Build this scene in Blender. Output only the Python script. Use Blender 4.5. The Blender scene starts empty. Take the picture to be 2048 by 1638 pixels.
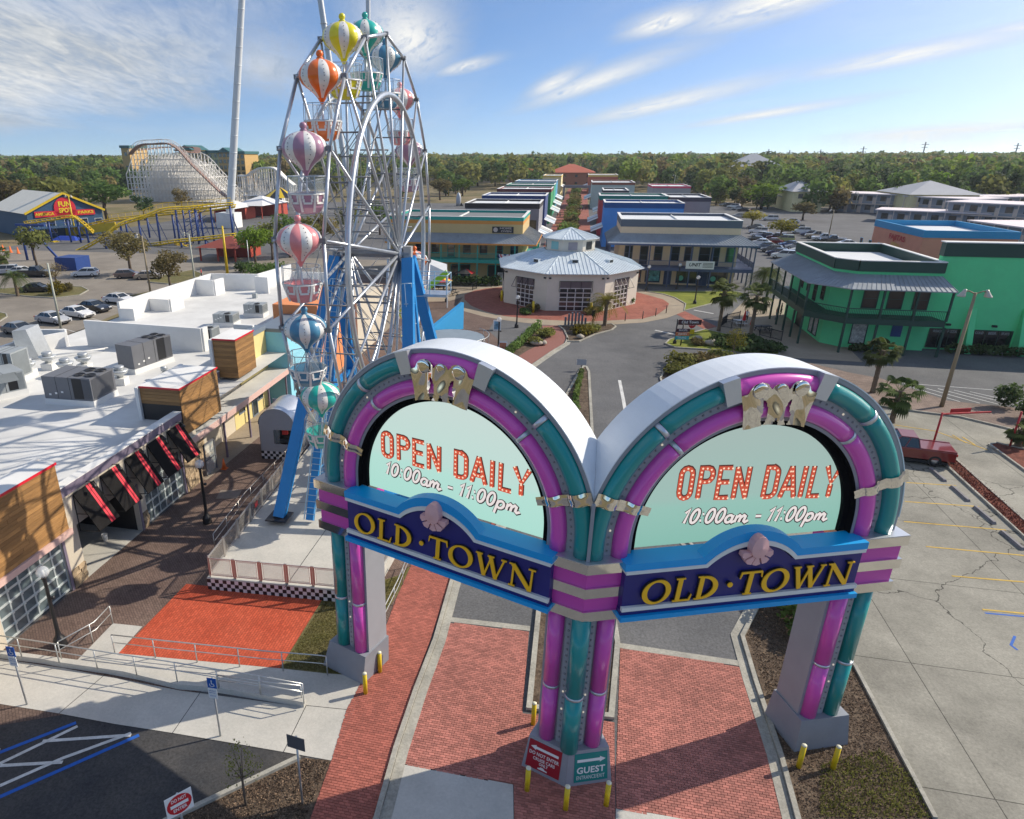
import bpy, bmesh, math, random
import numpy as np
from mathutils import Vector, Matrix
R=math.radians
rnd=random.Random(11)
SC=bpy.context.scene; COL=SC.collection
# ---------------------------------------------------------------- camera, sky, sun, exposure
FPX,CXP,CYP,CAMH=1360.36,851.93,864.38,19.5
PITCH,ROLL,HEAD=0.38646,-0.0031,R(12.15)
cd=bpy.data.cameras.new('camera'); cam=bpy.data.objects.new('camera',cd); COL.objects.link(cam); SC.camera=cam
cd.sensor_fit='HORIZONTAL'; cd.sensor_width=36; cd.lens=FPX/2048*36
cd.shift_x=(1024-CXP)/2048; cd.shift_y=(CYP-819)/2048; cd.clip_end=9000; cd.clip_start=.2
cam.matrix_world=Matrix.Translation((0,0,CAMH))@Matrix.Rotation(HEAD,4,'Z')@Matrix.Rotation(math.pi/2-PITCH,4,'X')@Matrix.Rotation(ROLL,4,'Z')
SUN_AZ,SUN_EL=R(60.0),R(36)          # azimuth clockwise from +Y
W=bpy.data.worlds.new('World'); SC.world=W; W.use_nodes=True
SC.view_settings.view_transform='Standard'; SC.view_settings.look='None'; SC.view_settings.gamma=1; SC.view_settings.use_curve_mapping=False
SC.view_settings.exposure=0.72
sl=bpy.data.lights.new('sun','SUN'); sl.energy=3.3; sl.angle=R(.53); sl.color=(1,.90,.75)
so=bpy.data.objects.new('sun',sl); COL.objects.link(so); so.location=(60,40,80)
sd=Vector((math.sin(SUN_AZ)*math.cos(SUN_EL),math.cos(SUN_AZ)*math.cos(SUN_EL),math.sin(SUN_EL)))
so.rotation_euler=sd.to_track_quat('Z','Y').to_euler()
def build_world():
    nt=W.node_tree; N=nt.nodes; L=nt.links; N.clear()
    def nd(t,**k):
        n=N.new(t)
        for a,b in k.items(): setattr(n,a,b)
        return n
    def mth(op,a,b=None,clamp=False):
        n=nd('ShaderNodeMath',operation=op,use_clamp=clamp)
        for i,v in enumerate((a,b)):
            if v is None: continue
            if isinstance(v,(int,float)): n.inputs[i].default_value=v
            else: L.new(v,n.inputs[i])
        return n.outputs[0]
    def sstep(v,a,b,lo=0,hi=1):
        n=nd('ShaderNodeMapRange',interpolation_type='SMOOTHSTEP'); L.new(v,n.inputs[0])
        for i,x in zip((1,2,3,4),(a,b,lo,hi)): n.inputs[i].default_value=x
        return n.outputs[0]
    sky=nd('ShaderNodeTexSky',sky_type='NISHITA',sun_disc=False,sun_elevation=SUN_EL,sun_rotation=SUN_AZ)
    sky.air_density=1.0; sky.dust_density=1.5; sky.ozone_density=2.2; sky.altitude=30
    tc=nd('ShaderNodeTexCoord'); sep=nd('ShaderNodeSeparateXYZ'); L.new(tc.outputs['Generated'],sep.inputs[0])
    x,y,z=sep.outputs
    zz=mth('MAXIMUM',z,.02); zz=mth('ADD',zz,.06)
    u=mth('DIVIDE',x,zz); v=mth('DIVIDE',y,zz)
    def rot(ang,su,sv,ou=0,ov=0):
        c,s=math.cos(ang),math.sin(ang)
        a=mth('ADD',mth('MULTIPLY',u,c*su),mth('MULTIPLY',v,s*su)); b=mth('ADD',mth('MULTIPLY',u,-s*sv),mth('MULTIPLY',v,c*sv))
        cm=nd('ShaderNodeCombineXYZ'); L.new(mth('ADD',a,ou),cm.inputs[0]); L.new(mth('ADD',b,ov),cm.inputs[1]); return cm.outputs[0]
    def noise(vec,scale,det=8,rough=.6,dist=0.):
        n=nd('ShaderNodeTexNoise'); L.new(vec,n.inputs['Vector']); n.inputs['Scale'].default_value=scale; n.inputs['Detail'].default_value=det; n.inputs['Roughness'].default_value=rough; n.inputs['Distortion'].default_value=dist
        return n.outputs[0]
    def blob(cu,cv,ang,ru,rv,edge,nz,amt):       # elongated soft cloud bank with ragged edge
        c,s=math.cos(ang),math.sin(ang)
        du=mth('SUBTRACT',u,cu); dv=mth('SUBTRACT',v,cv)
        a=mth('MULTIPLY',mth('ADD',mth('MULTIPLY',du,c),mth('MULTIPLY',dv,s)),1/ru)
        b=mth('MULTIPLY',mth('ADD',mth('MULTIPLY',du,-s),mth('MULTIPLY',dv,c)),1/rv)
        d=mth('SQRT',mth('ADD',mth('MULTIPLY',a,a),mth('MULTIPLY',b,b)))
        d=mth('ADD',d,mth('MULTIPLY',mth('SUBTRACT',nz,.5),amt))
        return sstep(d,1.0,1.0-edge)
    wind=-1.18
    fine=noise(rot(wind,.6,2.9),2.2,12,.68,.8)
    fine2=noise(rot(wind-.22,1.2,4.6,5,3),1.7,11,.70,1.1)
    big=noise(rot(wind,.25,.55,9,2),1.0,6,.6,.4)
    rag=mth('ADD',mth('MULTIPLY',fine,.6),mth('MULTIPLY',fine2,.4))
    def mx(*a):
        o=a[0]
        for b in a[1:]: o=mth('MAXIMUM',o,b)
        return o
    streaks=mx(blob(.0,6.9,wind,2.9,.42,1.0,rag,1.5),blob(.75,8.4,wind,3.6,.62,1.0,rag,1.7),blob(2.1,5.9,wind,1.7,.5,1.0,rag,1.4),
        blob(.4,4.75,wind,.7,.33,.9,rag,1.6),blob(.9,4.4,wind,1.2,.45,.9,rag,1.5),blob(2.0,9.3,wind,2.6,.5,1.0,rag,1.5),blob(4.6,11.2,wind,3.2,1.3,1.0,rag,1.5),
        blob(-1.15,4.9,-1.4,2.3,.52,1.0,rag,1.3),blob(-.95,5.9,-.95,.75,.26,1.0,rag,1.2),blob(-.32,6.9,-1.3,1.5,.26,1.0,rag,1.4),blob(2.5,4.9,-.9,.8,.3,1.0,rag,1.6))
    bank=mx(blob(-4.9,5.0,2.40,6.0,2.7,.8,big,1.5),blob(-2.5,5.6,1.9,2.6,.8,1.3,rag,1.8))
    st=mth('MULTIPLY',streaks,sstep(rag,.28,.58,.14,1.0))
    bk=mth('MULTIPLY',bank,sstep(rag,.25,.6,.55,.95))
    fill_veil=mth('MULTIPLY',sstep(big,.38,.75),mth('ADD',sstep(z,.16,.45,0,.55),.16))  # cirrus thickened overhead, out of view, added to brighten the shaded fronts
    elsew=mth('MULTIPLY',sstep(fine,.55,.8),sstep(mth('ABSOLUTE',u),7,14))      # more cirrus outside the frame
    fade=sstep(z,.0,.02)
    cov=mth('MULTIPLY',mth('MINIMUM',mx(st,bk,fill_veil,mth('MULTIPLY',elsew,.7)),.96),mth('ADD',mth('MULTIPLY',fade,.8),.2))
    # sky lookup: the horizon glow of the clear air kept low
    vz=mth('ADD',mth('MULTIPLY',z,2.5),.10)
    cv=nd('ShaderNodeCombineXYZ'); L.new(x,cv.inputs[0]); L.new(y,cv.inputs[1]); L.new(vz,cv.inputs[2])
    nv=nd('ShaderNodeVectorMath',operation='NORMALIZE'); L.new(cv.outputs[0],nv.inputs[0]); L.new(nv.outputs[0],sky.inputs[0])
    hs=nd('ShaderNodeHueSaturation'); hs.inputs['Saturation'].default_value=1.22; hs.inputs['Value'].default_value=.86; L.new(sky.outputs[0],hs.inputs['Color'])
    cr=nd('ShaderNodeMix',data_type='RGBA'); cr.inputs['A'].default_value=(2.3,2.5,2.7,1); cr.inputs['B'].default_value=(5.0,4.9,4.6,1)
    L.new(mx(mth('MULTIPLY',sstep(mth('ADD',mth('MULTIPLY',big,.5),mth('MULTIPLY',rag,.5)),.38,.64),.85),st),cr.inputs['Factor'])
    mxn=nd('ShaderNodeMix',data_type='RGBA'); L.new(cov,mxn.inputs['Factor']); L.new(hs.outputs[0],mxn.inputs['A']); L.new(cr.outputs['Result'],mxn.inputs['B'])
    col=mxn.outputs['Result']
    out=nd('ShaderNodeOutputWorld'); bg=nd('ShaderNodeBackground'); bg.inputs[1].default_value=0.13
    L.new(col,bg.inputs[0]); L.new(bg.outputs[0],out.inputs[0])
build_world()
# ---------------------------------------------------------------- helpers
_c,_s=math.cos(PITCH),math.sin(PITCH); _ca,_sa=math.cos(HEAD),math.sin(HEAD); _cr,_sr=math.cos(ROLL),math.sin(ROLL)
def ray(px,py):
    a,b=px-CXP,py-CYP; a,b=a*_cr+b*_sr,-a*_sr+b*_cr
    u,v=a/FPX,-b/FPX; y,z=_c+v*_s,-_s+v*_c
    return (u*_ca-y*_sa,u*_sa+y*_ca,z)
def G(px,py,z=0.):                    # where a sight line of the survey photograph meets the level z
    d=ray(px,py); k=(z-CAMH)/d[2]; return (d[0]*k,d[1]*k)
def ZV(px,py,v):
    d=ray(px,py); k=v/d[1]; return (d[0]*k,v,CAMH+d[2]*k)
def ZU(px,py,u):
    d=ray(px,py); k=u/d[0]; return (u,d[1]*k,CAMH+d[2]*k)
def topz(bx,by,ty):
    u,v=G(bx,by); d=ray(bx,ty); return CAMH+d[2]*v/d[1]
class MB:
    def __init__(s): s.v=[]; s.f=[]; s.m=[]; s.sm=[]; s.t=[]; s.tint=None
    def add(s,vs,fs,mi=0,sm=False,tint=None):
        o=len(s.v); s.v.extend(vs)
        for f in fs: s.f.append([i+o for i in f])
        n=len(fs); s.m.extend([mi]*n); s.sm.extend([sm]*n)
        s.t.extend([.5 if tint is None else tint]*n)
        if tint is not None: s.tint=True
        return s
    def box(s,x0,x1,y0,y1,z0,z1,mi=0,tint=None):
        v=[(x,y,z) for z in (z0,z1) for y in (y0,y1) for x in (x0,x1)]
        return s.add(v,[(0,2,3,1),(4,5,7,6),(0,1,5,4),(2,6,7,3),(0,4,6,2),(1,3,7,5)],mi,False,tint)
    def cbox(s,c,d,rz=0,mi=0):
        x,y,z=d[0]/2,d[1]/2,d[2]/2; a,b=math.cos(rz),math.sin(rz); v=[]
        for k in (-z,z):
            for j in (-y,y):
                for i in (-x,x): v.append((c[0]+i*a-j*b,c[1]+i*b+j*a,c[2]+k))
        return s.add(v,[(0,2,3,1),(4,5,7,6),(0,1,5,4),(2,6,7,3),(0,4,6,2),(1,3,7,5)],mi)
    def prism(s,poly,z0,z1,mi=0,top=True,bot=True,zt=None):
        n=len(poly); ar=sum(poly[i][0]*poly[(i+1)%n][1]-poly[(i+1)%n][0]*poly[i][1] for i in range(n))
        if ar<0: poly=poly[::-1]
        v=[(p[0],p[1],z0) for p in poly]+[(p[0],p[1],z1) for p in poly]
        f=[(i,(i+1)%n,n+(i+1)%n,n+i) for i in range(n)]
        if top: f.append(tuple(range(n,2*n)))
        if bot: f.append(tuple(range(n-1,-1,-1)))
        return s.add(v,f,mi)
    def sheet(s,poly,z,mi=0):
        n=len(poly); ar=sum(poly[i][0]*poly[(i+1)%n][1]-poly[(i+1)%n][0]*poly[i][1] for i in range(n))
        if ar<0: poly=poly[::-1]
        return s.add([(p[0],p[1],z) for p in poly],[tuple(range(n))],mi)
    def quad(s,a,b,c,d,mi=0): return s.add([a,b,c,d],[(0,1,2,3)],mi)
    def bar(s,a,b,w,h=None,mi=0,up=(0,0,1)):
        h=h or w; a,b=Vector(a),Vector(b); t=(b-a)
        if t.length<1e-6: return s
        t.normalize(); u=Vector(up)
        if abs(t.dot(u))>.98: u=Vector((1,0,0))
        x=t.cross(u).normalized(); y=x.cross(t); v=[]
        for p in (a,b):
            for i,j in ((-1,-1),(1,-1),(1,1),(-1,1)): v.append(tuple(p+x*(i*w/2)+y*(j*h/2)))
        return s.add(v,[(3,2,1,0),(4,5,6,7),(0,1,5,4),(1,2,6,5),(2,3,7,6),(3,0,4,7)],mi)
    def tube(s,pts,r,n=8,mi=0,closed=False,caps=True,sm=True,up=None):
        P=[Vector(p) for p in pts]; m=len(P); rr=r if isinstance(r,(list,tuple)) else [r]*m
        T=[]
        for i in range(m):
            a=P[i-1] if (i>0 or closed) else P[i]; b=P[(i+1)%m] if (i<m-1 or closed) else P[i]
            t=(b-a); T.append(t.normalized() if t.length>1e-9 else Vector((0,0,1)))
        u=Vector(up) if up else (Vector((0,0,1)) if abs(T[0].z)<.9 else Vector((1,0,0)))
        x=(u-T[0]*u.dot(T[0])).normalized(); v=[]
        for i in range(m):
            x=(x-T[i]*x.dot(T[i])).normalized(); y=T[i].cross(x)
            for k in range(n):
                a=2*math.pi*k/n; v.append(tuple(P[i]+x*(math.cos(a)*rr[i])+y*(math.sin(a)*rr[i])))
        f=[]; q=m if closed else m-1
        for i in range(q):
            for k in range(n):
                a,b=i*n+k,i*n+(k+1)%n; c,d=((i+1)%m)*n+(k+1)%n,((i+1)%m)*n+k; f.append((a,b,c,d))
        s.add(v,f,mi,sm)
        if caps and not closed:
            o=len(s.v)-len(v); s.f.append([o+k for k in range(n-1,-1,-1)]); s.f.append([o+(m-1)*n+k for k in range(n)])
            s.m+=[mi,mi]; s.sm+=[False,False]; s.t+=[.5,.5]
        return s
    def lathe(s,prof,n=16,c=(0,0,0),mi=0,sm=True,mif=None,cap=True,ph=0):
        v=[]; m=len(prof)
        for r,z in prof:
            for k in range(n):
                a=2*math.pi*k/n+ph; v.append((c[0]+r*math.cos(a),c[1]+r*math.sin(a),c[2]+z))
        o=len(s.v); s.v.extend(v)
        for i in range(m-1):
            for k in range(n):
                s.f.append([o+i*n+k,o+i*n+(k+1)%n,o+(i+1)*n+(k+1)%n,o+(i+1)*n+k]); s.m.append(mif(i,k) if mif else mi); s.sm.append(sm); s.t.append(.5)
        if cap:
            if prof[0][0]>1e-4: s.f.append([o+k for k in range(n-1,-1,-1)]); s.m.append(mi); s.sm.append(False); s.t.append(.5)
            if prof[-1][0]>1e-4: s.f.append([o+(m-1)*n+k for k in range(n)]); s.m.append(mi); s.sm.append(False); s.t.append(.5)
        return s
    def ball(s,c,r,n=12,m=8,mi=0,sz=1): return s.lathe([(max(1e-5,r*math.sin(math.pi*i/m)),-r*sz*math.cos(math.pi*i/m)) for i in range(m+1)],n,c,mi,True,None,False)
    def xf(s,fn,start=0):
        for i in range(start,len(s.v)): s.v[i]=tuple(fn(*s.v[i]))
        return s
    def mesh(s,name,mats):
        me=bpy.data.meshes.new(name); me.from_pydata(s.v,[],s.f)
        for m in (mats if isinstance(mats,(list,tuple)) else [mats]): me.materials.append(m)
        me.polygons.foreach_set('material_index',s.m); me.polygons.foreach_set('use_smooth',s.sm)
        if s.tint:
            at=me.attributes.new('tint','FLOAT','FACE'); at.data.foreach_set('value',s.t)
        me.update(); return me
    def build(s,name,mats,parent=None,loc=None,rz=0,**k): return link(name,s.mesh(name,mats),parent,loc,rz,**k)
def link(name,me,parent=None,loc=None,rz=0,**k):
    o=bpy.data.objects.new(name,me); COL.objects.link(o)
    if parent: o.parent=parent
    if loc: o.location=loc
    if rz: o.rotation_euler.z=rz
    for a,b in k.items(): o[a]=b
    return o
def thing(name,label,cat,loc=(0,0,0),rz=0,group=None):
    o=bpy.data.objects.new(name,None); COL.objects.link(o); o.location=loc; o.rotation_euler.z=rz; o.empty_display_size=.2
    tag(o,label,cat,group); return o
def tag(o,label,cat,group=None):
    o['label']=label; o['category']=cat
    if group: o['group']=group
    return o
def copy_tree(o,parent=None,loc=None,rz=None,label=None,kids=None):
    c=o.copy(); COL.objects.link(c)
    if parent: c.parent=parent
    if loc: c.location=loc
    if rz is not None: c.rotation_euler.z=rz
    if label: c['label']=label
    for ch in (kids[o.name] if kids else list(o.children)): copy_tree(ch,c,kids=kids)
    return c
def bisect_x(o,sign,nrm=None):       # cut a mesh away beyond the seam plane x=0
    bm=bmesh.new(); bm.from_mesh(o.data); g=bm.verts[:]+bm.edges[:]+bm.faces[:]
    bmesh.ops.bisect_plane(bm,geom=g,plane_co=(sign*.001,0,0),plane_no=(-sign,0,0),clear_outer=True); bm.to_mesh(o.data); bm.free()
# ---------------------------------------------------------------- materials
def M(name,col,rough=.6,metal=0.,var=.10,sc=2.5,bump=0.,coat=0.,spec=.5,world=False,tint=0.,emit=None,dirt=0.,trans=0.,alpha=1.,stretch=None,hue=0.):
    m=bpy.data.materials.new(name); m.use_nodes=True; nt=m.node_tree; N=nt.nodes; L=nt.links; b=N['Principled BSDF']
    b.inputs['Roughness'].default_value=rough; b.inputs['Metallic'].default_value=metal; b.inputs['Coat Weight'].default_value=coat; b.inputs['Specular IOR Level'].default_value=spec
    b.inputs['Coat Roughness'].default_value=.08
    b.inputs['Transmission Weight'].default_value=trans; b.inputs['Alpha'].default_value=alpha
    c4=(*col,1)
    if emit: b.inputs['Emission Color'].default_value=(*emit[0],1); b.inputs['Emission Strength'].default_value=emit[1]
    if var or tint or dirt or bump:
        if world: g=N.new('ShaderNodeNewGeometry').outputs['Position']
        else: g=N.new('ShaderNodeTexCoord').outputs['Object']
        if stretch:
            mp=N.new('ShaderNodeMapping'); mp.inputs['Scale'].default_value=stretch; L.new(g,mp.inputs[0]); g=mp.outputs[0]
        n=N.new('ShaderNodeTexNoise'); n.inputs['Scale'].default_value=sc; n.inputs['Detail'].default_value=6; n.inputs['Roughness'].default_value=.62; L.new(g,n.inputs['Vector'])
        mr=N.new('ShaderNodeMapRange'); mr.inputs[1].default_value=.25; mr.inputs[2].default_value=.75; mr.inputs[3].default_value=1-var; mr.inputs[4].default_value=1+var; L.new(n.outputs[0],mr.inputs[0]); f=mr.outputs[0]
        if tint:
            a=N.new('ShaderNodeAttribute'); a.attribute_name='tint'; r2=N.new('ShaderNodeMapRange'); r2.inputs[3].default_value=1-tint; r2.inputs[4].default_value=1+tint; L.new(a.outputs['Fac'],r2.inputs[0])
            mu=N.new('ShaderNodeMath'); mu.operation='MULTIPLY'; L.new(f,mu.inputs[0]); L.new(r2.outputs[0],mu.inputs[1]); f=mu.outputs[0]
        if dirt:
            n2=N.new('ShaderNodeTexNoise'); n2.inputs['Scale'].default_value=sc*.17; n2.inputs['Detail'].default_value=8; n2.inputs['Roughness'].default_value=.7; L.new(g,n2.inputs['Vector'])
            r3=N.new('ShaderNodeMapRange'); r3.inputs[1].default_value=.4; r3.inputs[2].default_value=.72; r3.inputs[3].default_value=1; r3.inputs[4].default_value=1-dirt; L.new(n2.outputs[0],r3.inputs[0])
            mu=N.new('ShaderNodeMath'); mu.operation='MULTIPLY'; L.new(f,mu.inputs[0]); L.new(r3.outputs[0],mu.inputs[1]); f=mu.outputs[0]
        mm=N.new('ShaderNodeVectorMath'); mm.operation='SCALE'; mm.inputs[0].default_value=col; L.new(f,mm.inputs['Scale'])
        o=mm.outputs[0]
        if hue:
            h=N.new('ShaderNodeHueSaturation'); oi=N.new('ShaderNodeObjectInfo'); r4=N.new('ShaderNodeMapRange'); r4.inputs[3].default_value=.5-hue; r4.inputs[4].default_value=.5+hue*.6; L.new(oi.outputs['Random'],r4.inputs[0]); L.new(r4.outputs[0],h.inputs['Hue']); L.new(o,h.inputs['Color'])
            r5=N.new('ShaderNodeMapRange'); r5.inputs[3].default_value=1.3; r5.inputs[4].default_value=.7; wn=N.new('ShaderNodeTexWhiteNoise'); wn.noise_dimensions='1D'; L.new(oi.outputs['Random'],wn.inputs['W']); L.new(wn.outputs['Value'],r5.inputs[0]); L.new(r5.outputs[0],h.inputs['Value']); o=h.outputs[0]
        L.new(o,b.inputs['Base Color'])
        if bump:
            bp=N.new('ShaderNodeBump'); bp.inputs['Strength'].default_value=bump; bp.inputs['Distance'].default_value=.02; nb=N.new('ShaderNodeTexNoise'); nb.inputs['Scale'].default_value=sc*8; nb.inputs['Detail'].default_value=4; L.new(g,nb.inputs['Vector']); L.new(nb.outputs[0],bp.inputs['Height']); L.new(bp.outputs[0],b.inputs['Normal'])
    else: b.inputs['Base Color'].default_value=c4
    return m
def ground_mat(name,col,col2,sc=.35,speck=.25,cracks=0,joint=None,rough=.9,stain=.25,brick=None,crackscale=.12):
    m=bpy.data.materials.new(name); m.use_nodes=True; nt=m.node_tree; N=nt.nodes; L=nt.links; b=N['Principled BSDF']; b.inputs['Roughness'].default_value=rough; b.inputs['Specular IOR Level'].default_value=.25
    g=N.new('ShaderNodeNewGeometry').outputs['Position']
    def noise(s,d=8,r=.65):
        n=N.new('ShaderNodeTexNoise'); n.inputs['Scale'].default_value=s; n.inputs['Detail'].default_value=d; n.inputs['Roughness'].default_value=r; L.new(g,n.inputs['Vector']); return n.outputs[0]
    def rng(v,a,b_,c,d):
        r=N.new('ShaderNodeMapRange'); L.new(v,r.inputs[0])
        for i,x in zip((1,2,3,4),(a,b_,c,d)): r.inputs[i].default_value=x
        return r.outputs[0]
    def mul(a,b_):
        q=N.new('ShaderNodeMath'); q.operation='MULTIPLY'; L.new(a,q.inputs[0]); L.new(b_,q.inputs[1]); return q.outputs[0]
    mx=N.new('ShaderNodeMix'); mx.data_type='RGBA'; mx.inputs['A'].default_value=(*col,1); mx.inputs['B'].default_value=(*col2,1); L.new(rng(noise(sc),.35,.65,0,1),mx.inputs['Factor'])
    o=mx.outputs['Result']
    if brick:
        mp=N.new('ShaderNodeMapping'); mp.inputs['Rotation'].default_value[2]=brick[2]; L.new(g,mp.inputs[0])
        bt=N.new('ShaderNodeTexBrick'); bt.inputs['Scale'].default_value=1; bt.inputs['Brick Width'].default_value=brick[0]; bt.inputs['Row Height'].default_value=brick[1]; bt.inputs['Mortar Size'].default_value=.008; bt.inputs['Mortar'].default_value=(.35,.35,.35,1)
        bt.inputs['Color1'].default_value=(1.12,1.12,1.12,1); bt.inputs['Color2'].default_value=(.8,.8,.8,1); L.new(mp.outputs[0],bt.inputs['Vector'])
        mm=N.new('ShaderNodeMix'); mm.data_type='RGBA'; mm.blend_type='MULTIPLY'; mm.inputs['Factor'].default_value=.9; L.new(o,mm.inputs['A']); L.new(bt.outputs['Color'],mm.inputs['B']); o=mm.outputs['Result']
    f=mul(rng(noise(9,3,.8),.3,.7,1-speck,1+speck),rng(noise(sc*.35,9,.72),.42,.7,1,1-stain))
    f=mul(f,rng(noise(sc*4.5,6,.7),.5,.8,1,1-stain*.5))
    if cracks:
        vo=N.new('ShaderNodeTexVoronoi'); vo.feature='DISTANCE_TO_EDGE'; vo.inputs['Scale'].default_value=crackscale
        ds=N.new('ShaderNodeVectorMath'); ds.operation='ADD'; nn=N.new('ShaderNodeTexNoise'); nn.inputs['Scale'].default_value=.5; nn.inputs['Detail'].default_value=6; L.new(g,nn.inputs['Vector'])
        sc2=N.new('ShaderNodeVectorMath'); sc2.operation='SCALE'; sc2.inputs['Scale'].default_value=2.4; L.new(nn.outputs['Color'],sc2.inputs[0]); L.new(g,ds.inputs[0]); L.new(sc2.outputs[0],ds.inputs[1]); L.new(ds.outputs[0],vo.inputs['Vector'])
        f=mul(f,rng(vo.outputs['Distance'],.0008,.003,1-cracks,1))
    if joint:
        mp=N.new('ShaderNodeMapping'); mp.inputs['Rotation'].default_value[2]=joint[2]; L.new(g,mp.inputs[0])
        bt=N.new('ShaderNodeTexBrick'); bt.offset=0; bt.inputs['Scale'].default_value=1; bt.inputs['Brick Width'].default_value=joint[0]; bt.inputs['Row Height'].default_value=joint[1]; bt.inputs['Mortar Size'].default_value=.02
        bt.inputs['Mortar'].default_value=(.3,.3,.3,1); bt.inputs['Color1'].default_value=(1,1,1,1); bt.inputs['Color2'].default_value=(.9,.9,.9,1); L.new(mp.outputs[0],bt.inputs['Vector'])
        mm=N.new('ShaderNodeMix'); mm.data_type='RGBA'; mm.blend_type='MULTIPLY'; mm.inputs['Factor'].default_value=1; L.new(o,mm.inputs['A']); L.new(bt.outputs['Color'],mm.inputs['B']); o=mm.outputs['Result']
    q=N.new('ShaderNodeVectorMath'); q.operation='SCALE'; L.new(o,q.inputs[0]); L.new(f,q.inputs['Scale']); L.new(q.outputs[0],b.inputs['Base Color'])
    bp=N.new('ShaderNodeBump'); bp.inputs['Strength'].default_value=.25; bp.inputs['Distance'].default_value=.02; L.new(noise(14,4,.7),bp.inputs['Height']); L.new(bp.outputs[0],b.inputs['Normal'])
    return m
GREY=M('painted grey metal',(.30,.31,.34),.45,.0,.06,1.2)
SILVER=M('brushed aluminium',(.62,.65,.70),.38,.75,.06,1.5)
WHITEM=M('white painted metal',(.74,.77,.80),.4,.0,.05,1.2)
CHROME=M('polished chrome',(.82,.80,.76),.06,1.,0)
BLACK=M('black trim',(.012,.012,.014),.45,0,0)
PINK=M('magenta tube',(.70,.08,.47),.28,0,.05,.8,coat=.6)
TEAL=M('teal tube',(.0,.27,.26),.28,0,.05,.8,coat=.6)
PINKP=M('magenta panel',(.60,.06,.40),.35,0,.05,.8,coat=.3)
BLUE=M('sky blue paint',(.0,.33,.74),.4,0,.05,1.)
NAVY=M('navy paint',(.018,.018,.17),.4,0,.08,1.)
GOLD=M('gold letter paint',(.95,.52,.012),.4,0,.05,2.)
OFFW=M('off white moulding',(.72,.74,.72),.5,0,.04,2.)
SHELLP=M('pale pink shell',(.72,.42,.42),.55,0,.06,3.)
YEL=M('safety yellow paint',(.72,.52,.01),.45,0,.1,4.,dirt=.2)
STEEL=M('galvanised steel',(.48,.50,.51),.42,.6,.12,3.)
GLASSM=M('window glass dark',(.02,.03,.035),.08,0,0,spec=.9)
CLEAR=M('clear acrylic',(.75,.85,.85),.05,0,0,alpha=.16,spec=.6)
WHITE=M('white paint',(.78,.78,.76),.6,0,.06,.8,dirt=.12)
BULB=M('warm bulb',(.75,.68,.55),.25,0,0,emit=((1,.85,.6),.25))
BULBOFF=M('dull bulb',(.25,.25,.26),.25,0,0)
# ---------------------------------------------------------------- ground
ASPH=ground_mat('asphalt',(.115,.117,.122),(.15,.15,.152),.22,.3,0,None,.92,.25)
ASPH_OLD=ground_mat('worn asphalt',(.22,.195,.165),(.28,.25,.21),.2,.22,0,None,.92,.25)
ASPH_NEW=ground_mat('fresh asphalt',(.045,.047,.052),(.075,.072,.07),.5,.35,0,None,.9,.3)
CONC=ground_mat('pale concrete',(.47,.46,.42),(.56,.54,.49),.5,.10,0,None,.85,.16)
CONC_LOT=ground_mat('old lot concrete',(.27,.26,.22),(.35,.335,.285),.35,.2,.75,(7.2,6.6,R(1)),.88,.42,None,.085)
KERBM=ground_mat('kerb concrete',(.34,.33,.29),(.44,.42,.36),1.2,.2,0,None,.9,.35)
GRASSM=ground_mat('dry turf',(.115,.115,.035),(.19,.16,.075),.6,.45,0,None,.95,.3)
LAWNM=ground_mat('green lawn',(.13,.16,.018),(.22,.24,.035),.5,.35,0,None,.95,.3)
MULCHM=ground_mat('bark mulch',(.075,.05,.035),(.16,.12,.085),2.2,.6,0,None,.95,.4)
REDMULCH=ground_mat('red mulch',(.12,.035,.022),(.22,.075,.05),2.2,.5,0,None,.95,.3)
BROWNB=ground_mat('brown stamped brick',(.155,.105,.088),(.21,.148,.12),.3,.2,0,None,.85,.35,(.22,.11,R(45)))
REDPAD=ground_mat('orange red stamped brick',(.50,.085,.040),(.56,.11,.055),.5,.12,0,None,.8,.12,(.24,.12,R(90)))
RINGB=ground_mat('red ring pavers',(.30,.10,.075),(.37,.14,.10),.4,.2,0,None,.85,.2,(.4,.2,0.3))
TAN=ground_mat('tan walk concrete',(.30,.25,.19),(.37,.31,.235),.3,.15,0,None,.9,.2)
PAVER=ground_mat('pinkish pavers',(.20,.15,.125),(.27,.205,.17),.4,.2,0,None,.9,.25,(.4,.2,.2))
DIRT=ground_mat('sparse dirt and grass',(.13,.12,.05),(.26,.20,.12),.05,.35,0,None,.95,.3)
LANEB=M('red clay paver',(.42,.16,.125),.82,0,.16,1.1,.25,world=True,tint=.24,dirt=.34)
MORTAR=M('paver joint sand',(.24,.10,.08),.95,0,.2,6,world=True)
WALKB=M('walkway clay paver',(.40,.125,.09),.82,0,.14,1.1,.25,world=True,tint=.2,dirt=.3)
LINEW=M('worn white line paint',(.62,.62,.60),.8,0,.2,6,world=True,dirt=.3)
LINEY=M('worn yellow line paint',(.55,.36,.06),.8,0,.25,5,world=True,dirt=.4)
LINEB=M('blue stall paint',(.01,.10,.42),.8,0,.15,5,world=True)
GP=lambda pts: [G(*p) for p in pts]
def sheet(name,pts,z,mat,world=False,parent=None,**k):
    b=MB(); b.sheet(pts if world else GP(pts),z); 
    return b.build(name,mat,parent,kind='structure',**k) if not parent else b.build(name,mat,parent,**k)
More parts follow.
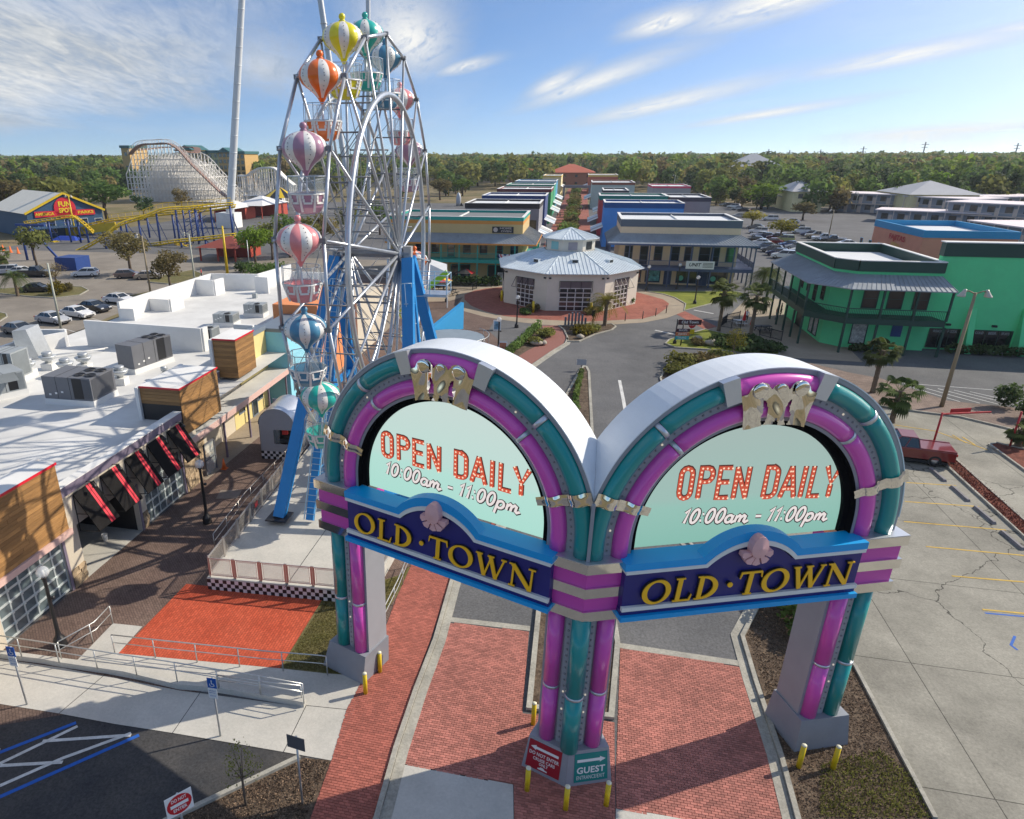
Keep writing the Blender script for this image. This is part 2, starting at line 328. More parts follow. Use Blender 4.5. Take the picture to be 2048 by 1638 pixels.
def raised(name,pts,h,top,world=False,kerb=KERBM,kw=.16,z0=0.0):
    # island: kerb ring with a softer top inside
    P=[Vector((*p,0)) for p in (pts if world else GP(pts))]; n=len(P)
    ar=sum(P[i].x*P[(i+1)%n].y-P[(i+1)%n].x*P[i].y for i in range(n))
    if ar<0: P=P[::-1]
    inn=[]
    for i in range(n):
        a,b,c=P[i-1],P[i],P[(i+1)%n]; e1=(b-a).normalized(); e2=(c-b).normalized(); n1=Vector((-e1.y,e1.x,0)); n2=Vector((-e2.y,e2.x,0)); m=(n1+n2)
        if m.length<.2: m=n1
        m.normalize(); inn.append(b+m*(kw/max(.5,m.dot(n1))))
    b=MB(); v=[(p.x,p.y,z0) for p in P]+[(p.x,p.y,h) for p in P]+[(p.x,p.y,h) for p in inn]+[(p.x,p.y,h-.05) for p in inn]
    f=[(i,(i+1)%n,n+(i+1)%n,n+i) for i in range(n)]+[(n+i,n+(i+1)%n,2*n+(i+1)%n,2*n+i) for i in range(n)]+[(2*n+i,2*n+(i+1)%n,3*n+(i+1)%n,3*n+i) for i in range(n)]
    b.add(v,f,0); b.add([(p.x,p.y,h-.05) for p in inn],[tuple(range(n))],1)
    return b.build(name,[kerb,top],kind='structure')
def strip(b,pts,w,z0,z1,mi=0,world=False,off=0.):
    # a ribbon of constant width along a polyline, as a solid between z0 and z1
    P=[Vector((*p,0)) for p in (pts if world else GP(pts))]; n=len(P); l=[];r=[]
    for i in range(n):
        e1=(P[i]-P[i-1]).normalized() if i else None; e2=(P[i+1]-P[i]).normalized() if i<n-1 else None
        n1=Vector((-e1.y,e1.x,0)) if e1 else None; n2=Vector((-e2.y,e2.x,0)) if e2 else None
        m=((n1+n2).normalized() if n1 and n2 else (n1 or n2)); k=1/max(.6,m.dot(n1 or n2))
        l.append(P[i]+m*(off+w/2)*k); r.append(P[i]+m*(off-w/2)*k)
    v=[(p.x,p.y,z0) for p in l]+[(p.x,p.y,z0) for p in r]+[(p.x,p.y,z1) for p in l]+[(p.x,p.y,z1) for p in r]
    f=[]
    for i in range(n-1): f+=[(2*n+i,3*n+i,3*n+i+1,2*n+i+1),(i,2*n+i,2*n+i+1,i+1),(n+i+1,3*n+i+1,3*n+i,n+i)]
    f+=[(0,n,3*n,2*n),(n-1,3*n-1,4*n-1,2*n-1)]
    return b.add(v,f,mi)
# the ground plane and the developed lots on it
b=MB(); b.sheet([(-2650,-60),(2650,-60),(2650,2650),(-2650,2650)],-.06); b.build('ground',DIRT,kind='structure')
sheet('asphalt_road',[(-24,-12),(150,-12),(150,310),(-130,310),(-130,16),(-24,16)],-.02,ASPH,True)
sheet('parking_lot',[(-130,52),(-45,52),(-45,72),(-38,100),(-30,135),(-130,135)],-.010,ASPH_OLD,True)
sheet('fresh_parking_lot',[(-300,1370),(0,1408),(118,1427),(230,1448),(345,1466),(452,1484),(567,1504),(612,1513),(330,1642),(230,1720),(-300,1720)],-.012,ASPH_NEW)
sheet('promenade',[(-22.6,14),(-8.2,21),(-5.2,30),(-4.4,52),(-5.5,70),(-9.5,80),(-9.5,112),(-40,118),(-22.6,80)],-.006,BROWNB,True)
sheet('picnic_terrace',[(830,604),(899,602),(932,592),(951,580),(1005,573),(1010,562),(860,555),(800,570)],-.002,TAN)
sheet('plaza_walk',[(927,622),(964,632),(1001,639),(1045,645),(1081,649),(1116,651),(1183,652),(1240,648),(1287,645),(1334,636),(1352,629),(1370,622),(1369,608),(1349,596),(1327,589),(1290,580),(1250,570),(1000,570),(948,580),(925,595),(915,608)],-.001,TAN)
sheet('red_paver_ring',[(929,589),(929,599),(943,612),(971,623),(1008,632),(1045,636),(1101,640),(1175,643),(1238,640),(1287,637),(1315,629),(1335,615),(1338,607),(1327,599),(1295,590),(1257,580),(1100,572),(1005,574),(971,577),(949,581)],.003,RINGB)
sheet('crosswalk',[(1352,628),(1370,622),(1434,653),(1410,659)],-.013,RINGB)
sheet('street',[(-7.4,120),(3.6,120),(3.6,460),(-7.4,460)],-.008,RINGB,True)
sheet('paver_walk',[(1481,707),(1560,711),(1700,745),(1760,756),(1896,801),(2048,817),(2200,850),(2200,900),(2048,866),(1920,836),(1832,825),(1740,812),(1600,780),(1480,740)],-.009,PAVER)
sheet('arcade_walk',[(1434,654),(1410,659),(1349,690),(1443,704),(1560,714),(1726,724),(1660,660),(1570,600),(1500,590),(1480,610)],-.005,TAN)
sheet('concrete_parking_lot',[G(1870,1638),G(1710,1334),(8.4,40),(8.4,47),(13,56),G(1789,820),G(1832,824),G(1920,835),G(2027,861),(60,52),(60,-12),(8.6,-12)],-.004,CONC_LOT,True)
# near the entrance
sheet('concrete_sidewalk',[(-300,1290),(0,1318),(126,1336),(359,1381),(607,1414),(615,1380),(650,1350),(740,1352),(662,1521),(567,1504),(452,1484),(345,1466),(230,1448),(118,1427),(0,1408),(-300,1370)],.006,CONC)
sheet('ramp_slab',[(226,1247),(285,1253),(237,1307),(560,1337),(650,1347),(735,1353),(660,1385),(612,1410),(359,1376),(126,1331),(-60,1304),(-60,1292),(155,1320)],.010,CONC)
sheet('red_brick_pad',[(373,1168),(646,1197),(560,1337),(237,1307)],.014,REDPAD)
sheet('turf_strip',[(646,1197),(800,1150),(822,1130),(795,1190),(770,1225),(738,1340),(700,1352),(650,1347),(560,1337)],.002,GRASSM)
sheet('mulch_bed',[(608,1515),(662,1521),(610,1700),(200,1720),(335,1640)],-.003,MULCHM)
sheet('concrete_apron',[(752,1640),(806,1527),(1026,1569),(1029,1760),(740,1760)],.0,CONC)
sheet('concrete_apron',[(1232,1617),(1300,1626),(1380,1640),(1380,1760),(1228,1760)],.0,CONC)
b=MB(); strip(b,[(893,1238),(1060,1257)],.34,-.02,.005); strip(b,[(1240,1291),(1482,1327)],.34,-.02,.005); b.build('concrete_band',KERBM,kind='structure')
b=MB()
for ln in ([(118,1427),(215,1345)],[(345,1466),(400,1386)],[(567,1504),(612,1412)],[(612,1411),(700,1420)]): strip(b,ln,.025,.004,.0085)
b.build('sidewalk_joint',BLACK,kind='structure')
# red mulch bed along the right of the lane, and the strips in the lot
sheet('mulch_bed',[(1518,1213),(1487,1271),(1519,1362),(1566,1513),(1600,1640),(1640,1760),(1930,1760),(1870,1638),(1810,1524),(1710,1334),(1640,1206),(1560,1060),(1470,1060)],-.003,MULCHM)
raised('mulch_strip',[(1860,905),(1896,905),(2100,1086),(2100,1125)],.13,REDMULCH)
raised('mulch_strip',[(1975,890),(1990,886),(2048,900),(2100,920),(2100,980)],.13,REDMULCH)
# brick lanes
def clip_rect(poly,x0,x1,y0,y1): pass
def inside(poly,x,y):
    c=False; n=len(poly)
    for i in range(n):
        a,b_=poly[i],poly[i-1]
        if (a[1]>y)!=(b_[1]>y) and x<(b_[0]-a[0])*(y-a[1])/(b_[1]-a[1])+a[0]: c=not c
    return c
def brick_field(name,poly,ang,mat,z,single=300,vmax=1e9,L=.205,Wd=.1025,gap=.009):
    base=sheet(name,poly,z-.018,MORTAR,True)
    ca,sa=math.cos(ang),math.sin(ang); q=[(x*ca+y*sa,-x*sa+y*ca) for x,y in poly]
    x0,x1=min(p[0] for p in q),max(p[0] for p in q); y0,y1=min(p[1] for p in q),max(p[1] for p in q)
    r=random.Random(5); S=[]; S2=[]; j=0; y=y0
    while y<y1:
        x=x0-(L/2 if j%2 else 0)
        while x<x1:
            cx,cy=x+L/2,y+Wd/2
            k=[inside(q,cx+L*(i/10-.5),cy) for i in range(11)]
            if all(k): S.append((cx*ca-cy*sa,cx*sa+cy*ca))
            elif any(k):
                i0=k.index(True); i1=10-k[::-1].index(True)
                if i1-i0>=2: mx_=cx+L*((i0+i1)/20-.5); S2.append((mx_*ca-cy*sa,mx_*sa+cy*ca,L*(i1-i0)/20-gap/2))
            x+=L
        y+=Wd; j+=1
    S.sort(key=lambda p:p[0]*.0+p[1])
    hx,hy=L/2-gap/2,Wd/2-gap/2
    var=[]
    for k in range(6):
        b=MB(); t=k/5; zt=(k%3)*.0015
        b.add([(-hx,-hy,-.02),(hx,-hy,-.02),(hx,hy,-.02),(-hx,hy,-.02),(-hx+.004,-hy+.004,zt),(hx-.004,-hy+.004,zt),(hx-.004,hy-.004,zt),(-hx+.004,hy-.004,zt)],[(0,1,5,4),(1,2,6,5),(2,3,7,6),(3,0,4,7),(4,5,6,7)],0,False,t); var.append(b.mesh('brick',mat))
    vis=[p for p in S if p[1]>12.2][:single]; ids=set(vis)
    for p in vis: link('brick',var[r.randrange(6)],base,(p[0],p[1],z),ang)
    b=MB()
    full=hx
    for p in S+S2:
        if p in ids or p[1]>vmax: continue
        hx=p[2] if len(p)>2 else full
        zt=z+r.randrange(3)*.0015; o=[]
        for dx,dy,zz in ((-hx,-hy,z-.02),(hx,-hy,z-.02),(hx,hy,z-.02),(-hx,hy,z-.02),(-hx+.004,-hy+.004,zt),(hx-.004,-hy+.004,zt),(hx-.004,hy-.004,zt),(-hx+.004,hy-.004,zt)): o.append((p[0]+dx*ca-dy*sa,p[1]+dx*sa+dy*ca,zz))
        b.add(o,[(0,1,5,4),(1,2,6,5),(2,3,7,6),(3,0,4,7),(4,5,6,7)],0,False,r.random())
    b.build('brick_paving',mat,base,kind='stuff')
    return base
right_lane=GP([(1240,1296),(1480,1333),(1515,1440),(1575,1640),(1400,1643),(1232,1618),(1231,1560)])
left_lane=GP([(890,1244),(1058,1263),(1045,1426),(1229,1444),(1231,1618),(1228,1760),(1030,1760),(1027,1569),(806,1527),(843,1385)])
walk=GP([(620,1638),(662,1521),(692,1420),(740,1330),(772,1250),(795,1190),(822,1130)])+[(-3.6,33),(-2.9,45),(-3.2,55)]+GP([(1031,716),(1055,701),(1083,687),(1096,670),(1083,651),(1116,651),(1127,661),(1132,674),(1127,687),(1100,703),(1057,732)])+[(-1.2,52),(-1.6,40)]+GP([(903,1150),(862,1280),(826,1380),(788,1500),(748,1640),(720,1700),(600,1700)])
brick_field('brick_lane',right_lane,R(-1),LANEB,.0,300)
brick_field('brick_lane',left_lane,R(-1),LANEB,.0,300)
brick_field('brick_walkway',walk,R(-1),WALKB,.02,300,52)
# kerbs
b=MB()
kl=GP([(735,1700),(760,1640),(798,1500),(838,1380),(876,1280),(912,1150)])+[(-1.1,40),(-.75,52)]+GP([(1062,735),(1105,705),(1133,688),(1138,677)])
strip(b,kl,.17,-.03,.12,0,True,.12); strip(b,kl,.36,-.03,.012,0,True,-.16)
kr=GP([(1620,1760),(1586,1640),(1553,1513),(1503,1362),(1477,1272),(1508,1214)])+[(6.2,36),(6.0,44)]
strip(b,kr,.17,-.03,.12,0,True,-.14); strip(b,kr,.36,-.03,.012,0,True,.14)
strip(b,GP([(600,1516),(330,1645),(230,1722)]),.16,-.03,.12,0,True)
strip(b,GP([(1870,1638),(1810,1524),(1710,1334)])+[(8.4,40),(8.4,46)],.14,-.03,.09,0,True)
strip(b,GP([(1560,776),(1680,800),(1789,818),(1832,824),(1920,835),(2027,861),(2100,882)]),.16,-.03,.13,0,True)
b.build('kerb',KERBM,kind='structure')
# median between the two lanes, plaza islands
med=GP([(1052,1420),(1073,1216)])+[(1.0,40)]+GP([(1122,806),(1160,738),(1167,733),(1175,735),(1180,745),(1188,880)])+[(2.6,36)]+GP([(1240,1290),(1228,1440)])
raised('median',med,.13,MULCHM,True,kw=.22)
raised('planting_island',[(1116,652),(1127,661),(1133,674),(1134,684),(1159,684),(1190,670),(1224,661),(1233,654),(1224,648),(1183,651)],.12,MULCHM)
raised('planting_island',[(1329,688),(1337,680),(1360,672),(1410,659),(1470,672),(1560,700),(1560,711),(1481,707),(1443,702),(1349,696)],.12,LAWNM)
raised('planting_island',[(1319,757),(1327,743),(1349,735),(1400,728),(1470,726),(1545,742),(1620,790),(1560,830),(1400,820),(1330,790)],.12,MULCHM)
raised('lawn',[(1368,622),(1370,608),(1349,596),(1327,589),(1290,583),(1470,583),(1500,590),(1427,607)],.1,LAWNM)
sheet('hedge_bed',[(1083,651),(1096,670),(1083,687),(1055,701),(1031,716),(1005,735),(998,728),(1010,705),(1045,675),(1075,650)],.004,MULCHM)
raised('planting_island',[(-60,588),(0,588),(60,594),(110,597),(160,591),(178,581),(165,574),(100,572),(0,578)],.13,GRASSM)
raised('planting_island',[(-60,630),(0,625),(14,628),(16,634),(0,644),(-60,655)],.13,GRASSM)
sheet('verge',[(255,592),(330,594),(372,588),(372,583),(300,582)],.0,GRASSM)
raised('planting_island',[(296,565),(340,569),(392,566),(405,548),(385,540),(300,556)],.13,GRASSM)
sheet('verge',[(120,690),(170,655),(240,625),(270,628),(250,660),(200,700),(120,760)],.0,DIRT)
# painted markings
def lines(name,segs,w,mat,z=.006):
    b=MB()
    for i,s in enumerate(segs): strip(b,s,w,z-.004,z+i*.0013)
    return b.build(name,mat,kind='structure')
lines('white_marking',[[(-20,1536),(155,1452)],[(-20,1504),(0,1499)],[(0,1571),(125,1516),(262,1466)],[(0,1531),(125,1524)],[(85,1482),(262,1470)]],.13,LINEW,-.004)
lines('blue_marking',[[(-30,1516),(152,1445)],[(-20,1602),(278,1470)]],.15,LINEB,-.004)
lines('white_marking',[[(1239,760),(1247,800),(1253,836)],[(1310,660),(1361,671)],[(1388,620),(1427,627)]],.28,LINEW,-.012)
lines('yellow_marking',[[(1813,909),(1860,915)],[(1813,965),(1912,971)],[(1810,1003),(1958,1013)],[(1808,1043),(2012,1060)],[(1852,1093),(2060,1112)],[(1904,1152),(2060,1165)],[(1965,1219),(2060,1228)],[(1790,850),(1870,862),(1975,900)],[(1905,870),(1932,886)],[(1925,874),(1950,890)]],.11,LINEY,.0)
lines('blue_marking',[[(1970,1226),(2060,1234)],[(2030,1272),(2022,1290),(2035,1300)]],.1,LINEB,.0)
lines('white_marking',[[(1780+i*32,768+i*3),(1880+i*40,800+i*3)] for i in range(6)]+[[(1790,765),(2060,785)]],.1,LINEW,-.012)
lines('white_marking',[[(120+i*52,655-i*22),(165+i*52,668-i*22)] for i in range(0,5)],.1,LINEW,-.004)
# ---------------------------------------------------------------- strokes and lettering
def ribbon(b,pts,w,y0,y1,fn,mi=0,closed=False,back=False):
    # mitred flat stroke; fn(a,c,depth) -> xyz; depth y0 (back) to y1 (front)
    P=[Vector((p[0],p[1])) for p in pts]; n=len(P); ww=w if isinstance(w,(list,tuple)) else [w]*n; l=[];r=[]
    for i in range(n):
        e1=(P[i]-P[i-1]) if (i or closed) else None; e2=(P[(i+1)%n]-P[i]) if (i<n-1 or closed) else None
        n1=Vector((-e1.y,e1.x)).normalized() if e1 else None; n2=Vector((-e2.y,e2.x)).normalized() if e2 else None
        m=(n1+n2) if (n1 and n2) else (n1 or n2)
        if m.length<.15: m=n1
        m.normalize(); k=1/max(.78,m.dot(n1 or n2)); h=ww[i]/2*k; l.append(P[i]+m*h); r.append(P[i]-m*h)
    v=[fn(p.x,p.y,y1) for p in l]+[fn(p.x,p.y,y1) for p in r]; m=n if closed else n-1; f=[]
    for i in range(m): j=(i+1)%n; f.append((n+i,n+j,j,i))
    if y0!=y1:
        v+=[fn(p.x,p.y,y0) for p in l]+[fn(p.x,p.y,y0) for p in r]
        for i in range(m):
            j=(i+1)%n; f+=[(i,j,2*n+j,2*n+i),(n+j,n+i,3*n+i,3*n+j)]
        if not closed: f+=[(n,0,2*n,3*n),(n-1,2*n-1,4*n-1,3*n-1)]
    b.add(v,f,mi)
def dot(b,a,c,r,y0,y1,fn,mi=0,n=10):
    v=[fn(a+r*math.cos(2*math.pi*k/n),c+r*math.sin(2*math.pi*k/n),y1) for k in range(n)]; f=[tuple(range(n))]
    if y0!=y1:
        v+=[fn(a+r*math.cos(2*math.pi*k/n),c+r*math.sin(2*math.pi*k/n),y0) for k in range(n)]; f+=[(k,n+k,n+(k+1)%n,(k+1)%n) for k in range(n)]
    b.add(v,f,mi)
def arc(cx,cy,rx,ry,a0,a1,n): return [(cx+rx*math.cos(R(a0+(a1-a0)*k/n)),cy+ry*math.sin(R(a0+(a1-a0)*k/n))) for k in range(n+1)]
S_=.052
def ell(cx,cy,rx,ry,lo,hi,n=28):
    p=arc(cx,cy,rx,ry,0,360,n)[:-1]; return (p,[lo+(hi-lo)*abs(math.cos(2*math.pi*k/n-.25))**1.4 for k in range(n)],True)
bowl=arc(.22,.5,.50,.455,88,-88,18)
SERIF={ # letter: (advance, [(points, width, closed)])
'O':(1.02,[ell(.47,.5,.42,.47,.06,.19)]),
'L':(.72,[([(.18,.02),(.18,.98)],.165,False),([(.02,.972),(.34,.972)],S_,False),([(.02,.03),(.64,.03)],.06,False),([(.61,.05),(.66,.27)],[.07,.03],False)]),
'D':(.94,[([(.18,.02),(.18,.98)],.165,False),([(.02,.972),(.22,.972)],S_,False),([(.02,.03),(.22,.03)],S_,False),([(.16,.96)]+bowl+[(.16,.04)],[.06,.06]+[.07+.12*math.sin(math.pi*k/18)**1.2 for k in range(19)][1:]+[.06,.06],False)]),
'T':(.84,[([(.41,.02),(.41,.98)],.165,False),([(.03,.96),(.79,.96)],.08,False),([(.05,.97),(.01,.72)],[.07,.03],False),([(.77,.97),(.81,.72)],[.07,.03],False),([(.25,.028),(.57,.028)],S_,False)]),
'W':(1.20,[([(.10,.97),(.36,.02)],.155,False),([(.36,.02),(.60,.97)],.07,False),([(.56,.97),(.82,.02)],.155,False),([(.82,.02),(1.09,.97)],.07,False),([(-.02,.972),(.24,.972)],S_,False),([(.45,.972),(.70,.972)],S_,False),([(.98,.972),(1.18,.972)],S_,False)]),
'N':(1.02,[([(.16,.02),(.16,.97)],.075,False),([(.14,.97),(.84,.03)],.17,False),([(.86,.0),(.86,.98)],.075,False),([(.0,.972),(.20,.972)],S_,False),([(.04,.028),(.28,.028)],S_,False),([(.72,.972),(.98,.972)],S_,False)])}
CAPS={ # tall condensed capitals: (advance, strokes as centre lines)
'O':(.56,[(arc(.24,.75,.16,.17,0,180,6)+arc(.24,.25,.16,.17,180,360,6),True)]),
'P':(.54,[([(.08,.08),(.08,.92),(.26,.92)]+arc(.27,.73,.15,.19,90,-90,6)+[(.08,.54)],False)]),
'E':(.50,[([(.42,.92),(.08,.92),(.08,.08),(.42,.08)],False),([(.13,.52),(.38,.52)],False)]),
'N':(.58,[([(.08,.06),(.08,.94)],False),([(.07,.93),(.43,.07)],False),([(.42,.06),(.42,.94)],False)]),
'D':(.56,[([(.08,.08),(.08,.92),(.24,.92)]+arc(.24,.74,.17,.18,90,0,4)+arc(.24,.26,.17,.18,0,-90,4)+[(.08,.08)],False)]),
'A':(.56,[([(.03,.06),(.24,.94)],False),([(.24,.94),(.45,.06)],False),([(.14,.32),(.34,.32)],False)]),
'I':(.26,[([(.09,.06),(.09,.94)],False)]),'L':(.46,[([(.08,.94),(.08,.08),(.40,.08)],False)]),
'Y':(.54,[([(.02,.94),(.23,.45),(.44,.94)],False),([(.23,.41),(.23,.06)],False)]),' ':(.30,[])}
SCRIPT={'1':(.42,[([(.06,.70),(.24,.95),(.20,.05)],False)]),'0':(.60,[(arc(.26,.5,.20,.44,0,360,16)[:-1],True)]),':':(.30,[([(.06,.62),(.15,.64)],False),([(.04,.20),(.13,.22)],False)]),
'a':(.60,[(arc(.24,.28,.19,.24,20,380,12),False),([(.43,.52),(.41,.14),(.50,.05),(.62,.12)],False)]),
'm':(.86,[([(.06,.50),(.06,.05)],False),([(.06,.32),(.20,.50),(.31,.42),(.31,.05)],False),([(.31,.32),(.46,.50),(.58,.42),(.58,.12),(.68,.04),(.84,.16)],False)]),
'p':(.62,[([(.10,.55),(.06,-.38)],False),(arc(.28,.28,.20,.25,200,-150,12),False)]),'-':(.52,[([(.06,.42),(.40,.42)],False)]),' ':(.26,[])}
def resample(pts,closed,step):
    P=[Vector(p) for p in pts]; 
    if closed: P=P+[P[0]]
    L=[(P[i+1]-P[i]).length for i in range(len(P)-1)]; T=sum(L); n=max(1,round(T/step)); out=[]
    for k in range(n if closed else n+1):
        d=T*k/n; i=0
        while i<len(L)-1 and d>L[i]: d-=L[i]; i+=1
        out.append(P[i].lerp(P[i+1],min(1,d/max(L[i],1e-6))))
    return out
FONT_CACHE={}
def text_mesh(txt,bold=0.,shear=0.,sp=1.):
    k=(txt,bold,shear,sp)
    if k in FONT_CACHE: return FONT_CACHE[k]
    cu=bpy.data.curves.new('lettering','FONT'); cu.body=txt; cu.offset=bold; cu.shear=shear; cu.space_character=sp; cu.align_x='CENTER'; cu.resolution_u=3
    o=bpy.data.objects.new('lettering',cu); COL.objects.link(o); bpy.context.view_layer.update()
    me=bpy.data.meshes.new_from_object(o.evaluated_get(bpy.context.evaluated_depsgraph_get())); bpy.data.objects.remove(o)
    vs=[tuple(v.co) for v in me.vertices]; fs=[tuple(p.vertices) for p in me.polygons]; w=max([v[0] for v in vs])-min([v[0] for v in vs]); bpy.data.meshes.remove(me)
    FONT_CACHE[k]=(vs,fs,w); return FONT_CACHE[k]
def put_text(b,txt,c,h,fn,width=None,mi=0,bold=0.,shear=0.,sp=1.):
    # centred text of cap height h at (a,c) on the surface fn(a,c,depth)
    vs,fs,w=text_mesh(txt,bold,shear,sp); k=h/.70; kx=width/w if width else k
    b.add([fn(c[0]+v[0]*kx,c[1]+v[1]*k,0) for v in vs],fs,mi)
for t,bo,sh,sp in (('GUEST',.028,0,1.05),('ENTRANCE/EXIT',.0,0,1),('DO NOT ENTER',.022,0,1.05),('CRUISE CARS',.022,0,1.05),('ONLY',.022,0,1.05)): text_mesh(t,bo,sh,sp)
# ---------------------------------------------------------------- the twin arch gate
GO=(1.028,17.562); GA=R(20.99); GC,GS=math.cos(GA),math.sin(GA)
ZC,SC_=9.05,4.87
def build_gate():
    gate=thing('entrance_gate','tall twin-arched magenta and teal entrance gate with two half-round screens over the brick lanes','gate',(GO[0],GO[1],0))
    for sg in (1,-1):
        def W_(s,n,z,sg=sg): return (sg*(GC*s+GS*n),GS*s-GC*n,z)
        def flip(b):
            if sg<0: b.f=[f[::-1] for f in b.f]
            return b
        def P_(name,b,mats,par=gate,cut=False,**k):
            o=flip(b).build(name,mats,par,**k)
            if cut: bisect_x(o,sg)
            return o
        def box(b,s0,s1,n0,n1,z0,z1,mi=0):
            v=[W_(s,n,z) for z in (z0,z1) for n in (n1,n0) for s in (s0,s1)]
            b.add(v,[(0,2,3,1),(4,5,7,6),(0,1,5,4),(2,6,7,3),(0,4,6,2),(1,3,7,5)],mi)
        # outline of an arch band: r0 inner, r1 outer
        def band(b,r0,r1,n0,n1,a0=-90,a1=90,zb=8.62,mi=0,seg=56,inner=True,outer=True,front=True,straight=True):
            st=[]
            if straight: st.append((-90,zb))
            for k in range(seg+1): st.append((a0+(a1-a0)*k/seg,None))
            if straight: st.append((90,zb))
            v=[];f=[]
            for a,z in st:
                for r,n in ((r0,n0),(r1,n0),(r0,n1),(r1,n1)):
                    ss=SC_+r*math.sin(R(a)); zz=(ZC+r*math.cos(R(a))) if z is None else z
                    v.append(W_(ss,n,zz))
            for i in range(len(st)-1):
                o=4*i; p=o+4
                if front: f.append((o+2,o+3,p+3,p+2))
                f.append((o,p,p+1,o+1))
                if outer: f.append((o+1,p+1,p+3,o+3))
                if inner: f.append((o,o+2,p+2,p))
            f.append((0,1,3,2)); e=4*(len(st)-1); f.append((e,e+2,e+3,e+1))
            b.add(v,f,mi)
        def arcpath(r,n,a0,a1,seg,zb=None):
            p=[W_(SC_+r*math.sin(R(a0+(a1-a0)*k/seg)),n,ZC+r*math.cos(R(a0+(a1-a0)*k/seg))) for k in range(seg+1)]
            return p
        # --- body and rims
        b=MB(); band(b,3.57,4.97,-1.3,0); band(b,4.97,5.10,-1.34,.05); P_('arch_body',b,[GREY],cut=True)
        b=MB(); band(b,5.10,5.13,-1.36,.07,-89,89,ZC,straight=False); P_('arch_cover',b,[M('white coated roof sheet',(.72,.76,.80),.35,0,.06,1.0)] if sg>0 else [bpy.data.materials['white coated roof sheet']],cut=True)
        b=MB(); band(b,3.36,3.578,-.37,-.20); band(b,3.56,3.58,-.2,.02); P_('screen_bezel',b,[bpy.data.materials.get('matt black bezel') or M('matt black bezel',(.006,.006,.007),.9,0,0,spec=.05)])
        b=MB(); band(b,3.58,3.68,0,.035); P_('arch_lip',b,[GREY])
        # --- screen
        scr=MB(); pts=[(SC_-3.5,8.62)]+[(SC_+3.5*math.sin(R(a)),ZC+3.5*math.cos(R(a))) for a in range(-90,91,4)]+[(SC_+3.5,8.62)]
        scr.add([W_(s,-.34,z) for s,z in pts],[tuple(range(len(pts)-1,-1,-1))])
        sm=bpy.data.materials.new('lit screen'); sm.use_nodes=True; nt=sm.node_tree; bs=nt.nodes['Principled BSDF']; bs.inputs['Base Color'].default_value=(.01,.01,.01,1); bs.inputs['Roughness'].default_value=.6
        g=nt.nodes.new('ShaderNodeTexCoord'); sp=nt.nodes.new('ShaderNodeSeparateXYZ'); nt.links.new(g.outputs['Object'],sp.inputs[0]); cr=nt.nodes.new('ShaderNodeValToRGB'); mr=nt.nodes.new('ShaderNodeMapRange'); mr.inputs[1].default_value=8.6; mr.inputs[2].default_value=12.5; nt.links.new(sp.outputs[2],mr.inputs[0]); nt.links.new(mr.outputs[0],cr.inputs[0])
        lo,mi_,up=((.25,.50,.42),(.30,.53,.46),(.37,.48,.45)) if sg>0 else ((.42,.73,.63),(.46,.74,.66),(.57,.70,.66))
        e=cr.color_ramp.elements; e[0].color=(*lo,1); e[1].color=(*up,1); e[1].position=.9; x=e.new(.33); x.color=(*mi_,1); x=e.new(.40); x.color=(*[(a+b_)/2 for a,b_ in zip(mi_,up)],1)
        nt.links.new(cr.outputs[0],bs.inputs['Emission Color']); bs.inputs['Emission Strength'].default_value=.6
        so_=P_('display_screen',scr,[sm])
        # text on the screen: sits in the screen plane, running from left to right for the viewer
        A0,B0,A1=(2.66,10.08,7.92) if sg>0 else (7.69,9.86,2.11)
        dz=-.34 if sg>0 else -.06; LW=abs(A1-A0); dirn=1 if A1>A0 else -1
        def F(a,c,d,h0=0): s=A0+dirn*a; return W_(s,-.336+d,B0+dz*a/LW+c)
        em=lambda nm,c,st=1.: M(nm,(.02,.02,.02),.6,0,0,emit=(c,st*.62))
        E1,E2,E3,E4,E5=(em('screen dark red',(.10,.02,.012)),em('screen orange red',(.62,.085,.035) if sg<0 else (.56,.08,.035)),em('screen bulb',(1,.72,.52)),em('screen ink',(.03,.015,.015)),em('screen white',(.80,.72,.70)))
        adv=sum(CAPS[c][0] for c in 'OPEN DAILY'); k=LW/(adv-.08); hz=1.16 if sg>0 else 1.02; lb=MB(); x=0; j=0
        for ch in 'OPEN DAILY':
            for q,cl in CAPS[ch][1]:
                j+=1; sc=[(x+p[0]*k,p[1]*hz) for p in q]
                ribbon(lb,sc,.185,0,0,lambda a,c,d,j=j:F(a+.012,c+.02,.002+j*.0004),0,cl); ribbon(lb,sc,.135,0,0,lambda a,c,d,j=j:F(a,c,.012+j*.0004),1,cl)
                for p in resample(sc,cl,.145): dot(lb,p.x,p.y,.032,0,0,lambda a,c,d:F(a,c,.026),2,8)
            x+=CAPS[ch][0]*k
        P_('opening_lettering',lb,[E1,E2,E3],so_)
        lb=MB(); s='10:00am - 11:00pm'; adv=sum(SCRIPT[c][0] for c in s); w2=LW*.93; k=w2/adv; x=.28 if sg>0 else .12; j=0
        B1=-.76 if sg>0 else -.60; hz=.52
        for ch in s:
            for q,cl in SCRIPT[ch][1]:
                j+=1; sc=[(x+p[0]*k+p[1]*.14,p[1]*hz) for p in q]
                ribbon(lb,sc,.15,0,0,lambda a,c,d,j=j:F(a+.008,B1+c-.01,.002+j*.0003),0,cl); ribbon(lb,sc,.085,0,0,lambda a,c,d,j=j:F(a,B1+c,.012+j*.0003),1,cl)
            x+=SCRIPT[ch][0]*k
        P_('hours_lettering',lb,[E4,E5],so_)
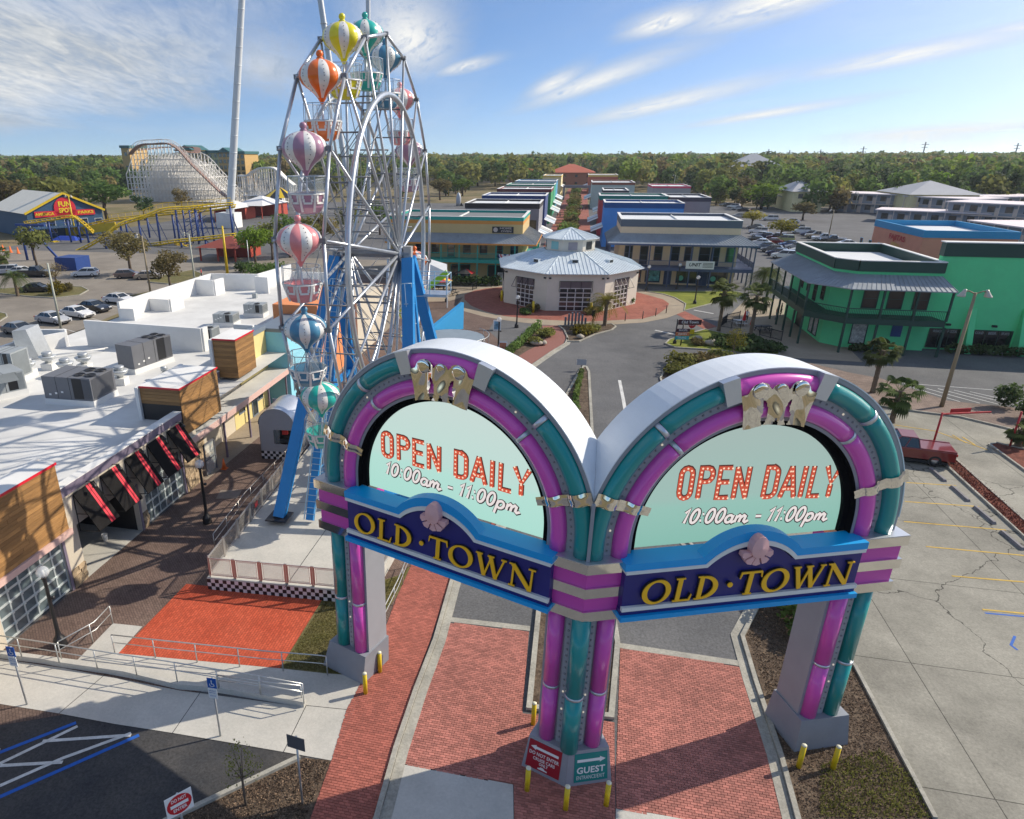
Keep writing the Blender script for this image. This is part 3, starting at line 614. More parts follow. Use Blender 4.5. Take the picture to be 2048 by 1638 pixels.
        # --- tubes on the arch
        for r,tr,mat,segs in ((3.93,.25,PINK,((-90,-43),(-41,41),(43,90))),(4.69,.265,TEAL,((-90,-43),(-41,-19.5),(19.5,41),(43,90))),(4.69,.285,PINK,((-14,14),))):
            for a0,a1 in segs:
                b=MB(); n=max(4,int((a1-a0)/3.5)); p=arcpath(r,.0,a0,a1,n)
                if a0==-90: p=[W_(SC_-r,0,8.66)]+p
                if a1==90: p=p+[W_(SC_+r,0,8.66)]
                b.tube(p,tr,16,up=W_(0,1,0)); P_('arch_tube',b,[mat],cut=(a0==-90 and r>4.5))
            if tr<.28:
                for a in (-42,42):
                    b=MB(); b.tube(arcpath(r,0,a-.9,a+.9,2),tr+.012,16,up=W_(0,1,0)); P_('collar',b,[SILVER])
        for a0,a1 in ((-19.5,-14),(14,19.5)):
            b=MB(); band(b,4.40,5.12,.0,.30,a0,a1,seg=4,straight=False); P_('strap',b,[SILVER])
        # --- bulb strip
        b=MB(); lit=MB(); q=0
        for k in range(-30,31):
            a=k*3.0
            if abs(a)<15: continue
            q+=1; pt=W_(SC_+4.31*math.sin(R(a)),.015,ZC+4.31*math.cos(R(a))); (lit if (k*7+sg)%13==0 else b).ball(pt,.036,8,5)
        for sgn in (-1,1): (b).ball(W_(SC_+sgn*4.31,.015,8.82),.036,8,5)
        P_('bulb',b,[BULBOFF],kind='stuff'); P_('lit_bulb',lit,[BULB],kind='stuff')
        b=MB(); band(b,4.19,4.43,0,.012,-90,-14.5,seg=24,zb=8.64,straight=False); band(b,4.19,4.43,0,.012,14.5,90,seg=24,straight=False); P_('bulb_strip',b,[GREY])
        # --- chrome keystone with scrolls, and clamp bands
        b=MB(); K=lambda a,r,n: W_(SC_+r*math.sin(R(a)),n,ZC+r*math.cos(R(a)))
        NA,NR=64,34
        def opening(a,r):
            a=abs(a)
            if r<3.80 and a<1.1-(r-3.57)*4.2: return True
            d=((a-5.4)/1.75)**2+((r-3.93)/.36)**2
            return d<1 and not ((a-7.2)/1.5)**2+((r-4.10)/.22)**2<1
        def rtop(a):
            a=abs(a)
            return 4.50+max(.34*math.sqrt(max(0,1-((a-7.6)/4.6)**2)),.26*math.sqrt(max(0,1-(a/2.9)**2)),.10-.012*max(0,a-11))
        cen=lambda a,r:.33-.02*(r-3.5)+.016*math.sin((r-3.5)*6.2+a*.2)+.035*math.sin(a*.5+.4)+.012*math.cos(a*.9+r*5)
        g=[[None]*(NA+1) for _ in range(NR+1)]; vv=[]
        for i in range(NR+1):
            for j in range(NA+1):
                a=-14.6+29.2*j/NA; r=3.57+(rtop(a)-3.57)*i/NR; wq=1-.05*math.sin((r-3.57)*2.2); g[i][j]=len(vv); vv.append(K(a*wq,r,cen(a,r)))
        ff=[]
        for i in range(NR):
            for j in range(NA):
                a=-14.6+29.2*(j+.5)/NA; r=3.57+(rtop(a)-3.57)*(i+.5)/NR
                if not opening(a,r): ff.append((g[i][j],g[i][j+1],g[i+1][j+1],g[i+1][j])[::-1])
        b.add(vv,ff,0,True)
        P_('chrome_keystone',b,[CHROME])
        for a in (-7.6,7.6,0):
            b=MB(); r0,rr=(4.62,.22) if a else (4.62,.14); c=K(a,r0,.36); b.ball((0,0,0),rr,14,8)
            ex,ey,ez=Vector(W_(1,0,0)),Vector(W_(0,0,1)),Vector(W_(0,1,0)); b.v=[tuple(Vector(c)+ex*v[0]+ey*v[2]+ez*v[1]*.16) for v in b.v]
            P_('chrome_boss',b,[CHROME])
        b=MB()
        v=[];rows=[]
        for i,r in enumerate([3.40,3.52,3.66,3.72,3.80,3.93,4.06,4.17,4.24,4.38,4.44,4.52,4.69,4.86,4.96,5.06,5.14]):
            bul=lambda c,rad: math.sqrt(max(0,rad*rad-(r-c)**2)) if abs(r-c)<rad else 0
            n=.05+max(.13,bul(3.93,.26),bul(4.69,.275)); rows.append([(r,72-2.2+j*1.1,n) for j in range(5)])
        for sgn in (1,-1):
            o=len(b.v); vv=[K(sgn*a,r,n+.01*((j*7+i*3)%3)) for i,row in enumerate(rows) for j,(r,a,n) in enumerate(row)]
            ff=[(i*5+j,i*5+j+1,i*5+j+6,i*5+j+5) for i in range(len(rows)-1) for j in range(4)]
            if sgn<0: ff=[f[::-1] for f in ff]
            bb=MB(); bb.add(vv,[f[::-1] for f in ff],0,True); P_('chrome_band',bb,[CHROME],cut=sgn<0)
        # --- column shared capital: chrome and magenta fascia bands, from the seam / on the outer leg
        for s0,s1,cut in ((-1.2,1.30,True),(8.25,10.24,False)):
            ins=.12
            for nm,z0,z1,mat,e in (('chrome_fascia',8.30,8.63,CHROME,0),('magenta_fascia',7.80,8.30,PINKP,ins),('chrome_fascia',7.46,7.80,CHROME,.03),('magenta_fascia',6.96,7.46,PINKP,ins+.03),('chrome_fascia',6.62,6.96,CHROME,.06)):
                b=MB(); box(b,s0,s1-e,-1.32+e,.40-e*.9,z0+.002,z1-.002); P_(nm,b,[mat],cut=cut)
            b=MB(); box(b,s0,s1-.004,-1.316,.396,8.63,8.655); P_('capital_ledge',b,[SILVER],cut=cut)
        # --- lower legs
        for s0,s1,cut,cols in ((-1.0,1.16,True,((.80,PINK),)),(8.36,9.98,False,((8.72,PINK),(9.57,TEAL)))):
            b=MB(); box(b,s0,s1,-1.22,-.06,1.3,6.63); P_('leg_body',b,[GREY],cut=cut)
            for sc,mat in cols:
                for z0,z1 in ((1.36,3.60),(3.66,6.62)):
                    b=MB(); b.tube([W_(sc,-.03,z0),W_(sc,-.03,z1)],.265,16,up=W_(0,1,0)); P_('leg_tube',b,[mat])
                b=MB(); b.tube([W_(sc,-.03,3.58),W_(sc,-.03,3.68)],.278,16,up=W_(0,1,0)); P_('collar',b,[SILVER])
            ss=.36 if cut else 9.145
            b=MB(); box(b,ss-.10,ss+.10,-.06,.03,1.36,6.62); P_('bulb_strip',b,[GREY])
            b=MB(); li=MB()
            for k in range(21): (li if k in (5,8) else b).ball(W_(ss,.035,1.6+k*.24),.036,8,5)
            P_('bulb',b,[BULBOFF],kind='stuff'); P_('lit_bulb',li,[BULB],kind='stuff')
            # battered concrete base
            b=MB(); 
            if cut: T=[(-1.5,.25),(1.30,.25),(1.30,-1.28),(-1.5,-1.28)]; B_=[(-1.6,.42),(1.46,.42),(1.46,-1.36),(-1.6,-1.36)]
            else: T=[(8.30,.26),(10.12,.26),(10.12,-1.28),(8.30,-1.28)]; B_=[(8.28,.30),(10.40,.30),(10.40,-1.45),(8.28,-1.45)] if sg>0 else [(8.42,.34),(10.50,.34),(10.50,-1.40),(8.42,-1.40)]
            v=[W_(s,n,-.05) for s,n in B_]+[W_(s,n,1.37) for s,n in T]
            b.add(v,[(3,2,1,0),(4,5,6,7)]+[(i,(i+1)%4,4+(i+1)%4,4+i) for i in range(4)]); b.f=[f[::-1] for f in b.f]; P_('leg_base',b,[M('grey painted base',(.25,.27,.31),.6,0,.08,1.5,dirt=.15)] if not cut else [GREY],cut=cut)
            if not cut and sg<0:
                b=MB(); v=[]
                ap=[(-.95,.02),(-.95,.55),(-.88,.68),(-.75,.73),(-.62,.68),(-.55,.55),(-.55,.02)]
                xs=lambda z: 8.42+(8.30-8.42)*z/1.37-.012
                b.add([W_(xs(z),n,z) for n,z in ap],[tuple(range(len(ap)))]); P_('access_hatch',b,[M('dark grey hatch',(.12,.12,.14),.6,0,0)])
        # sign plates on the base of the middle column
        def Bf(a,c,d): # a along the panel, c height, on the battered front
            n=.42+(.25-.42)*c/1.37; return W_(a,n+.015+d,c)
        b=MB(); a0,a1=(.12,1.30) if sg>0 else (.10,1.32); c0,c1=.14,1.24
        b.add([Bf(a0,c0,0),Bf(a1,c0,0),Bf(a1-.06,c1,0),Bf(a0,c1,0),Bf(a0,c0,-.03),Bf(a1,c0,-.03),Bf(a1-.06,c1,-.03),Bf(a0,c1,-.03)],[(0,1,2,3),(0,4,5,1),(1,5,6,2),(2,6,7,3),(3,7,4,0)])
        SGN=M('teal sign panel' if sg>0 else 'crimson sign panel',(.0,.22,.20) if sg>0 else (.34,.005,.02),.5,0,.04,2)
        plate=P_('direction_sign',b,[SGN])
        PW=bpy.data.materials.get('sign white') or M('sign white',(.78,.78,.76),.6,0,0)
        b=MB()
        if sg>0:
            T_=lambda a,c,d:Bf(.69+a,c,.004+d)
            put_text(b,'GUEST',(0,.48),.24,T_,.98,0,.028,0,1.05); put_text(b,'ENTRANCE/EXIT',(0,.24),.15,T_,.98)
            ribbon(b,[(-.48,.97),(.30,.97)],.11,0,0,T_); b.add([T_(.30,.86,0),T_(.50,.97,0),T_(.30,1.08,0)],[(0,1,2)])
        else:
            T_=lambda a,c,d:Bf(.70-a,c,.004+d)
            put_text(b,'DO NOT ENTER',(0,.70),.13,T_,1.06,0,.022,0,1.05); put_text(b,'CRUISE CARS',(.02,.51),.12,T_,.78,0,.022,0,1.05); put_text(b,'ONLY',(.02,.36),.11,T_,.32,0,.022,0,1.05)
            ribbon(b,[(-.30,.99),(.50,.99)],.10,0,0,T_); b.add([T_(-.30,.89,0),T_(-.30,1.09,0),T_(-.50,.99,0)],[(0,1,2)])
            b.add([T_(-.17,.20,0),T_(.17,.20,0),T_(.17,.25,0),T_(.08,.26,0),T_(.03,.31,0),T_(-.07,.31,0),T_(-.11,.26,0),T_(-.17,.25,0)],[tuple(range(8))])
            b.f=[f[::-1] for f in b.f]
        P_('sign_lettering',b,[PW],plate)
        # --- OLD TOWN sign board with a humped top
        s0,s1,hc,hr=.96,8.58,4.85,1.45
        if sg<0: s0=.90
        def hump(base,rise,r,ins=0):
            # profile along s: flat, small fillet, circular hump, flat
            pts=[(s0-ins,base),(hc-r-.10,base)]
            Rr=(r*r+rise*rise)/(2*rise); a=math.asin(r/Rr)
            pts+=[(hc+Rr*math.sin(t),base+rise-Rr+Rr*math.cos(t)) for t in [-a+2*a*k/18 for k in range(19)]]
            return pts+[(hc+r+.10,base),(s1+ins,base)]
        def slab(name,lowp,upp,n0,n1,mat,par):
            b=MB(); m=len(upp); v=[W_(s,n1,z) for s,z in lowp]+[W_(s,n1,z) for s,z in upp]+[W_(s,n0,z) for s,z in lowp]+[W_(s,n0,z) for s,z in upp]; f=[]
            for i in range(m-1): f+=[(i,i+1,m+i+1,m+i),(2*m+i,3*m+i,3*m+i+1,2*m+i+1),(m+i,m+i+1,3*m+i+1,3*m+i),(i,2*m+i,2*m+i+1,i+1)]
            f+=[(0,m,3*m,2*m),(m-1,3*m-1,4*m-1,2*m-1)]; b.add(v,f); return P_(name,b,[mat],par)
        lvl=lambda pts,z:[(s,z) for s,_ in pts]
        face_top=hump(8.33,.60,1.36)
        board=slab('sign_board',lvl(face_top,7.06),face_top,.22,.52,NAVY,gate)
        up0=hump(8.34,.62,1.40,.02); up1=hump(8.45,.66,1.46,.02); slab('white_moulding',up0,up1,.21,.62,OFFW,board)
        up2=hump(8.453,.663,1.463,.06); up3=hump(8.68,.74,1.56,.06); slab('blue_cap',up2,up3,.20,.60,BLUE,board); fl=hump(8.50,1e-3,1.4,.06); slab('back_shelf',lvl(fl,8.50),lvl(fl,8.676),-.14,.198,BLUE,board); slab('board_back',lvl(fl,7.0),lvl(fl,8.49),-.10,.215,NAVY,board)
        lo0=hump(7.08,1e-3,1.4,.02); slab('white_moulding',lvl(lo0,7.06),lvl(lo0,7.20),.5,.62,OFFW,board)
        slab('lower_band',lvl(lo0,6.90),lvl(lo0,7.055),-.1,.56,NAVY,board)
        lo1=hump(7,1e-3,1.4,.06); slab('blue_sill',lvl(lo1,6.74),lvl(lo1,6.90),-.12,.68,BLUE,board)
        # raised gold letters, black returns
        txt='OLD.TOWN'; adv=0
        for c in txt: adv+=.52 if c=='.' else SERIF[c][0]
        x0,x1=(1.50,8.30) if sg>0 else (1.30,8.20); k=(x1-x0)/(adv-.04); hz=.80; x=0; zb=7.27
        Fl=lambda a,c,d:(W_(x0+a,.52+d,zb+c) if sg>0 else W_(x1-a,.52+d,zb+c))
        for ch in txt:
            b=MB(); r=MB()
            if ch=='.': dot(b,x+.26*k,.40,.085,.10,.13,Fl,0,14); dot(r,x+.26*k,.40,.083,.002,.099,Fl,0,14); x+=.52*k
            else:
                for j,(q,w,cl) in enumerate(SERIF[ch][1]):
                    sc=[(x+(p[0]+.06*p[1])*k*.93,p[1]*hz) for p in q]; ww=[z_*hz*1.03 for z_ in w] if isinstance(w,list) else w*hz*1.05
                    ribbon(b,sc,ww,.10,.13+j*.0015,Fl,0,cl); ribbon(r,sc,ww,.002,.0995+j*.0001,Fl,0,cl)
                x+=SERIF[ch][0]*k
            if sg<0: b.f=[f[::-1] for f in b.f]; r.f=[f[::-1] for f in r.f]
            b.f+= [tuple(i+len(b.v) for i in f) for f in r.f]; b.m+=[1]*len(r.f); b.sm+=r.sm; b.t+=r.t; b.v+=r.v
            P_('letter',b,[GOLD,BLACK],board)
        # shell ornament: a fan under an egg
        b=MB(); egg=[]
        for i in range(14):
            a=2*math.pi*i/14; egg.append((hc+.26*math.sin(a)*(1-.12*math.cos(a)),9.02+.36*math.cos(a)))
        b.add([W_(s,.86,z) for s,z in egg]+[W_(s,.60,z) for s,z in egg]+[W_(hc,.93,9.02)],[(i,(i+1)%14,28) for i in range(14)]+[(14+i,14+(i+1)%14,(i+1)%14,i) for i in range(14)]); b.f=[f[::-1] for f in b.f]
        shell=P_('shell_ornament',b,[SHELLP],board)
        for k in range(5):
            a=R(180+(k-2)*38); w=R(16); b=MB(); q=[(.10,a-w*.6),(.47,a-w),(.50,a),(.47,a+w),(.10,a+w*.6)]
            pts=[(hc+r*math.sin(t),8.83+r*math.cos(t)*.9) for r,t in q]; dn=.02*(k%2)
            b.add([W_(s,.80+dn,z) for s,z in pts]+[W_(s,.60,z) for s,z in pts],[(4,3,2,1,0)]+[(i,(i+1)%5,5+(i+1)%5,5+i) for i in range(5)]); b.f=[f[::-1] for f in b.f]; P_('shell_rib',b,[SHELLP],shell)
    # the middle teal tube, and the seam strip above
    for z0,z1 in ((1.36,3.60),(3.66,6.62)):
        b=MB(); b.tube([(0,-.11,z0),(0,-.11,z1)],.285,16); b.build('leg_tube',[TEAL],gate)
    b=MB(); b.tube([(0,-.11,3.58),(0,-.11,3.68)],.298,16); b.build('collar',[SILVER],gate)
    b=MB(); b.box(-.05,.05,-.27,.0,8.66,10.5); b.build('seam_strip',[GREY],gate)
    return gate
build_gate()
# ---------------------------------------------------------------- ferris wheel
WH=(-10.18,38.0,14.39); WR=10.78; WW=2.15; NW=18
WHEELM=M('weathered silver tube',(.50,.53,.57),.34,.7,.14,2.2)
WHEELD=M('dark bare steel',(.22,.23,.25),.45,.5,.12,2.)  # darker steel for joints, bracing and axle
WBLUE=M('ride blue paint',(.01,.22,.56),.4,0,.08,1.)
def build_wheel():
    w=thing('ferris_wheel','tall silver ferris wheel on splayed blue legs behind the left arch','ferris wheel',WH)
    n0,n1=0.,-WW                 # near rim plane x, far rim plane x (local)
    node=lambda k,x,r=WR: (x,-r*math.sin(2*math.pi*k/NW),r*math.cos(2*math.pi*k/NW))
    for x in (n0,n1):
        for k in range(NW):
            b=MB(); b.tube([node(k,x),node(k+1,x)],.085,8); b.build('rim_tube',WHEELM,w)
        hub=(x*1.0+( .55 if x==0 else -.55),0,0)
        for k in range(NW):
            b=MB(); b.tube([(hub[0]*.9,0,0),node(k,x)],[.09,.062],8); b.build('spoke',WHEELM,w)
        b=MB(); rr=.745*WR; b.tube([(x+.13*(1 if x==0 else -1),-rr*math.sin(2*math.pi*k/72),rr*math.cos(2*math.pi*k/72)) for k in range(72)],.15 if x==0 else .10,8,closed=True); b.build('inner_ring',WHEELM,w)
        b=MB()
        for k in range(NW):
            b.cbox(node(k,x),(.24,.2,.2))
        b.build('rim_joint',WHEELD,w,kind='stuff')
    b=MB()
    for k in range(NW):
        for r in (.74*WR,.5*WR,.26*WR): b.tube([node(k,n0,r),node(k,n1,r)],.04,6)
        b.bar(node(k,n0,.74*WR),node(k,n1,.5*WR),.03)
        b.bar(node(k,n0,.5*WR),node(k,n1,.26*WR),.028)
        b.bar(node(k,n1,.26*WR),node(k+1,n1,.5*WR),.035); b.bar(node(k,n1,.5*WR),node(k+1,n1,.74*WR),.035)
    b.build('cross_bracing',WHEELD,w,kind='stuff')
    b=MB(); b.tube([(-WW-1.1,0,0),(1.1,0,0)],.24,14); b.build('axle',WHEELD,w)
    for x,s in ((.62,1),(-WW-.62,-1)):
        b=MB(); b.tube([(x-.1,0,0),(x+.1,0,0)],.42,18); b.build('hub_flange',WHEELM,w)
        b=MB(); b.box(x-.22+s*.38,x+.22+s*.38,-.22,.22,-.32,.42); b.build('bearing_housing',M('bearing grey',(.36,.36,.36),.5,.2,.1,2) if s>0 else bpy.data.materials['bearing grey'],w)
    zb=.9-WH[2]
    for s,xt,xb in ((1,1.05,2.7),(-1,-WW-1.05,-4.8)):
        for e in (-1,1):
            foot=(xb,e*7.2,zb); topp=(xt,e*.25,-.25)
            b=MB(); b.bar(topp,foot,.62,.46,up=(0,1,0)); b.build('support_leg',WBLUE,w)
            b=MB(); b.cbox((foot[0],foot[1],zb+.03),(1.2,1.2,.06)); b.build('base_plate',BLACK,w)
        b=MB(); b.bar((xt,0,-.3),(xb-s*.35,-.2 if s>0 else -.2,zb),.34,.34,up=(0,1,0)); b.bar((xb*.62+xt*.38,-4.4,zb*.62),(xb*.62+xt*.38,4.4,zb*.62),.3,.3); b.build('support_strut',WBLUE,w)
    # caged ladders
    for (xt,yt,zt),(xb,yb) in (((1.15,-.9,-1.5),(2.45,-3.1)),((-WW-.75,-1.1,-1.5),(-3.05,-7.2))):
        A=Vector((xt,yt,zt)); B_=Vector((xb,yb,zb)); b=MB(); n=int((A-B_).length/.34)
        d=(A-B_).normalized(); side=d.cross(Vector((0,-1,.2))).normalized(); out=side.cross(d).normalized()
        if out.y>0: out=-out
        lad=MB(); lad.bar(A+side*.3,B_+side*.3,.05); lad.bar(A-side*.3,B_-side*.3,.05)
        for i in range(n): p=A.lerp(B_,i/n); lad.bar(p+side*.3,p-side*.3,.03)
        ob=lad.build('ladder',M('ladder rail',(.45,.62,.72),.4,.2,.05,2) if 'ladder rail' not in bpy.data.materials else bpy.data.materials['ladder rail'],w)
        b.bar(A-out*.15,B_-out*.15,.42,.3,up=(0,1,0)); b.build('ladder_leg',WBLUE,w)
        cg=MB(); top=.72
        hoops=int(n*top/3)
        for i in range(hoops):
            p=A.lerp(B_,i*top/hoops); pts=[p+side*(.36*math.cos(t))+out*(.62*math.sin(t)) for t in [math.pi*k/6 for k in range(7)]]
            for q in range(6): cg.bar(pts[q],pts[q+1],.035)
        for t in (1,3,5):
            q=math.pi*t/6; o=side*(.36*math.cos(q))+out*(.62*math.sin(q)); cg.bar(A+o,A.lerp(B_,top)+o,.03)
        cg.build('ladder_cage',bpy.data.materials['ladder rail'],w)
    # service platform at the near hub
    b=MB(); b.box(1.0,3.0,1.2,2.6,-2.6,-2.45); b.build('service_platform',WHEELM,w)
    b=MB()
    for x in (1.0,2.0,3.0):
        for y in (1.2,2.6): b.bar((x,y,-2.45),(x,y,-1.35),.05)
    for z in (-1.35,-1.9):
        b.bar((1,1.2,z),(3,1.2,z),.04); b.bar((1,2.6,z),(3,2.6,z),.04); b.bar((3,1.2,z),(3,2.6,z),.04)
    b.build('platform_rail',bpy.data.materials['ladder rail'],w)
    # gondolas hang from the wheel
    cols={'yellow':(.74,.66,.01),'orange':(.78,.15,.01),'mauve':(.40,.22,.31),'pink':(.72,.26,.27),'blue':(.06,.22,.36),'teal':(.02,.42,.36)}
    names={'yellow':'bright yellow','orange':'orange','mauve':'dusty mauve','pink':'rose pink','blue':'steel blue','teal':'sea green'}
    WB=M('balloon white panel',(.74,.73,.70),.35,0,.03,1.5,coat=.3); DOT=M('small dark bulb',(.03,.03,.05),.4,0,0)
    seq={2:'orange',1:'yellow',0:'teal',-1:'blue',-2:'pink',-3:'mauve',-4:None,3:'mauve',4:'pink',5:'blue',6:'teal',7:'yellow',8:'orange',9:'mauve',10:'pink',-5:'orange',-6:'yellow',-7:'teal'}
    where={1:'at the very top of the wheel',2:'below the yellow one on the near side of the wheel',3:'on the near side just above the treetops',4:'level with the hub on the near side',5:'low on the near side over the shop canopy',6:'low on the near side beside the left arch',0:'at the top behind the yellow one',-1:'just past the top of the wheel',-2:'on the far side below the blue one',-3:'on the far side below the high pink one',-5:'on the far side above the yellow slide canopy',-6:'level with the hub on the far side',-7:'low on the far side behind the blue leg'}
    protos={}
    prof=[(.025,-1.04),(.06,-1.0),(.10,-.92),(.19,-.78),(.32,-.62),(.46,-.50),(.64,-.38),(.80,-.24),(.90,-.06),(.915,.06),(.90,.20),(.83,.36),(.70,.50),(.50,.62),(.27,.70),(.12,.73)]
    def gondola(cn):
        mt=M(cn+' gondola paint',cols[cn],.32,0,.04,1.5,coat=.4)
        g=thing('gondola','balloon gondola','gondola')
        for part,sel in (('coloured_panel',0),('white_panel',1)):
            b=MB(); NS=12; sub=4
            for k in range(NS):
                if k%2!=sel: continue
                v=[];m=len(prof)
                for r,z in prof:
                    for j in range(sub+1):
                        a=2*math.pi*(k+j/sub)/NS; q=r*(1+.035*math.sin(math.pi*j/sub)); v.append((q*math.cos(a),q*math.sin(a),z+.04))
                f=[(i*(sub+1)+j,i*(sub+1)+j+1,(i+1)*(sub+1)+j+1,(i+1)*(sub+1)+j) for i in range(m-1) for j in range(sub) if not(sel==1 and i<3)]
                if sel==1:
                    v2=[(x,y,z) for x,y,z in v]; b.add(v2,f,0,True)
                    f2=[(i*(sub+1)+j,i*(sub+1)+j+1,(i+1)*(sub+1)+j+1,(i+1)*(sub+1)+j) for i in range(3) for j in range(sub)]; b.add(v2,f2,1,True)
                else: b.add(v,f,0,True)
            b.build(part,[mt] if sel==0 else [WB,mt],g)
        b=MB()
        for k in range(1,12,2):
            a=2*math.pi*(k+.5)/12
            for r,z in ((.94,.02),(.945,.12),(.91,.26),(.79,.44),(.60,.58),(.86,-.18),(.70,-.36),(.50,-.50)): b.ball((r*1.01*math.cos(a),r*1.01*math.sin(a),z+.04),.021,5,3)
        b.build('panel_bulb',DOT,g,kind='stuff')
        b=MB(); b.lathe([(.14,.75),(.16,.80),(.10,.84),(.14,.89),(.158,.96),(.135,1.04),(.07,1.095),(.001,1.10)],12); b.build('finial',mt,g)
        b=MB(); b.tube([(0,0,-2.4),(0,0,-.9)],.035,8)
        for s in (-1,1): b.tube([(s*.93,0,.1),(s*1.07,0,.1)],.06,8); 
        b.build('hanger',WHEELM,g,kind='stuff')
        K0=len(bpy.data.meshes)
        # basket: an eight sided bowl, rail and clear screens
        b=MB(); b.lathe([(.36,-2.72),(.52,-2.66),(.70,-2.45),(.84,-1.95),(.86,-1.93),(.82,-1.93),(.68,-2.42),(.05,-2.5)],8,mi=0,sm=False,ph=R(22.5)); b.build('basket',mt,g)
        b=MB(); b.lathe([(.84,-1.95),(.875,-1.95),(.875,-1.90),(.84,-1.90)],8,ph=R(22.5),cap=False)
        for k in range(8):
            a=2*math.pi*k/8+R(22.5); c,s=math.cos(a),math.sin(a); b.bar((.86*c,.86*s,-1.92),(.62*c,.62*s,-2.62),.10,.05,up=(c,s,0)); 
            a2=a+R(22.5); 
            for r,z,dx in ((0,-2.02,.20),(0,-2.16,.17),(0,-2.27,.0)):
                rad=.84*math.cos(R(22.5))+(-.0)+.02+(z+1.95)*.27
                for sx in ((-1,1) if dx else (0,)):
                    t=(-math.sin(a2),math.cos(a2)); b.cbox((rad*math.cos(a2)+t[0]*dx*sx,rad*math.sin(a2)+t[1]*dx*sx,z),(.03,.09 if dx else .36,.13 if dx else .08),a2)
        b.build('basket_trim',WB,g)
        b=MB()
        for z,r in ((-1.22,.84),(-1.88,.85)):
            p=[(r*math.cos(2*math.pi*k/8+R(22.5)),r*math.sin(2*math.pi*k/8+R(22.5)),z) for k in range(8)]
            for k in range(8): b.bar(p[k],p[(k+1)%8],.03)
        for k in range(8):
            a=2*math.pi*k/8+R(22.5); b.bar((.84*math.cos(a),.84*math.sin(a),-1.22),(.855*math.cos(a),.855*math.sin(a),-1.93),.03)
        for k in range(4):
            a=math.pi/2*k; b.bar((0,0,-1.12),(.7*math.cos(a),.7*math.sin(a),-2.3),.03)
        b.build('guard_rail',WHEELM,g)
        b=MB(); b.lathe([(.80,-1.9),(.80,-1.24)],8,ph=R(22.5),cap=False,sm=False); b.build('clear_screen',CLEAR,g)
        for ch in g.children:
            if ch.name.split('.')[0] in ('basket','basket_trim','guard_rail','clear_screen'): ch.location.z=.26
        return g
    for k,cn in seq.items():
        if cn is None or k in (8,9,10): 
            if cn is None: continue
        p=node(k,(n0+n1)/2); loc=(WH[0]+p[0],WH[1]+p[1],WH[2]+p[2]-.1)
        lab='%s and white balloon gondola %s'%(names[cn],where.get(k,'at the bottom of the wheel behind the left arch'))
        if cn not in protos:
            o=gondola(cn); protos[cn]=o; o.location=loc; o['label']=lab
        else: o=copy_tree(protos[cn],loc=loc,label=lab)
        o.rotation_euler.z=R((k*37)%30); o['group']='balloon gondolas hanging from the ferris wheel'
build_wheel()
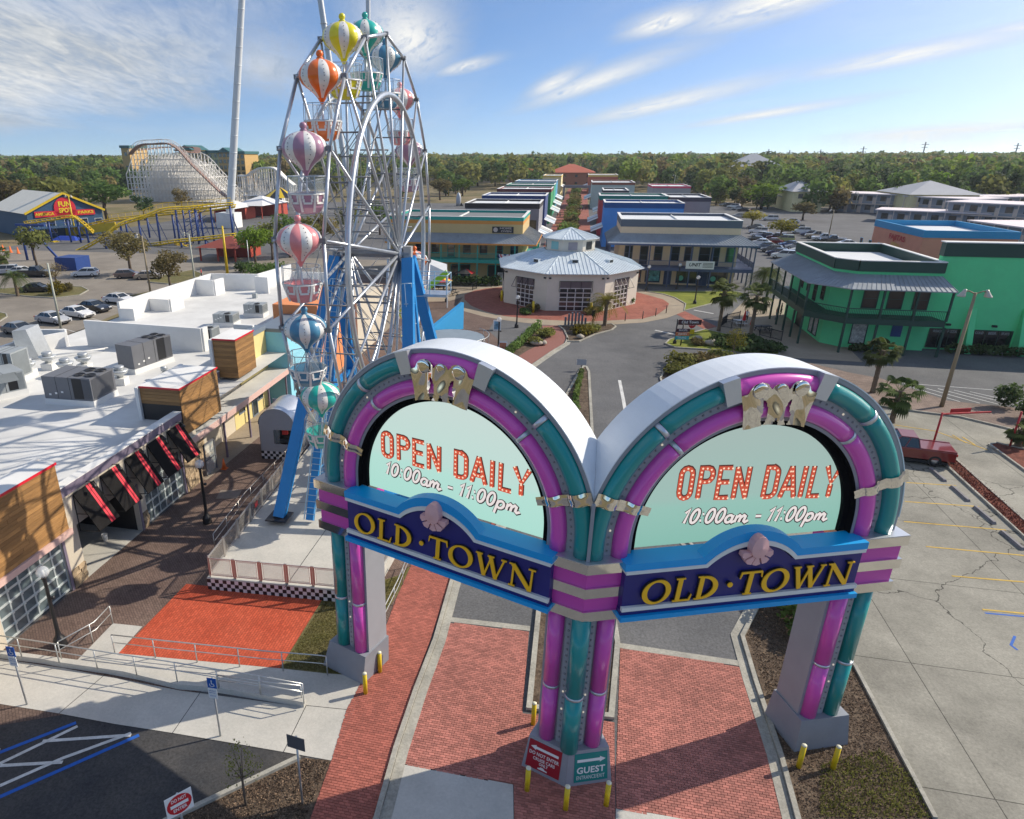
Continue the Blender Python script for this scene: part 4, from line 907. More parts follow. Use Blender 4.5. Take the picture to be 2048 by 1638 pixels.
# ---------------------------------------------------------------- ride platform, fence, booth
def build_platform():
    p=thing('ride_platform','raised concrete ride platform with a black and white chequered skirt','platform')
    c=[(-16.2,24.9),(-8.2,25.3),(-7.0,52),(-17.9,52)]; Z=.66
    b=MB(); b.prism(c,-.02,Z); b.build('slab',CONC,p)
    TB=M('black tile',(.015,.015,.017),.35,0,0); TW=M('white tile',(.70,.68,.70),.35,0,0)
    def tiles(a,e,rows,h,par,name='skirt_tiles',z0=.0,size=.2):
        d=Vector((e[0]-a[0],e[1]-a[1],0)); L=d.length; d.normalize(); nrm=Vector((d.y,-d.x,0)); n=int(round(L/size)); b=MB(); s=L/n
        for i in range(n):
            for j in range(rows):
                q=Vector((a[0],a[1],0))+d*(s*i)+nrm*.012; z=z0+j*h
                b.add([tuple(q+d*.004+Vector((0,0,z+.004))),tuple(q+d*(s-.004)+Vector((0,0,z+.004))),tuple(q+d*(s-.004)+Vector((0,0,z+h-.004))),tuple(q+d*.004+Vector((0,0,z+h-.004)))],[(0,1,2,3)],(i+j)%2)
        return b.build(name,[TB,TW],par,kind='stuff')
    tiles(c[0],c[1],3,.205,p)
    b=MB(); b.bar((-12.2,24.9,Z+.003),(-12.0,40,Z+.003),.03,.004); b.bar((-16.9,33,Z+.003),(-8,33.3,Z+.003),.03,.004); b.build('slab_joint',BLACK,p)
    # fence panels with mesh infill
    FS=M('brushed stainless',(.50,.47,.44),.35,.75,.08,3)
    MESHM=M('fine wire mesh',(.45,.43,.40),.45,.5,0,alpha=.34)
    f=thing('platform_fence','stainless panel fence along the edge of the ferris wheel platform','fence')
    def panel(a,e,red=False):
        A,E=Vector((*a,Z)),Vector((*e,Z)); d=(E-A).normalized(); q=MB(); z0,z1=Vector((0,0,.12)),Vector((0,0,1.06))
        A2,E2=A+d*.09,E-d*.09
        for r,t in ((.035,0),(.018,.075)):
            q.bar(A2+d*t+z0+Vector((0,0,t)),E2-d*t+z0+Vector((0,0,t)),r); q.bar(A2+d*t+z1-Vector((0,0,t)),E2-d*t+z1-Vector((0,0,t)),r); q.bar(A2+d*t+z0,A2+d*t+z1,r); q.bar(E2-d*t+z0,E2-d*t+z1,r)
        o=q.build('fence_panel',FS,f)
        q=MB(); q.quad(tuple(A2+d*.08+z0),tuple(E2-d*.08+z0),tuple(E2-d*.08+z1),tuple(A2+d*.08+z1)); q.build('mesh_infill',MESHM,o)
        if red:
            nrm=Vector((-d.y,d.x,0)); m=(A+E)/2+Vector((0,0,.62))-nrm*.03; q=MB(); q.add([tuple(m-d*.22-Vector((0,0,.16))),tuple(m+d*.22-Vector((0,0,.16))),tuple(m+d*.22+Vector((0,0,.16))),tuple(m-d*.22+Vector((0,0,.16)))],[(0,1,2,3)]); q.build('warning_plate',M('red plate',(.55,.02,.03),.5,0,0),o)
        for P in (A,E):
            q=MB(); q.bar(P+d*(.04 if P==A else -.04),P+d*(.04 if P==A else -.04)+Vector((0,0,1.12)),.06); q.build('post',FS,f)
    n=6; a,e=Vector((-16.1,25.02)),Vector((-8.3,25.42))
    for i in range(n): panel(tuple(a.lerp(e,i/n)),tuple(a.lerp(e,(i+1)/n)))
    n=9; a,e=Vector((-16.12,25.1)),Vector((-17.3,41))
    for i in range(n): panel(tuple(a.lerp(e,i/n)),tuple(a.lerp(e,(i+1)/n)),i==3)
    n=4; a,e=Vector((-8.25,25.5)),Vector((-7.9,33))
    for i in range(n): panel(tuple(a.lerp(e,i/n)),tuple(a.lerp(e,(i+1)/n)))
    def rail(name,pts,label,h=1.0,posts=1.8,z=0.,mids=(.55,),mat=FS,group=None,two=False):
        r=thing(name,label,'handrail',group=group); P=[Vector((*q,z)) if len(q)==2 else Vector(q) for q in pts]
        q=MB(); q.tube([x+Vector((0,0,h)) for x in P],.026,6); 
        for m in mids: q.tube([x+Vector((0,0,m)) for x in P],.02,6)
        q.build('rail',mat,r)
        L=[(P[i+1]-P[i]).length for i in range(len(P)-1)]; T=sum(L); n=max(1,int(round(T/posts)))
        for k in range(n+1):
            d=T*k/n; i=0
            while i<len(L)-1 and d>L[i]: d-=L[i]; i+=1
            x=P[i].lerp(P[i+1],min(1,d/L[i])); q=MB(); q.tube([x,x+Vector((0,0,h))],.026,6); q.build('post',mat,r)
        return r
    rail('handrail',[(-17.6,28.2),(-18.1,33),(-18.2,41)],'double steel handrail of the queue ramp beside the wheel platform')
    # the loading platform under the wheel with a blue picket fence
    b=MB(); b.box(-13.9,-8.6,34.6,42,.64,.95); lp=b.build('loading_platform',WBLUE); tag(lp,'low blue loading deck under the ferris wheel','platform')
    ft=thing('picket_fence','light blue picket fence around the loading deck of the wheel','fence'); PB=M('light blue steel',(.10,.34,.60),.4,.2,.05,2)
    def pick(a,e,z):
        A,E=Vector((*a,z)),Vector((*e,z)); q=MB(); q.bar(A+Vector((0,0,1.05)),E+Vector((0,0,1.05)),.05); q.bar(A+Vector((0,0,.12)),E+Vector((0,0,.12)),.05); q.build('fence_rail',PB,ft); n=int((E-A).length/.14); q=MB()
        for i in range(n+1): x=A.lerp(E,i/n); q.bar(x+Vector((0,0,.12)),x+Vector((0,0,1.05)),.022)
        q.build('pickets',PB,ft)
    pick((-14.1,34.5),(-11.2,34.5),.95); pick((-14.1,34.5),(-14.3,42),.95); pick((-15.6,37.5),(-15.9,44),.66)
    # ticket booth with a barrel roof
    BG=M('booth grey metal',(.40,.43,.48),.4,.3,.06,1.4)
    bo=thing('ticket_booth','grey ticket booth with a polished barrel roof beside the ferris wheel','booth',(-19.0,39.9,0),R(4))
    b=MB(); wv=1.25; nseg=14
    pr=[(-wv,0),(-wv,2.55)]+[(-wv*math.cos(math.pi*k/nseg),2.55+1.15*math.sin(math.pi*k/nseg)) for k in range(1,nseg)]+[(wv,2.55),(wv,0)]
    v=[(x,-.02,z) for x,z in pr]; 
    hole=[(-.25,1.15),(.95,1.15),(.95,2.2),(-.25,2.2)]
    b.add([(-wv,0,0),(wv,0,0),(wv,0,1.15),(-wv,0,1.15)],[(0,1,2,3)]); b.add([(-wv,0,1.15),(-.25,0,1.15),(-.25,0,2.2),(-wv,0,2.2)],[(0,1,2,3)]); b.add([(1.1,0,1.15),(wv,0,1.15),(wv,0,2.2),(1.1,0,2.2)],[(0,1,2,3)])
    b.add([(-wv,0,2.2),(wv,0,2.2),(wv,0,2.55)]+[(wv*math.cos(math.pi*k/nseg),0,2.55+1.15*math.sin(math.pi*k/nseg)) for k in range(1,nseg)]+[(-wv,0,2.55)],[tuple(range(nseg+3))])
    b.box(-wv,-wv+.06,0,2.9,0,2.55); b.box(wv-.06,wv,0,2.9,0,1.15); b.box(-wv,wv,2.9,2.96,0,3.4); b.box(wv-.06,wv,2.4,2.9,1.15,2.55)
    b.build('booth_wall',BG,bo)
    b=MB(); rr=1.02
    pts=[(-wv*rr*math.cos(math.pi*k/nseg),2.56+1.18*math.sin(math.pi*k/nseg)) for k in range(nseg+1)]
    v=[(x,y,z) for y in (-.06,3.0) for x,z in pts]; m=len(pts); b.add(v,[(i,m+i,m+i+1,i+1) for i in range(m-1)],0,True); b.build('barrel_roof',SILVER,bo)
    b=MB(); b.box(-.25,1.05,.9,1.0,1.15,2.2); b.build('dark_interior',BLACK,bo)
    b=MB(); b.quad((-.25,.01,1.16),(.2,.01,1.16),(.2,.01,2.2),(-.25,.01,2.2)); b.build('window_pane',CLEAR,bo)
    b=MB(); b.box(.25,.62,.3,.5,1.75,2.1); b.build('red_jacket',M('red cloth',(.6,.04,.03),.8,0,.1,5),bo)
    tiles((-wv,0),(wv,0),3,.2,bo,'chequered_tiles',0.,.2)
    return rail
rail=build_platform()
# ---------------------------------------------------------------- the long white-roofed shop building on the left
CREAM=M('cream stucco',(.56,.50,.40),.85,0,.05,1.5,.15,dirt=.08)
ROOFW=M('white membrane roof',(.70,.70,.68),.75,0,.09,.35,world=True,dirt=.42)
PARW=M('white parapet paint',(.76,.76,.74),.7,0,.06,.6,world=True,dirt=.22)
MAUVE=M('mauve metal fascia',(.20,.17,.23),.5,.2,.08,1.2)
PINKF=M('pale pink fascia',(.62,.42,.37),.6,0,.04,1.5)
REDCAP=M('red coping',(.62,.012,.03),.45,0,0)
ALU=M('pale aluminium frame',(.60,.66,.66),.4,.4,.05,2)
WOOD=M('stained timber board',(.30,.16,.055),.62,0,.28,1.6,.2,tint=.28,stretch=(1,1,9))
HV=M('hvac grey casing',(.155,.16,.175),.5,.2,.1,1.3)
HVL=M('hvac light casing',(.36,.39,.40),.5,.3,.1,1.3)
STONE=M('tan veneer stone',(.36,.27,.17),.85,0,.25,3.,.3,tint=.35)
def win(par,axis,pos,a0,a1,z0,z1,frame,pane=None,cols=1,rows=2,sgn=-1,fw=.09,name='window'):
    # window set in a wall at axis ('y' plane: spans x; 'x' plane: spans y); sgn is the outward direction
    b=MB()
    def bx(p0,p1,q0,q1,d0,d1):
        lo,hi=sorted((pos+sgn*d0,pos+sgn*d1))
        if axis=='y': b.box(p0,p1,lo,hi,q0,q1)
        else: b.box(lo,hi,p0,p1,q0,q1)
    bx(a0-fw,a0,z0-fw,z1+fw,.0,.06); bx(a1,a1+fw,z0-fw,z1+fw,0,.06); bx(a0,a1,z0-fw,z0,0,.07); bx(a0,a1,z1,z1+fw,0,.06)
    for i in range(1,cols): x=a0+(a1-a0)*i/cols; bx(x-fw*.25,x+fw*.25,z0,z1,.0,.04)
    for j in range(1,rows): z=z0+(z1-z0)*j/rows; bx(a0,a1,z-fw*.25,z+fw*.25,0,.042)
    f=b.build(name,frame,par)
    b=MB(); bx(a0,a1,z0,z1,.003,.012); b.build('pane',pane or GLASSM,f)
    return f
def planks(par,axis,pos,a0,a1,z0,z1,sgn,h=.2,seed=1):
    r=random.Random(seed); z=z0
    vs=[]
    while z<z1-.02:
        hh=min(h,z1-z); cuts=[a0]+sorted(a0+(a1-a0)*(i+r.uniform(-.3,.3))/max(1,int((a1-a0)/2.4)) for i in range(1,max(1,int((a1-a0)/2.4))))+[a1]
        for p,q in zip(cuts,cuts[1:]):
            b=MB(); d=.02+r.uniform(0,.012); lo,hi=sorted((pos,pos+sgn*d)); t=r.random()
            if axis=='x': b.box(lo,hi,p+.006,q-.006,z+.006,z+hh-.006,0,t)
            else: b.box(p+.006,q-.006,lo,hi,z+.006,z+hh-.006,0,t)
            b.build('plank',WOOD,par)
        z+=hh
def stones(par,axis,pos,a0,a1,z0,z1,sgn,seed=1,h=.2):
    r=random.Random(seed); z=z0
    while z<z1-.04:
        hh=min(h*r.uniform(.8,1.3),z1-z); a=a0
        while a<a1-.03:
            w=min(r.uniform(.22,.5),a1-a); d=r.uniform(.04,.11); lo,hi=sorted((pos,pos+sgn*d)); b=MB()
            if axis=='x': b.box(lo,hi,a+.008,a+w-.008,z+.008,z+hh-.008,0,r.random())
            else: b.box(a+.008,a+w-.008,lo,hi,z+.008,z+hh-.008,0,r.random())
            b.build('stone',STONE,par); a+=w
        z+=hh
def garage(par,axis,pos,a0,a1,z0,z1,cols,rows,sgn,fr,pane):
    b=MB()
    def bx(p0,p1,q0,q1,d0,d1):
        lo,hi=sorted((pos+sgn*d0,pos+sgn*d1))
        if axis=='y': b.box(p0,p1,lo,hi,q0,q1)
        else: b.box(lo,hi,p0,p1,q0,q1)
    for i in range(cols+1): x=a0+(a1-a0)*i/cols; bx(x-.04,x+.04,z0,z1,0,.05)
    for j in range(rows+1): z=z0+(z1-z0)*j/rows; bx(a0,a1,z-.05,z+.05,0,.055)
    g=b.build('garage_door',fr,par)
    w=(a1-a0)/cols; h=(z1-z0)/rows; pb=MB()
    if axis=='y': pb.box(-w/2+.03,w/2-.03,-.006,.006,-h/2+.04,h/2-.04)
    else: pb.box(-.006,.006,-w/2+.03,w/2-.03,-h/2+.04,h/2-.04)
    me=pb.mesh('pane',pane)
    for i in range(cols):
        for j in range(rows):
            a,z=a0+w*(i+.5),z0+h*(j+.5); link('pane',me,g,(a,pos+sgn*.02,z) if axis=='y' else (pos+sgn*.02,a,z))
    b=MB()
    for i in range(1,cols):
        for j in range(1,rows): x=a0+w*i; z=z0+h*j; bx(x-.07,x+.07,z-.08,z+.02,.05,.09)
    b.build('hinge_plates',fr,g,kind='stuff')
    return g
def left_building():
    L=thing('shop_building','long low shop building with white flat roofs, timber towers and black awnings','building',(0,0,0))
    UF=-22.6; RZ=4.55
    b=MB(); b.prism([(UF,14),(UF,29.25),(UF,50.5),(-24.8,50.5),(-24.8,62),(-31,84),(-44.5,84),(-44.5,14)],RZ-.02,RZ); b.build('roof',ROOFW,L)
    w=MB()
    # street wall with openings: bay 24.6-29.2 and the glazed doors
    for y0,y1,z0,z1 in ((14,19.35,0,4.75),(19.35,23.45,2.85,4.75),(23.45,24.6,0,4.75),(24.6,29.25,3.0,4.75),(29.25,29.95,0,4.75),(29.95,33.85,3.0,4.75),(33.85,35.9,0,4.75)): w.box(UF-.3,UF,y0,y1,z0,z1)
    w.box(-24.7,-24.4,35.9,50.5,0,4.75); w.box(UF-.3,-24.4,35.6,35.9,0,4.75)
    w.box(-44.5,-44.3,14,84,0,RZ); w.box(-44.3,UF,13.9,14.1,0,RZ)
    w.build('front_wall',CREAM,L)
    w=MB(); w.box(-27,-26.9,24.2,29.6,0,3.2); w.box(-26.9,UF-.3,24.5,24.6,0,3.2); w.box(-26.9,UF-.3,29.25,29.35,0,3.2); w.build('bay_wall',BLACK,L)
    w=MB(); w.sheet([(-26.9,24.6),(UF+.02,24.6),(UF+.02,29.25),(-26.9,29.25)],.012); w.build('bay_floor',CONC,L)
    w=MB(); w.sheet([(UF-2,35.9),(UF+.3,35.9),(UF+.5,44),(UF+1.1,58),(-24.4,58),(-24.4,35.9)],.014); w.build('arcade_floor',TAN,L)
    w=MB(); w.sheet([(-30,58),(-21.5,58),(-21.5,95),(-30,95)],.014); w.build('arcade_floor',TAN,L)
    # mauve fascia
    for y0,y1,x in ((23.98,34.45,UF),(39.1,42.6,-24.4)):
        w=MB(); w.box(x-.35,x+.10,y0,y1,4.75,5.22); w.build('fascia',MAUVE,L)
        w=MB(); w.box(x-.40,x+.12,y0,y1,5.22,5.27); w.build('coping',PARW,L)
    # timber towers
    for (y0,y1,x,xb,z0,z1,sd) in ((17.5,23.95,UF+.12,-23.6,3.18,6.55,0),(34.5,39.05,UF+.12,-25.1,3.66,6.65,1),(42.7,45.6,-22.9,-24.6,4.75,7.55,1)):
        t=MB(); t.box(xb,x,y0,y1,z0,z1); tw=t.build('timber_tower',CREAM if not sd else BLACK,L)
        planks(tw,'x',x,y0,y1,z0,z1,1,.2,int(y0))
        if sd: planks(tw,'y',y0,xb,x,z0 if y0>40 else 5.6,z1,-1,.2,int(y0)+3)
        t=MB(); t.box(xb-.04,x+.05,y0-.05,y1+.05,z1,z1+.03); t.build('white_cap',PARW,L)
        t=MB(); t.box(x+.035,x+.07,y0-.07,y1+.07,z1-.06,z1+.05); 
        if sd: t.box(xb,x+.035,y0-.07,y0-.035,z1-.06,z1+.05)
        t.build('red_coping',REDCAP,L)
        t=MB(); t.box(xb-.22,xb-.002,y0-.2,y1+.4,RZ,z1-.02); t.build('tower_back',PARW,L)
    # pale pink canopies
    t=MB(); t.box(UF-.2,UF+.25,15,24.05,2.86,3.16); t.build('canopy_fascia',PINKF,L)
    t=MB(); t.box(UF-.05,UF+.12,35.0,50.5,2.78,3.22); t.build('canopy_fascia',PINKF,L)
    t=MB(); t.box(-24.4,UF-.05,35.9,50.5,3.1,3.2); t.box(UF-.05,UF+.12,35,50.5,3.222,3.24); t.build('canopy_roof',ROOFW,L)
    for y in (39.5,43.2,46.8,50.2):
        t=MB(); t.box(UF-.14,UF-.02,y-.06,y+.06,0,3.1); t.build('canopy_post',MAUVE,L)
    # garage doors, panes
    PG=M('garage glass',(.10,.13,.14),.08,0,.5,1.2,spec=.9)
    garage(L,'x',UF-.12,19.4,23.42,.12,2.85,6,5,1,ALU,PG); garage(L,'x',UF-.12,30.0,33.8,.12,3.0,6,5,1,ALU,PG)
    t=MB()
    for y in (23.44,29.28,33.84): t.box(UF,UF+.05,y,y+.16,0,2.85)
    t.build('door_jamb',MAUVE,L,kind='stuff')
    # stone piers
    for y0,y1,z1,s in ((23.62,24.58,1.0,1),(29.46,29.93,1.0,2),(34.05,35.85,2.75,3)): stones(L,'x',UF,y0,y1,0.02,z1,1,s)
    stones(L,'y',35.9,-24.35,UF,.02,2.7,1,6); stones(L,'x',-24.4,38.6,39.5,.02,2.7,1,9)
    # red entrance doors
    t=MB()
    for a,bb in ((36.05,36.2),(37.2,37.3),(38.3,38.45)): t.box(-24.4,-24.3,a,bb,0,2.7)
    t.box(-24.4,-24.29,36.2,38.3,2.1,2.25); t.box(-24.4,-24.29,36.2,38.3,0,.25); dr=t.build('entrance_door',REDCAP,L); 
    t=MB(); t.box(-24.38,-24.34,36.2,38.3,.25,2.1); t.build('pane',GLASSM,dr); t=MB(); t.box(-24.38,-24.33,36.2,38.3,2.25,2.7); t.build('pane',GLASSM,dr)
    t=MB(); t.box(UF+.0,UF+.08,36.4,36.5,0,2.2); t.box(UF,UF+.08,37.7,37.8,0,2.2); t.box(UF,UF+.08,36.4,37.8,2.1,2.2); t.box(UF,UF+.08,36.5,37.7,1.0,1.08); o=t.build('glass_door',HV,L); t=MB(); t.box(UF+.03,UF+.05,36.5,37.7,.05,2.1); t.build('pane',CLEAR,o)
    # yellow and pale blue shop fronts further along
    YW=M('butter yellow stucco',(.66,.55,.24),.85,0,.05,1.5); CY=M('cyan stucco',(.25,.60,.74),.85,0,.05,1.5); OR=M('coral orange stucco',(.72,.26,.10),.8,0,.06,1.2); SLATE=M('slate blue coping',(.18,.22,.27),.5,.2,.05,1.2)
    t=MB(); t.box(-24.9,-24.28,45.6,50.5,3.22,6.4); t.box(-24.9,-24.38,44.2,50.5,0,3.1); t.build('yellow_wall',YW,L); t=MB(); t.box(-25.1,-24.2,45.6,50.5,6.4,6.75); t.build('coping',SLATE,L)
    t=MB(); t.box(-25,-22.4,50.55,56,0,6.2); t.build('cyan_wall',CY,L); t=MB(); t.box(-25,-22.3,50.55,56,6.2,6.5); t.build('coping',SLATE,L)
    t=MB(); t.box(-26,-21.8,56.05,66,0,7.3); t.build('orange_wall',OR,L)
    t=MB(); t.box(-27,-21.4,66.05,76,0,5.8); t.build('cream_wall',CREAM,L)
    for a in (45.0,47.2,48.3): win(L,'x',-24.38,a,a+.8,1.1 if a!=47.2 else .1,2.4,SLATE,None,1,2,1)
    win(L,'x',-22.4,51.2,52.6,1.2,2.6,SLATE,None,1,2,1); win(L,'x',-22.4,53.6,55,1.2,2.6,SLATE,None,1,2,1)
    # parapet walls on the roof
    def wall(p,q,z0,z1a,z1b,th=.28,name='parapet'):
        A,B_=Vector((*p,0)),Vector((*q,0)); d=(B_-A).normalized(); n=Vector((-d.y,d.x,0))*th/2; v=[]
        for P,z1 in ((A,z1a),(B_,z1b)):
            for s in (-1,1): v+=[tuple(P+n*s+Vector((0,0,z0))),tuple(P+n*s+Vector((0,0,z1)))]
        t=MB(); t.add(v,[(0,4,5,1),(2,3,7,6),(1,5,7,3),(0,1,3,2),(4,6,7,5),(0,2,6,4)]); t.build(name,PARW,L)
    wall((-41.6,48.8),(-43.6,45.2),RZ,5.8,5.8); wall((-41.6,48.8),(-44.4,48.2),RZ,6.0,6.0); wall((-43.6,45.2),(-43.9,14),RZ,5.7,5.7)
    wall((-40.0,49.3),(-29.4,49.5),RZ,6.75,6.5); wall((-29.4,49.5),(-29.35,50.2),RZ,6.5,6.5); 
    wall((-26.6,49.8),(-24.9,49.8),RZ,6.9,6.9)
    wall((-43.4,58.6),(-42.8,75.8),RZ,6.3,6.4); wall((-42.9,75.8),(-36.9,76.2),RZ,6.4,6.45); wall((-36.9,76.2),(-35.9,84),RZ,6.45,6.5); wall((-43.4,58.6),(-41.8,58.7),RZ,5.7,5.7)
    wall((-40.6,63),(-43.0,63.3),RZ,5.8,5.8); wall((-40.6,63),(-40.45,65.2),RZ,5.8,5.8); wall((-40.4,72),(-42.9,72.3),RZ,6.3,6.3); wall((-40.4,72),(-40.2,73.8),RZ,6.3,6.3); wall((-34.8,74.5),(-36.6,74.8),RZ,6.4,6.4)
    wall((-30.3,84),(-35.9,84),RZ,5.6,5.6); wall((-24.9,62),(-30.5,83.8),RZ,5.2,5.2); wall((-24.9,50.6),(-24.9,61.9),RZ,5.1,5.1)
    # five awnings with red stripes, each with a gooseneck lamp
    for i in range(5):
        y=24.72+2.02*i; aw=thing('awning',('first','second','third','fourth','fifth')[i]+' black panel awning with twin red stripes from the near timber tower','awning',(UF,y,0),0,'black awnings along the shop wall')
        yw=1.52; zt,zb,ox=4.62,2.72,1.15
        t=MB(); t.add([(.06,0,zt),(.06,yw,zt),(ox,yw,zb),(ox,0,zb),(.02,0,zt-.05),(.02,yw,zt-.05),(ox-.03,yw,zb-.04),(ox-.03,0,zb-.04)],[(0,3,2,1),(4,5,6,7),(0,1,5,4),(1,2,6,5),(2,3,7,6),(3,0,4,7)]); t.build('awning_panel',M('black awning cloth',(.014,.013,.013),.85,0,.2,3,spec=.08) if not i else bpy.data.materials['black awning cloth'],aw)
        for s in (.90,1.08):
            t=MB(); t.add([(.065,s,zt+.004),(.065,s+.14,zt+.004),(ox+.004,s+.14,zb+.003),(ox+.004,s,zb+.003)],[(0,3,2,1)]); t.build('red_stripe',M('red awning stripe',(.62,.008,.03),.6,0,0) if not i and s<1 else bpy.data.materials['red awning stripe'],aw)
        t=MB()
        for s in (.03,yw-.03): t.bar((.02,s,zt-.1),(.02,s,zb-.15),.035); t.bar((.02,s,zb-.15),(ox-.02,s,zb-.03),.035); t.bar((.02,s,zb+.8),(ox*.55,s,zb+.85),.03)
        t.build('bracket',BLACK,aw,kind='stuff')
        lp=thing('gooseneck_lamp','black gooseneck lamp over the %s black awning from the near timber tower'%('first','second','third','fourth','fifth')[i],'lamp',(UF,y+.95,4.72),0,'gooseneck lamps over the awnings')
        t=MB(); t.tube([(0,0,0),(.15,0,.12),(.5,-.06,.16),(.62,-.1,.08)],.022,6); t.build('arm',BLACK,lp)
        t=MB(); t.lathe([(.13,-.02),(.11,.04),(.03,.12),(.02,.16)],10,(.64,-.1,-.06)); t.build('lamp_shade',BLACK,lp)
    # plant on the roof
    n=0
    def hvac(x,y,w,d,h,rz,label,fans=4,mat=HV,hood=False,sc=1):
        u=thing('air_conditioner',label,'rooftop unit',(x,y,RZ),rz,'rooftop air conditioners')
        t=MB(); t.box(-w/2-.05,w/2+.05,-d/2-.05,d/2+.05,0,.38); t.build('curb',PARW,u)
        t=MB(); t.box(-w/2,w/2,-d/2,d/2,.38,.38+h); t.build('casing',mat,u)
        t=MB()
        for s in (.28,.55): t.box(-w/2+w*s,-w/2+w*s+.02,-d/2-.012,d/2+.012,.40,.38+h+.012)
        t.box(w*.12,w*.32,-d/2-.014,-d/2,.48,.38+h-.05); t.build('panel_seam',BLACK,u,kind='stuff')
        t=MB()
        for k in range(int(w*.17/.06)): xx=w*.33+k*.06; t.box(xx,xx+.03,-d/2-.03,-d/2,.5,.38+h-.1)
        for k in range(int(d*.9/.07)): yy=-d*.45+k*.07; t.box(w/2,w/2+.025,yy,yy+.035,.5,.38+h-.1)
        t.build('louvre',mat,u,kind='stuff')
        t=MB()
        for q in range(3): t.box(-w*.4+q*w*.13,-w*.4+q*w*.13+.16,-d/2-.016,-d/2,.62+.1*q,.74+.1*q)
        t.build('data_label',WHITE,u,kind='stuff')
        for k in range(fans):
            cx=w*(.16+.22*(k//2)); cy=(-.22+.44*(k%2))*d; r=min(.36,d*.2)
            t=MB(); t.lathe([(r,.38+h),(r,.38+h+.06),(r-.05,.38+h+.06),(r-.06,.38+h+.015),(.1,.38+h+.01),(.08,.38+h+.05),(.001,.38+h+.05)],16,(cx,cy,0),cap=False); t.build('fan',BLACK,u)
        if hood:
            t=MB(); t.add([(-w/2,-d/2,.38+h),(w*.3,-d/2,.38+h),(w*.3,-d/2-.7,.75+h*.4),(-w/2,-d/2-.7,.75+h*.4)],[(0,3,2,1),(0,1,2,3)]); t.build('intake_hood',mat,u)
        return u
    hvac(-31.3,37.0,3.5,2.45,1.5,R(1),'largest grey rooftop unit with four fans above the awnings')
    hvac(-31.5,44.7,3.9,1.6,1.75,R(78),'tall grey rooftop unit with fans standing beside the white divider wall',4)
    hvac(-37.4,36.6,2.8,2.4,1.3,R(60),'grey rooftop unit with a sloping intake hood at the left edge of the roof',0,HVL,True)
    hvac(-38.8,39.6,1.6,1.8,1.9,R(5),'light grey rooftop unit partly cut off behind the hooded one',0,HVL)
    hvac(-32.0,58.6,2.0,1.5,.8,R(3),'small grey rooftop unit behind the divider wall, nearer of the two',1,HVL)
    hvac(-31.0,62.9,2.0,1.4,.9,R(3),'small grey rooftop unit behind the divider wall, farther of the two',1,HVL)
    hvac(-30.2,52.3,1.0,1.5,1.0,R(3),'small grey rooftop unit at the end of the divider wall',1,HVL)
    t=MB(); t.box(-.25,.25,-.2,.2,0,.55); o=t.build('electrical_box',HVL); o.location=(-35.2,71.5,RZ); tag(o,'small grey electrical cabinet on pipes near the back roof wall','cabinet')
    VM=M('spun aluminium vent',(.58,.60,.60),.4,.5,.08,2)
    vp=None
    for (px,py),lb in zip(((60,752),(100,738),(135,752),(171,740),(243,768)),('leftmost roof fan of the group of four','rear left roof fan of the group of four','middle roof fan of the group of four','right hand roof fan of the group of four, with a cable','lone roof fan between the two big grey units')):
        x,y=G(px,py,RZ); v=thing('roof_fan','white domed '+lb,'roof vent',(x,y,RZ),.2,'domed roof fans')
        if not vp:
            t=MB(); t.box(-.42,.42,-.42,.42,0,.5); me1=t.mesh('curb',PARW); t=MB(); t.lathe([(.22,.5),(.24,.66),(.5,.80),(.56,.95),(.52,1.0),(.30,1.02)],16); t.lathe([(.60,.98),(.62,1.03),(.36,1.05)],16); me2=t.mesh('shroud',VM); t=MB(); t.lathe([(.34,1.05),(.36,1.30),(.30,1.34),(.001,1.35)],14); me3=t.mesh('motor_cap',STEEL); vp=1
        link('curb',me1,v); link('shroud',me2,v); link('motor_cap',me3,v)
    x,y=G(331,757,RZ); v=thing('roof_vent','small ridged white vent by the middle timber tower','roof vent',(x,y,RZ)); t=MB(); t.box(-.2,.2,-.2,.2,0,.45); t.build('curb',PARW,v); t=MB(); t.lathe([(.14,.45),(.16,.6),(.26,.62),(.2,.68),(.28,.74),(.2,.8),(.26,.86),(.001,.92)],12); t.build('cowl',VM,v)
    t=MB(); t.add([(-.9,-.8,0),(.9,-.8,0),(.9,1.2,0),(-.9,1.2,0),(-.9,-.8,2.6),(.2,-.8,2.7),(.2,1.2,2.7),(-.9,1.2,2.6)],[(0,1,5,4),(1,2,6,5),(2,3,7,6),(3,0,4,7),(4,5,6,7)]); o=t.build('duct_hood',STEEL); o.location=(-42.0,45.3,RZ-.3); o.rotation_euler.z=R(14); tag(o,'sloping galvanised duct hood at the corner of the white parapet','duct')
    t=MB(); 
    for k in range(2): t.tube([(-41.0+k*.3,44.4+k*.5,RZ+.25),(-38.6+k*.3,46.6+k*.5,RZ+.25),(-37.2,47.6+k*.4,RZ+.3)],.045,6)
    o=t.build('roof_pipes',PARW); tag(o,'white roof pipes running towards the parapet corner','pipe'); o['kind']='stuff'
    # bits under the awnings
    bk=thing('paint_bucket','white paint bucket standing in the open bay under the awnings','bucket',(-24.0,27.9,.012)); t=MB(); t.lathe([(.13,0),(.16,.36),(.17,.38),(.15,.38),(.12,.04)],12); t.build('pail',WHITE,bk); t=MB(); t.tube([(-.16,0,.36),(-.1,0,.2),(.1,0,.2),(.16,0,.36)],.01,5); t.build('handle',STEEL,bk)
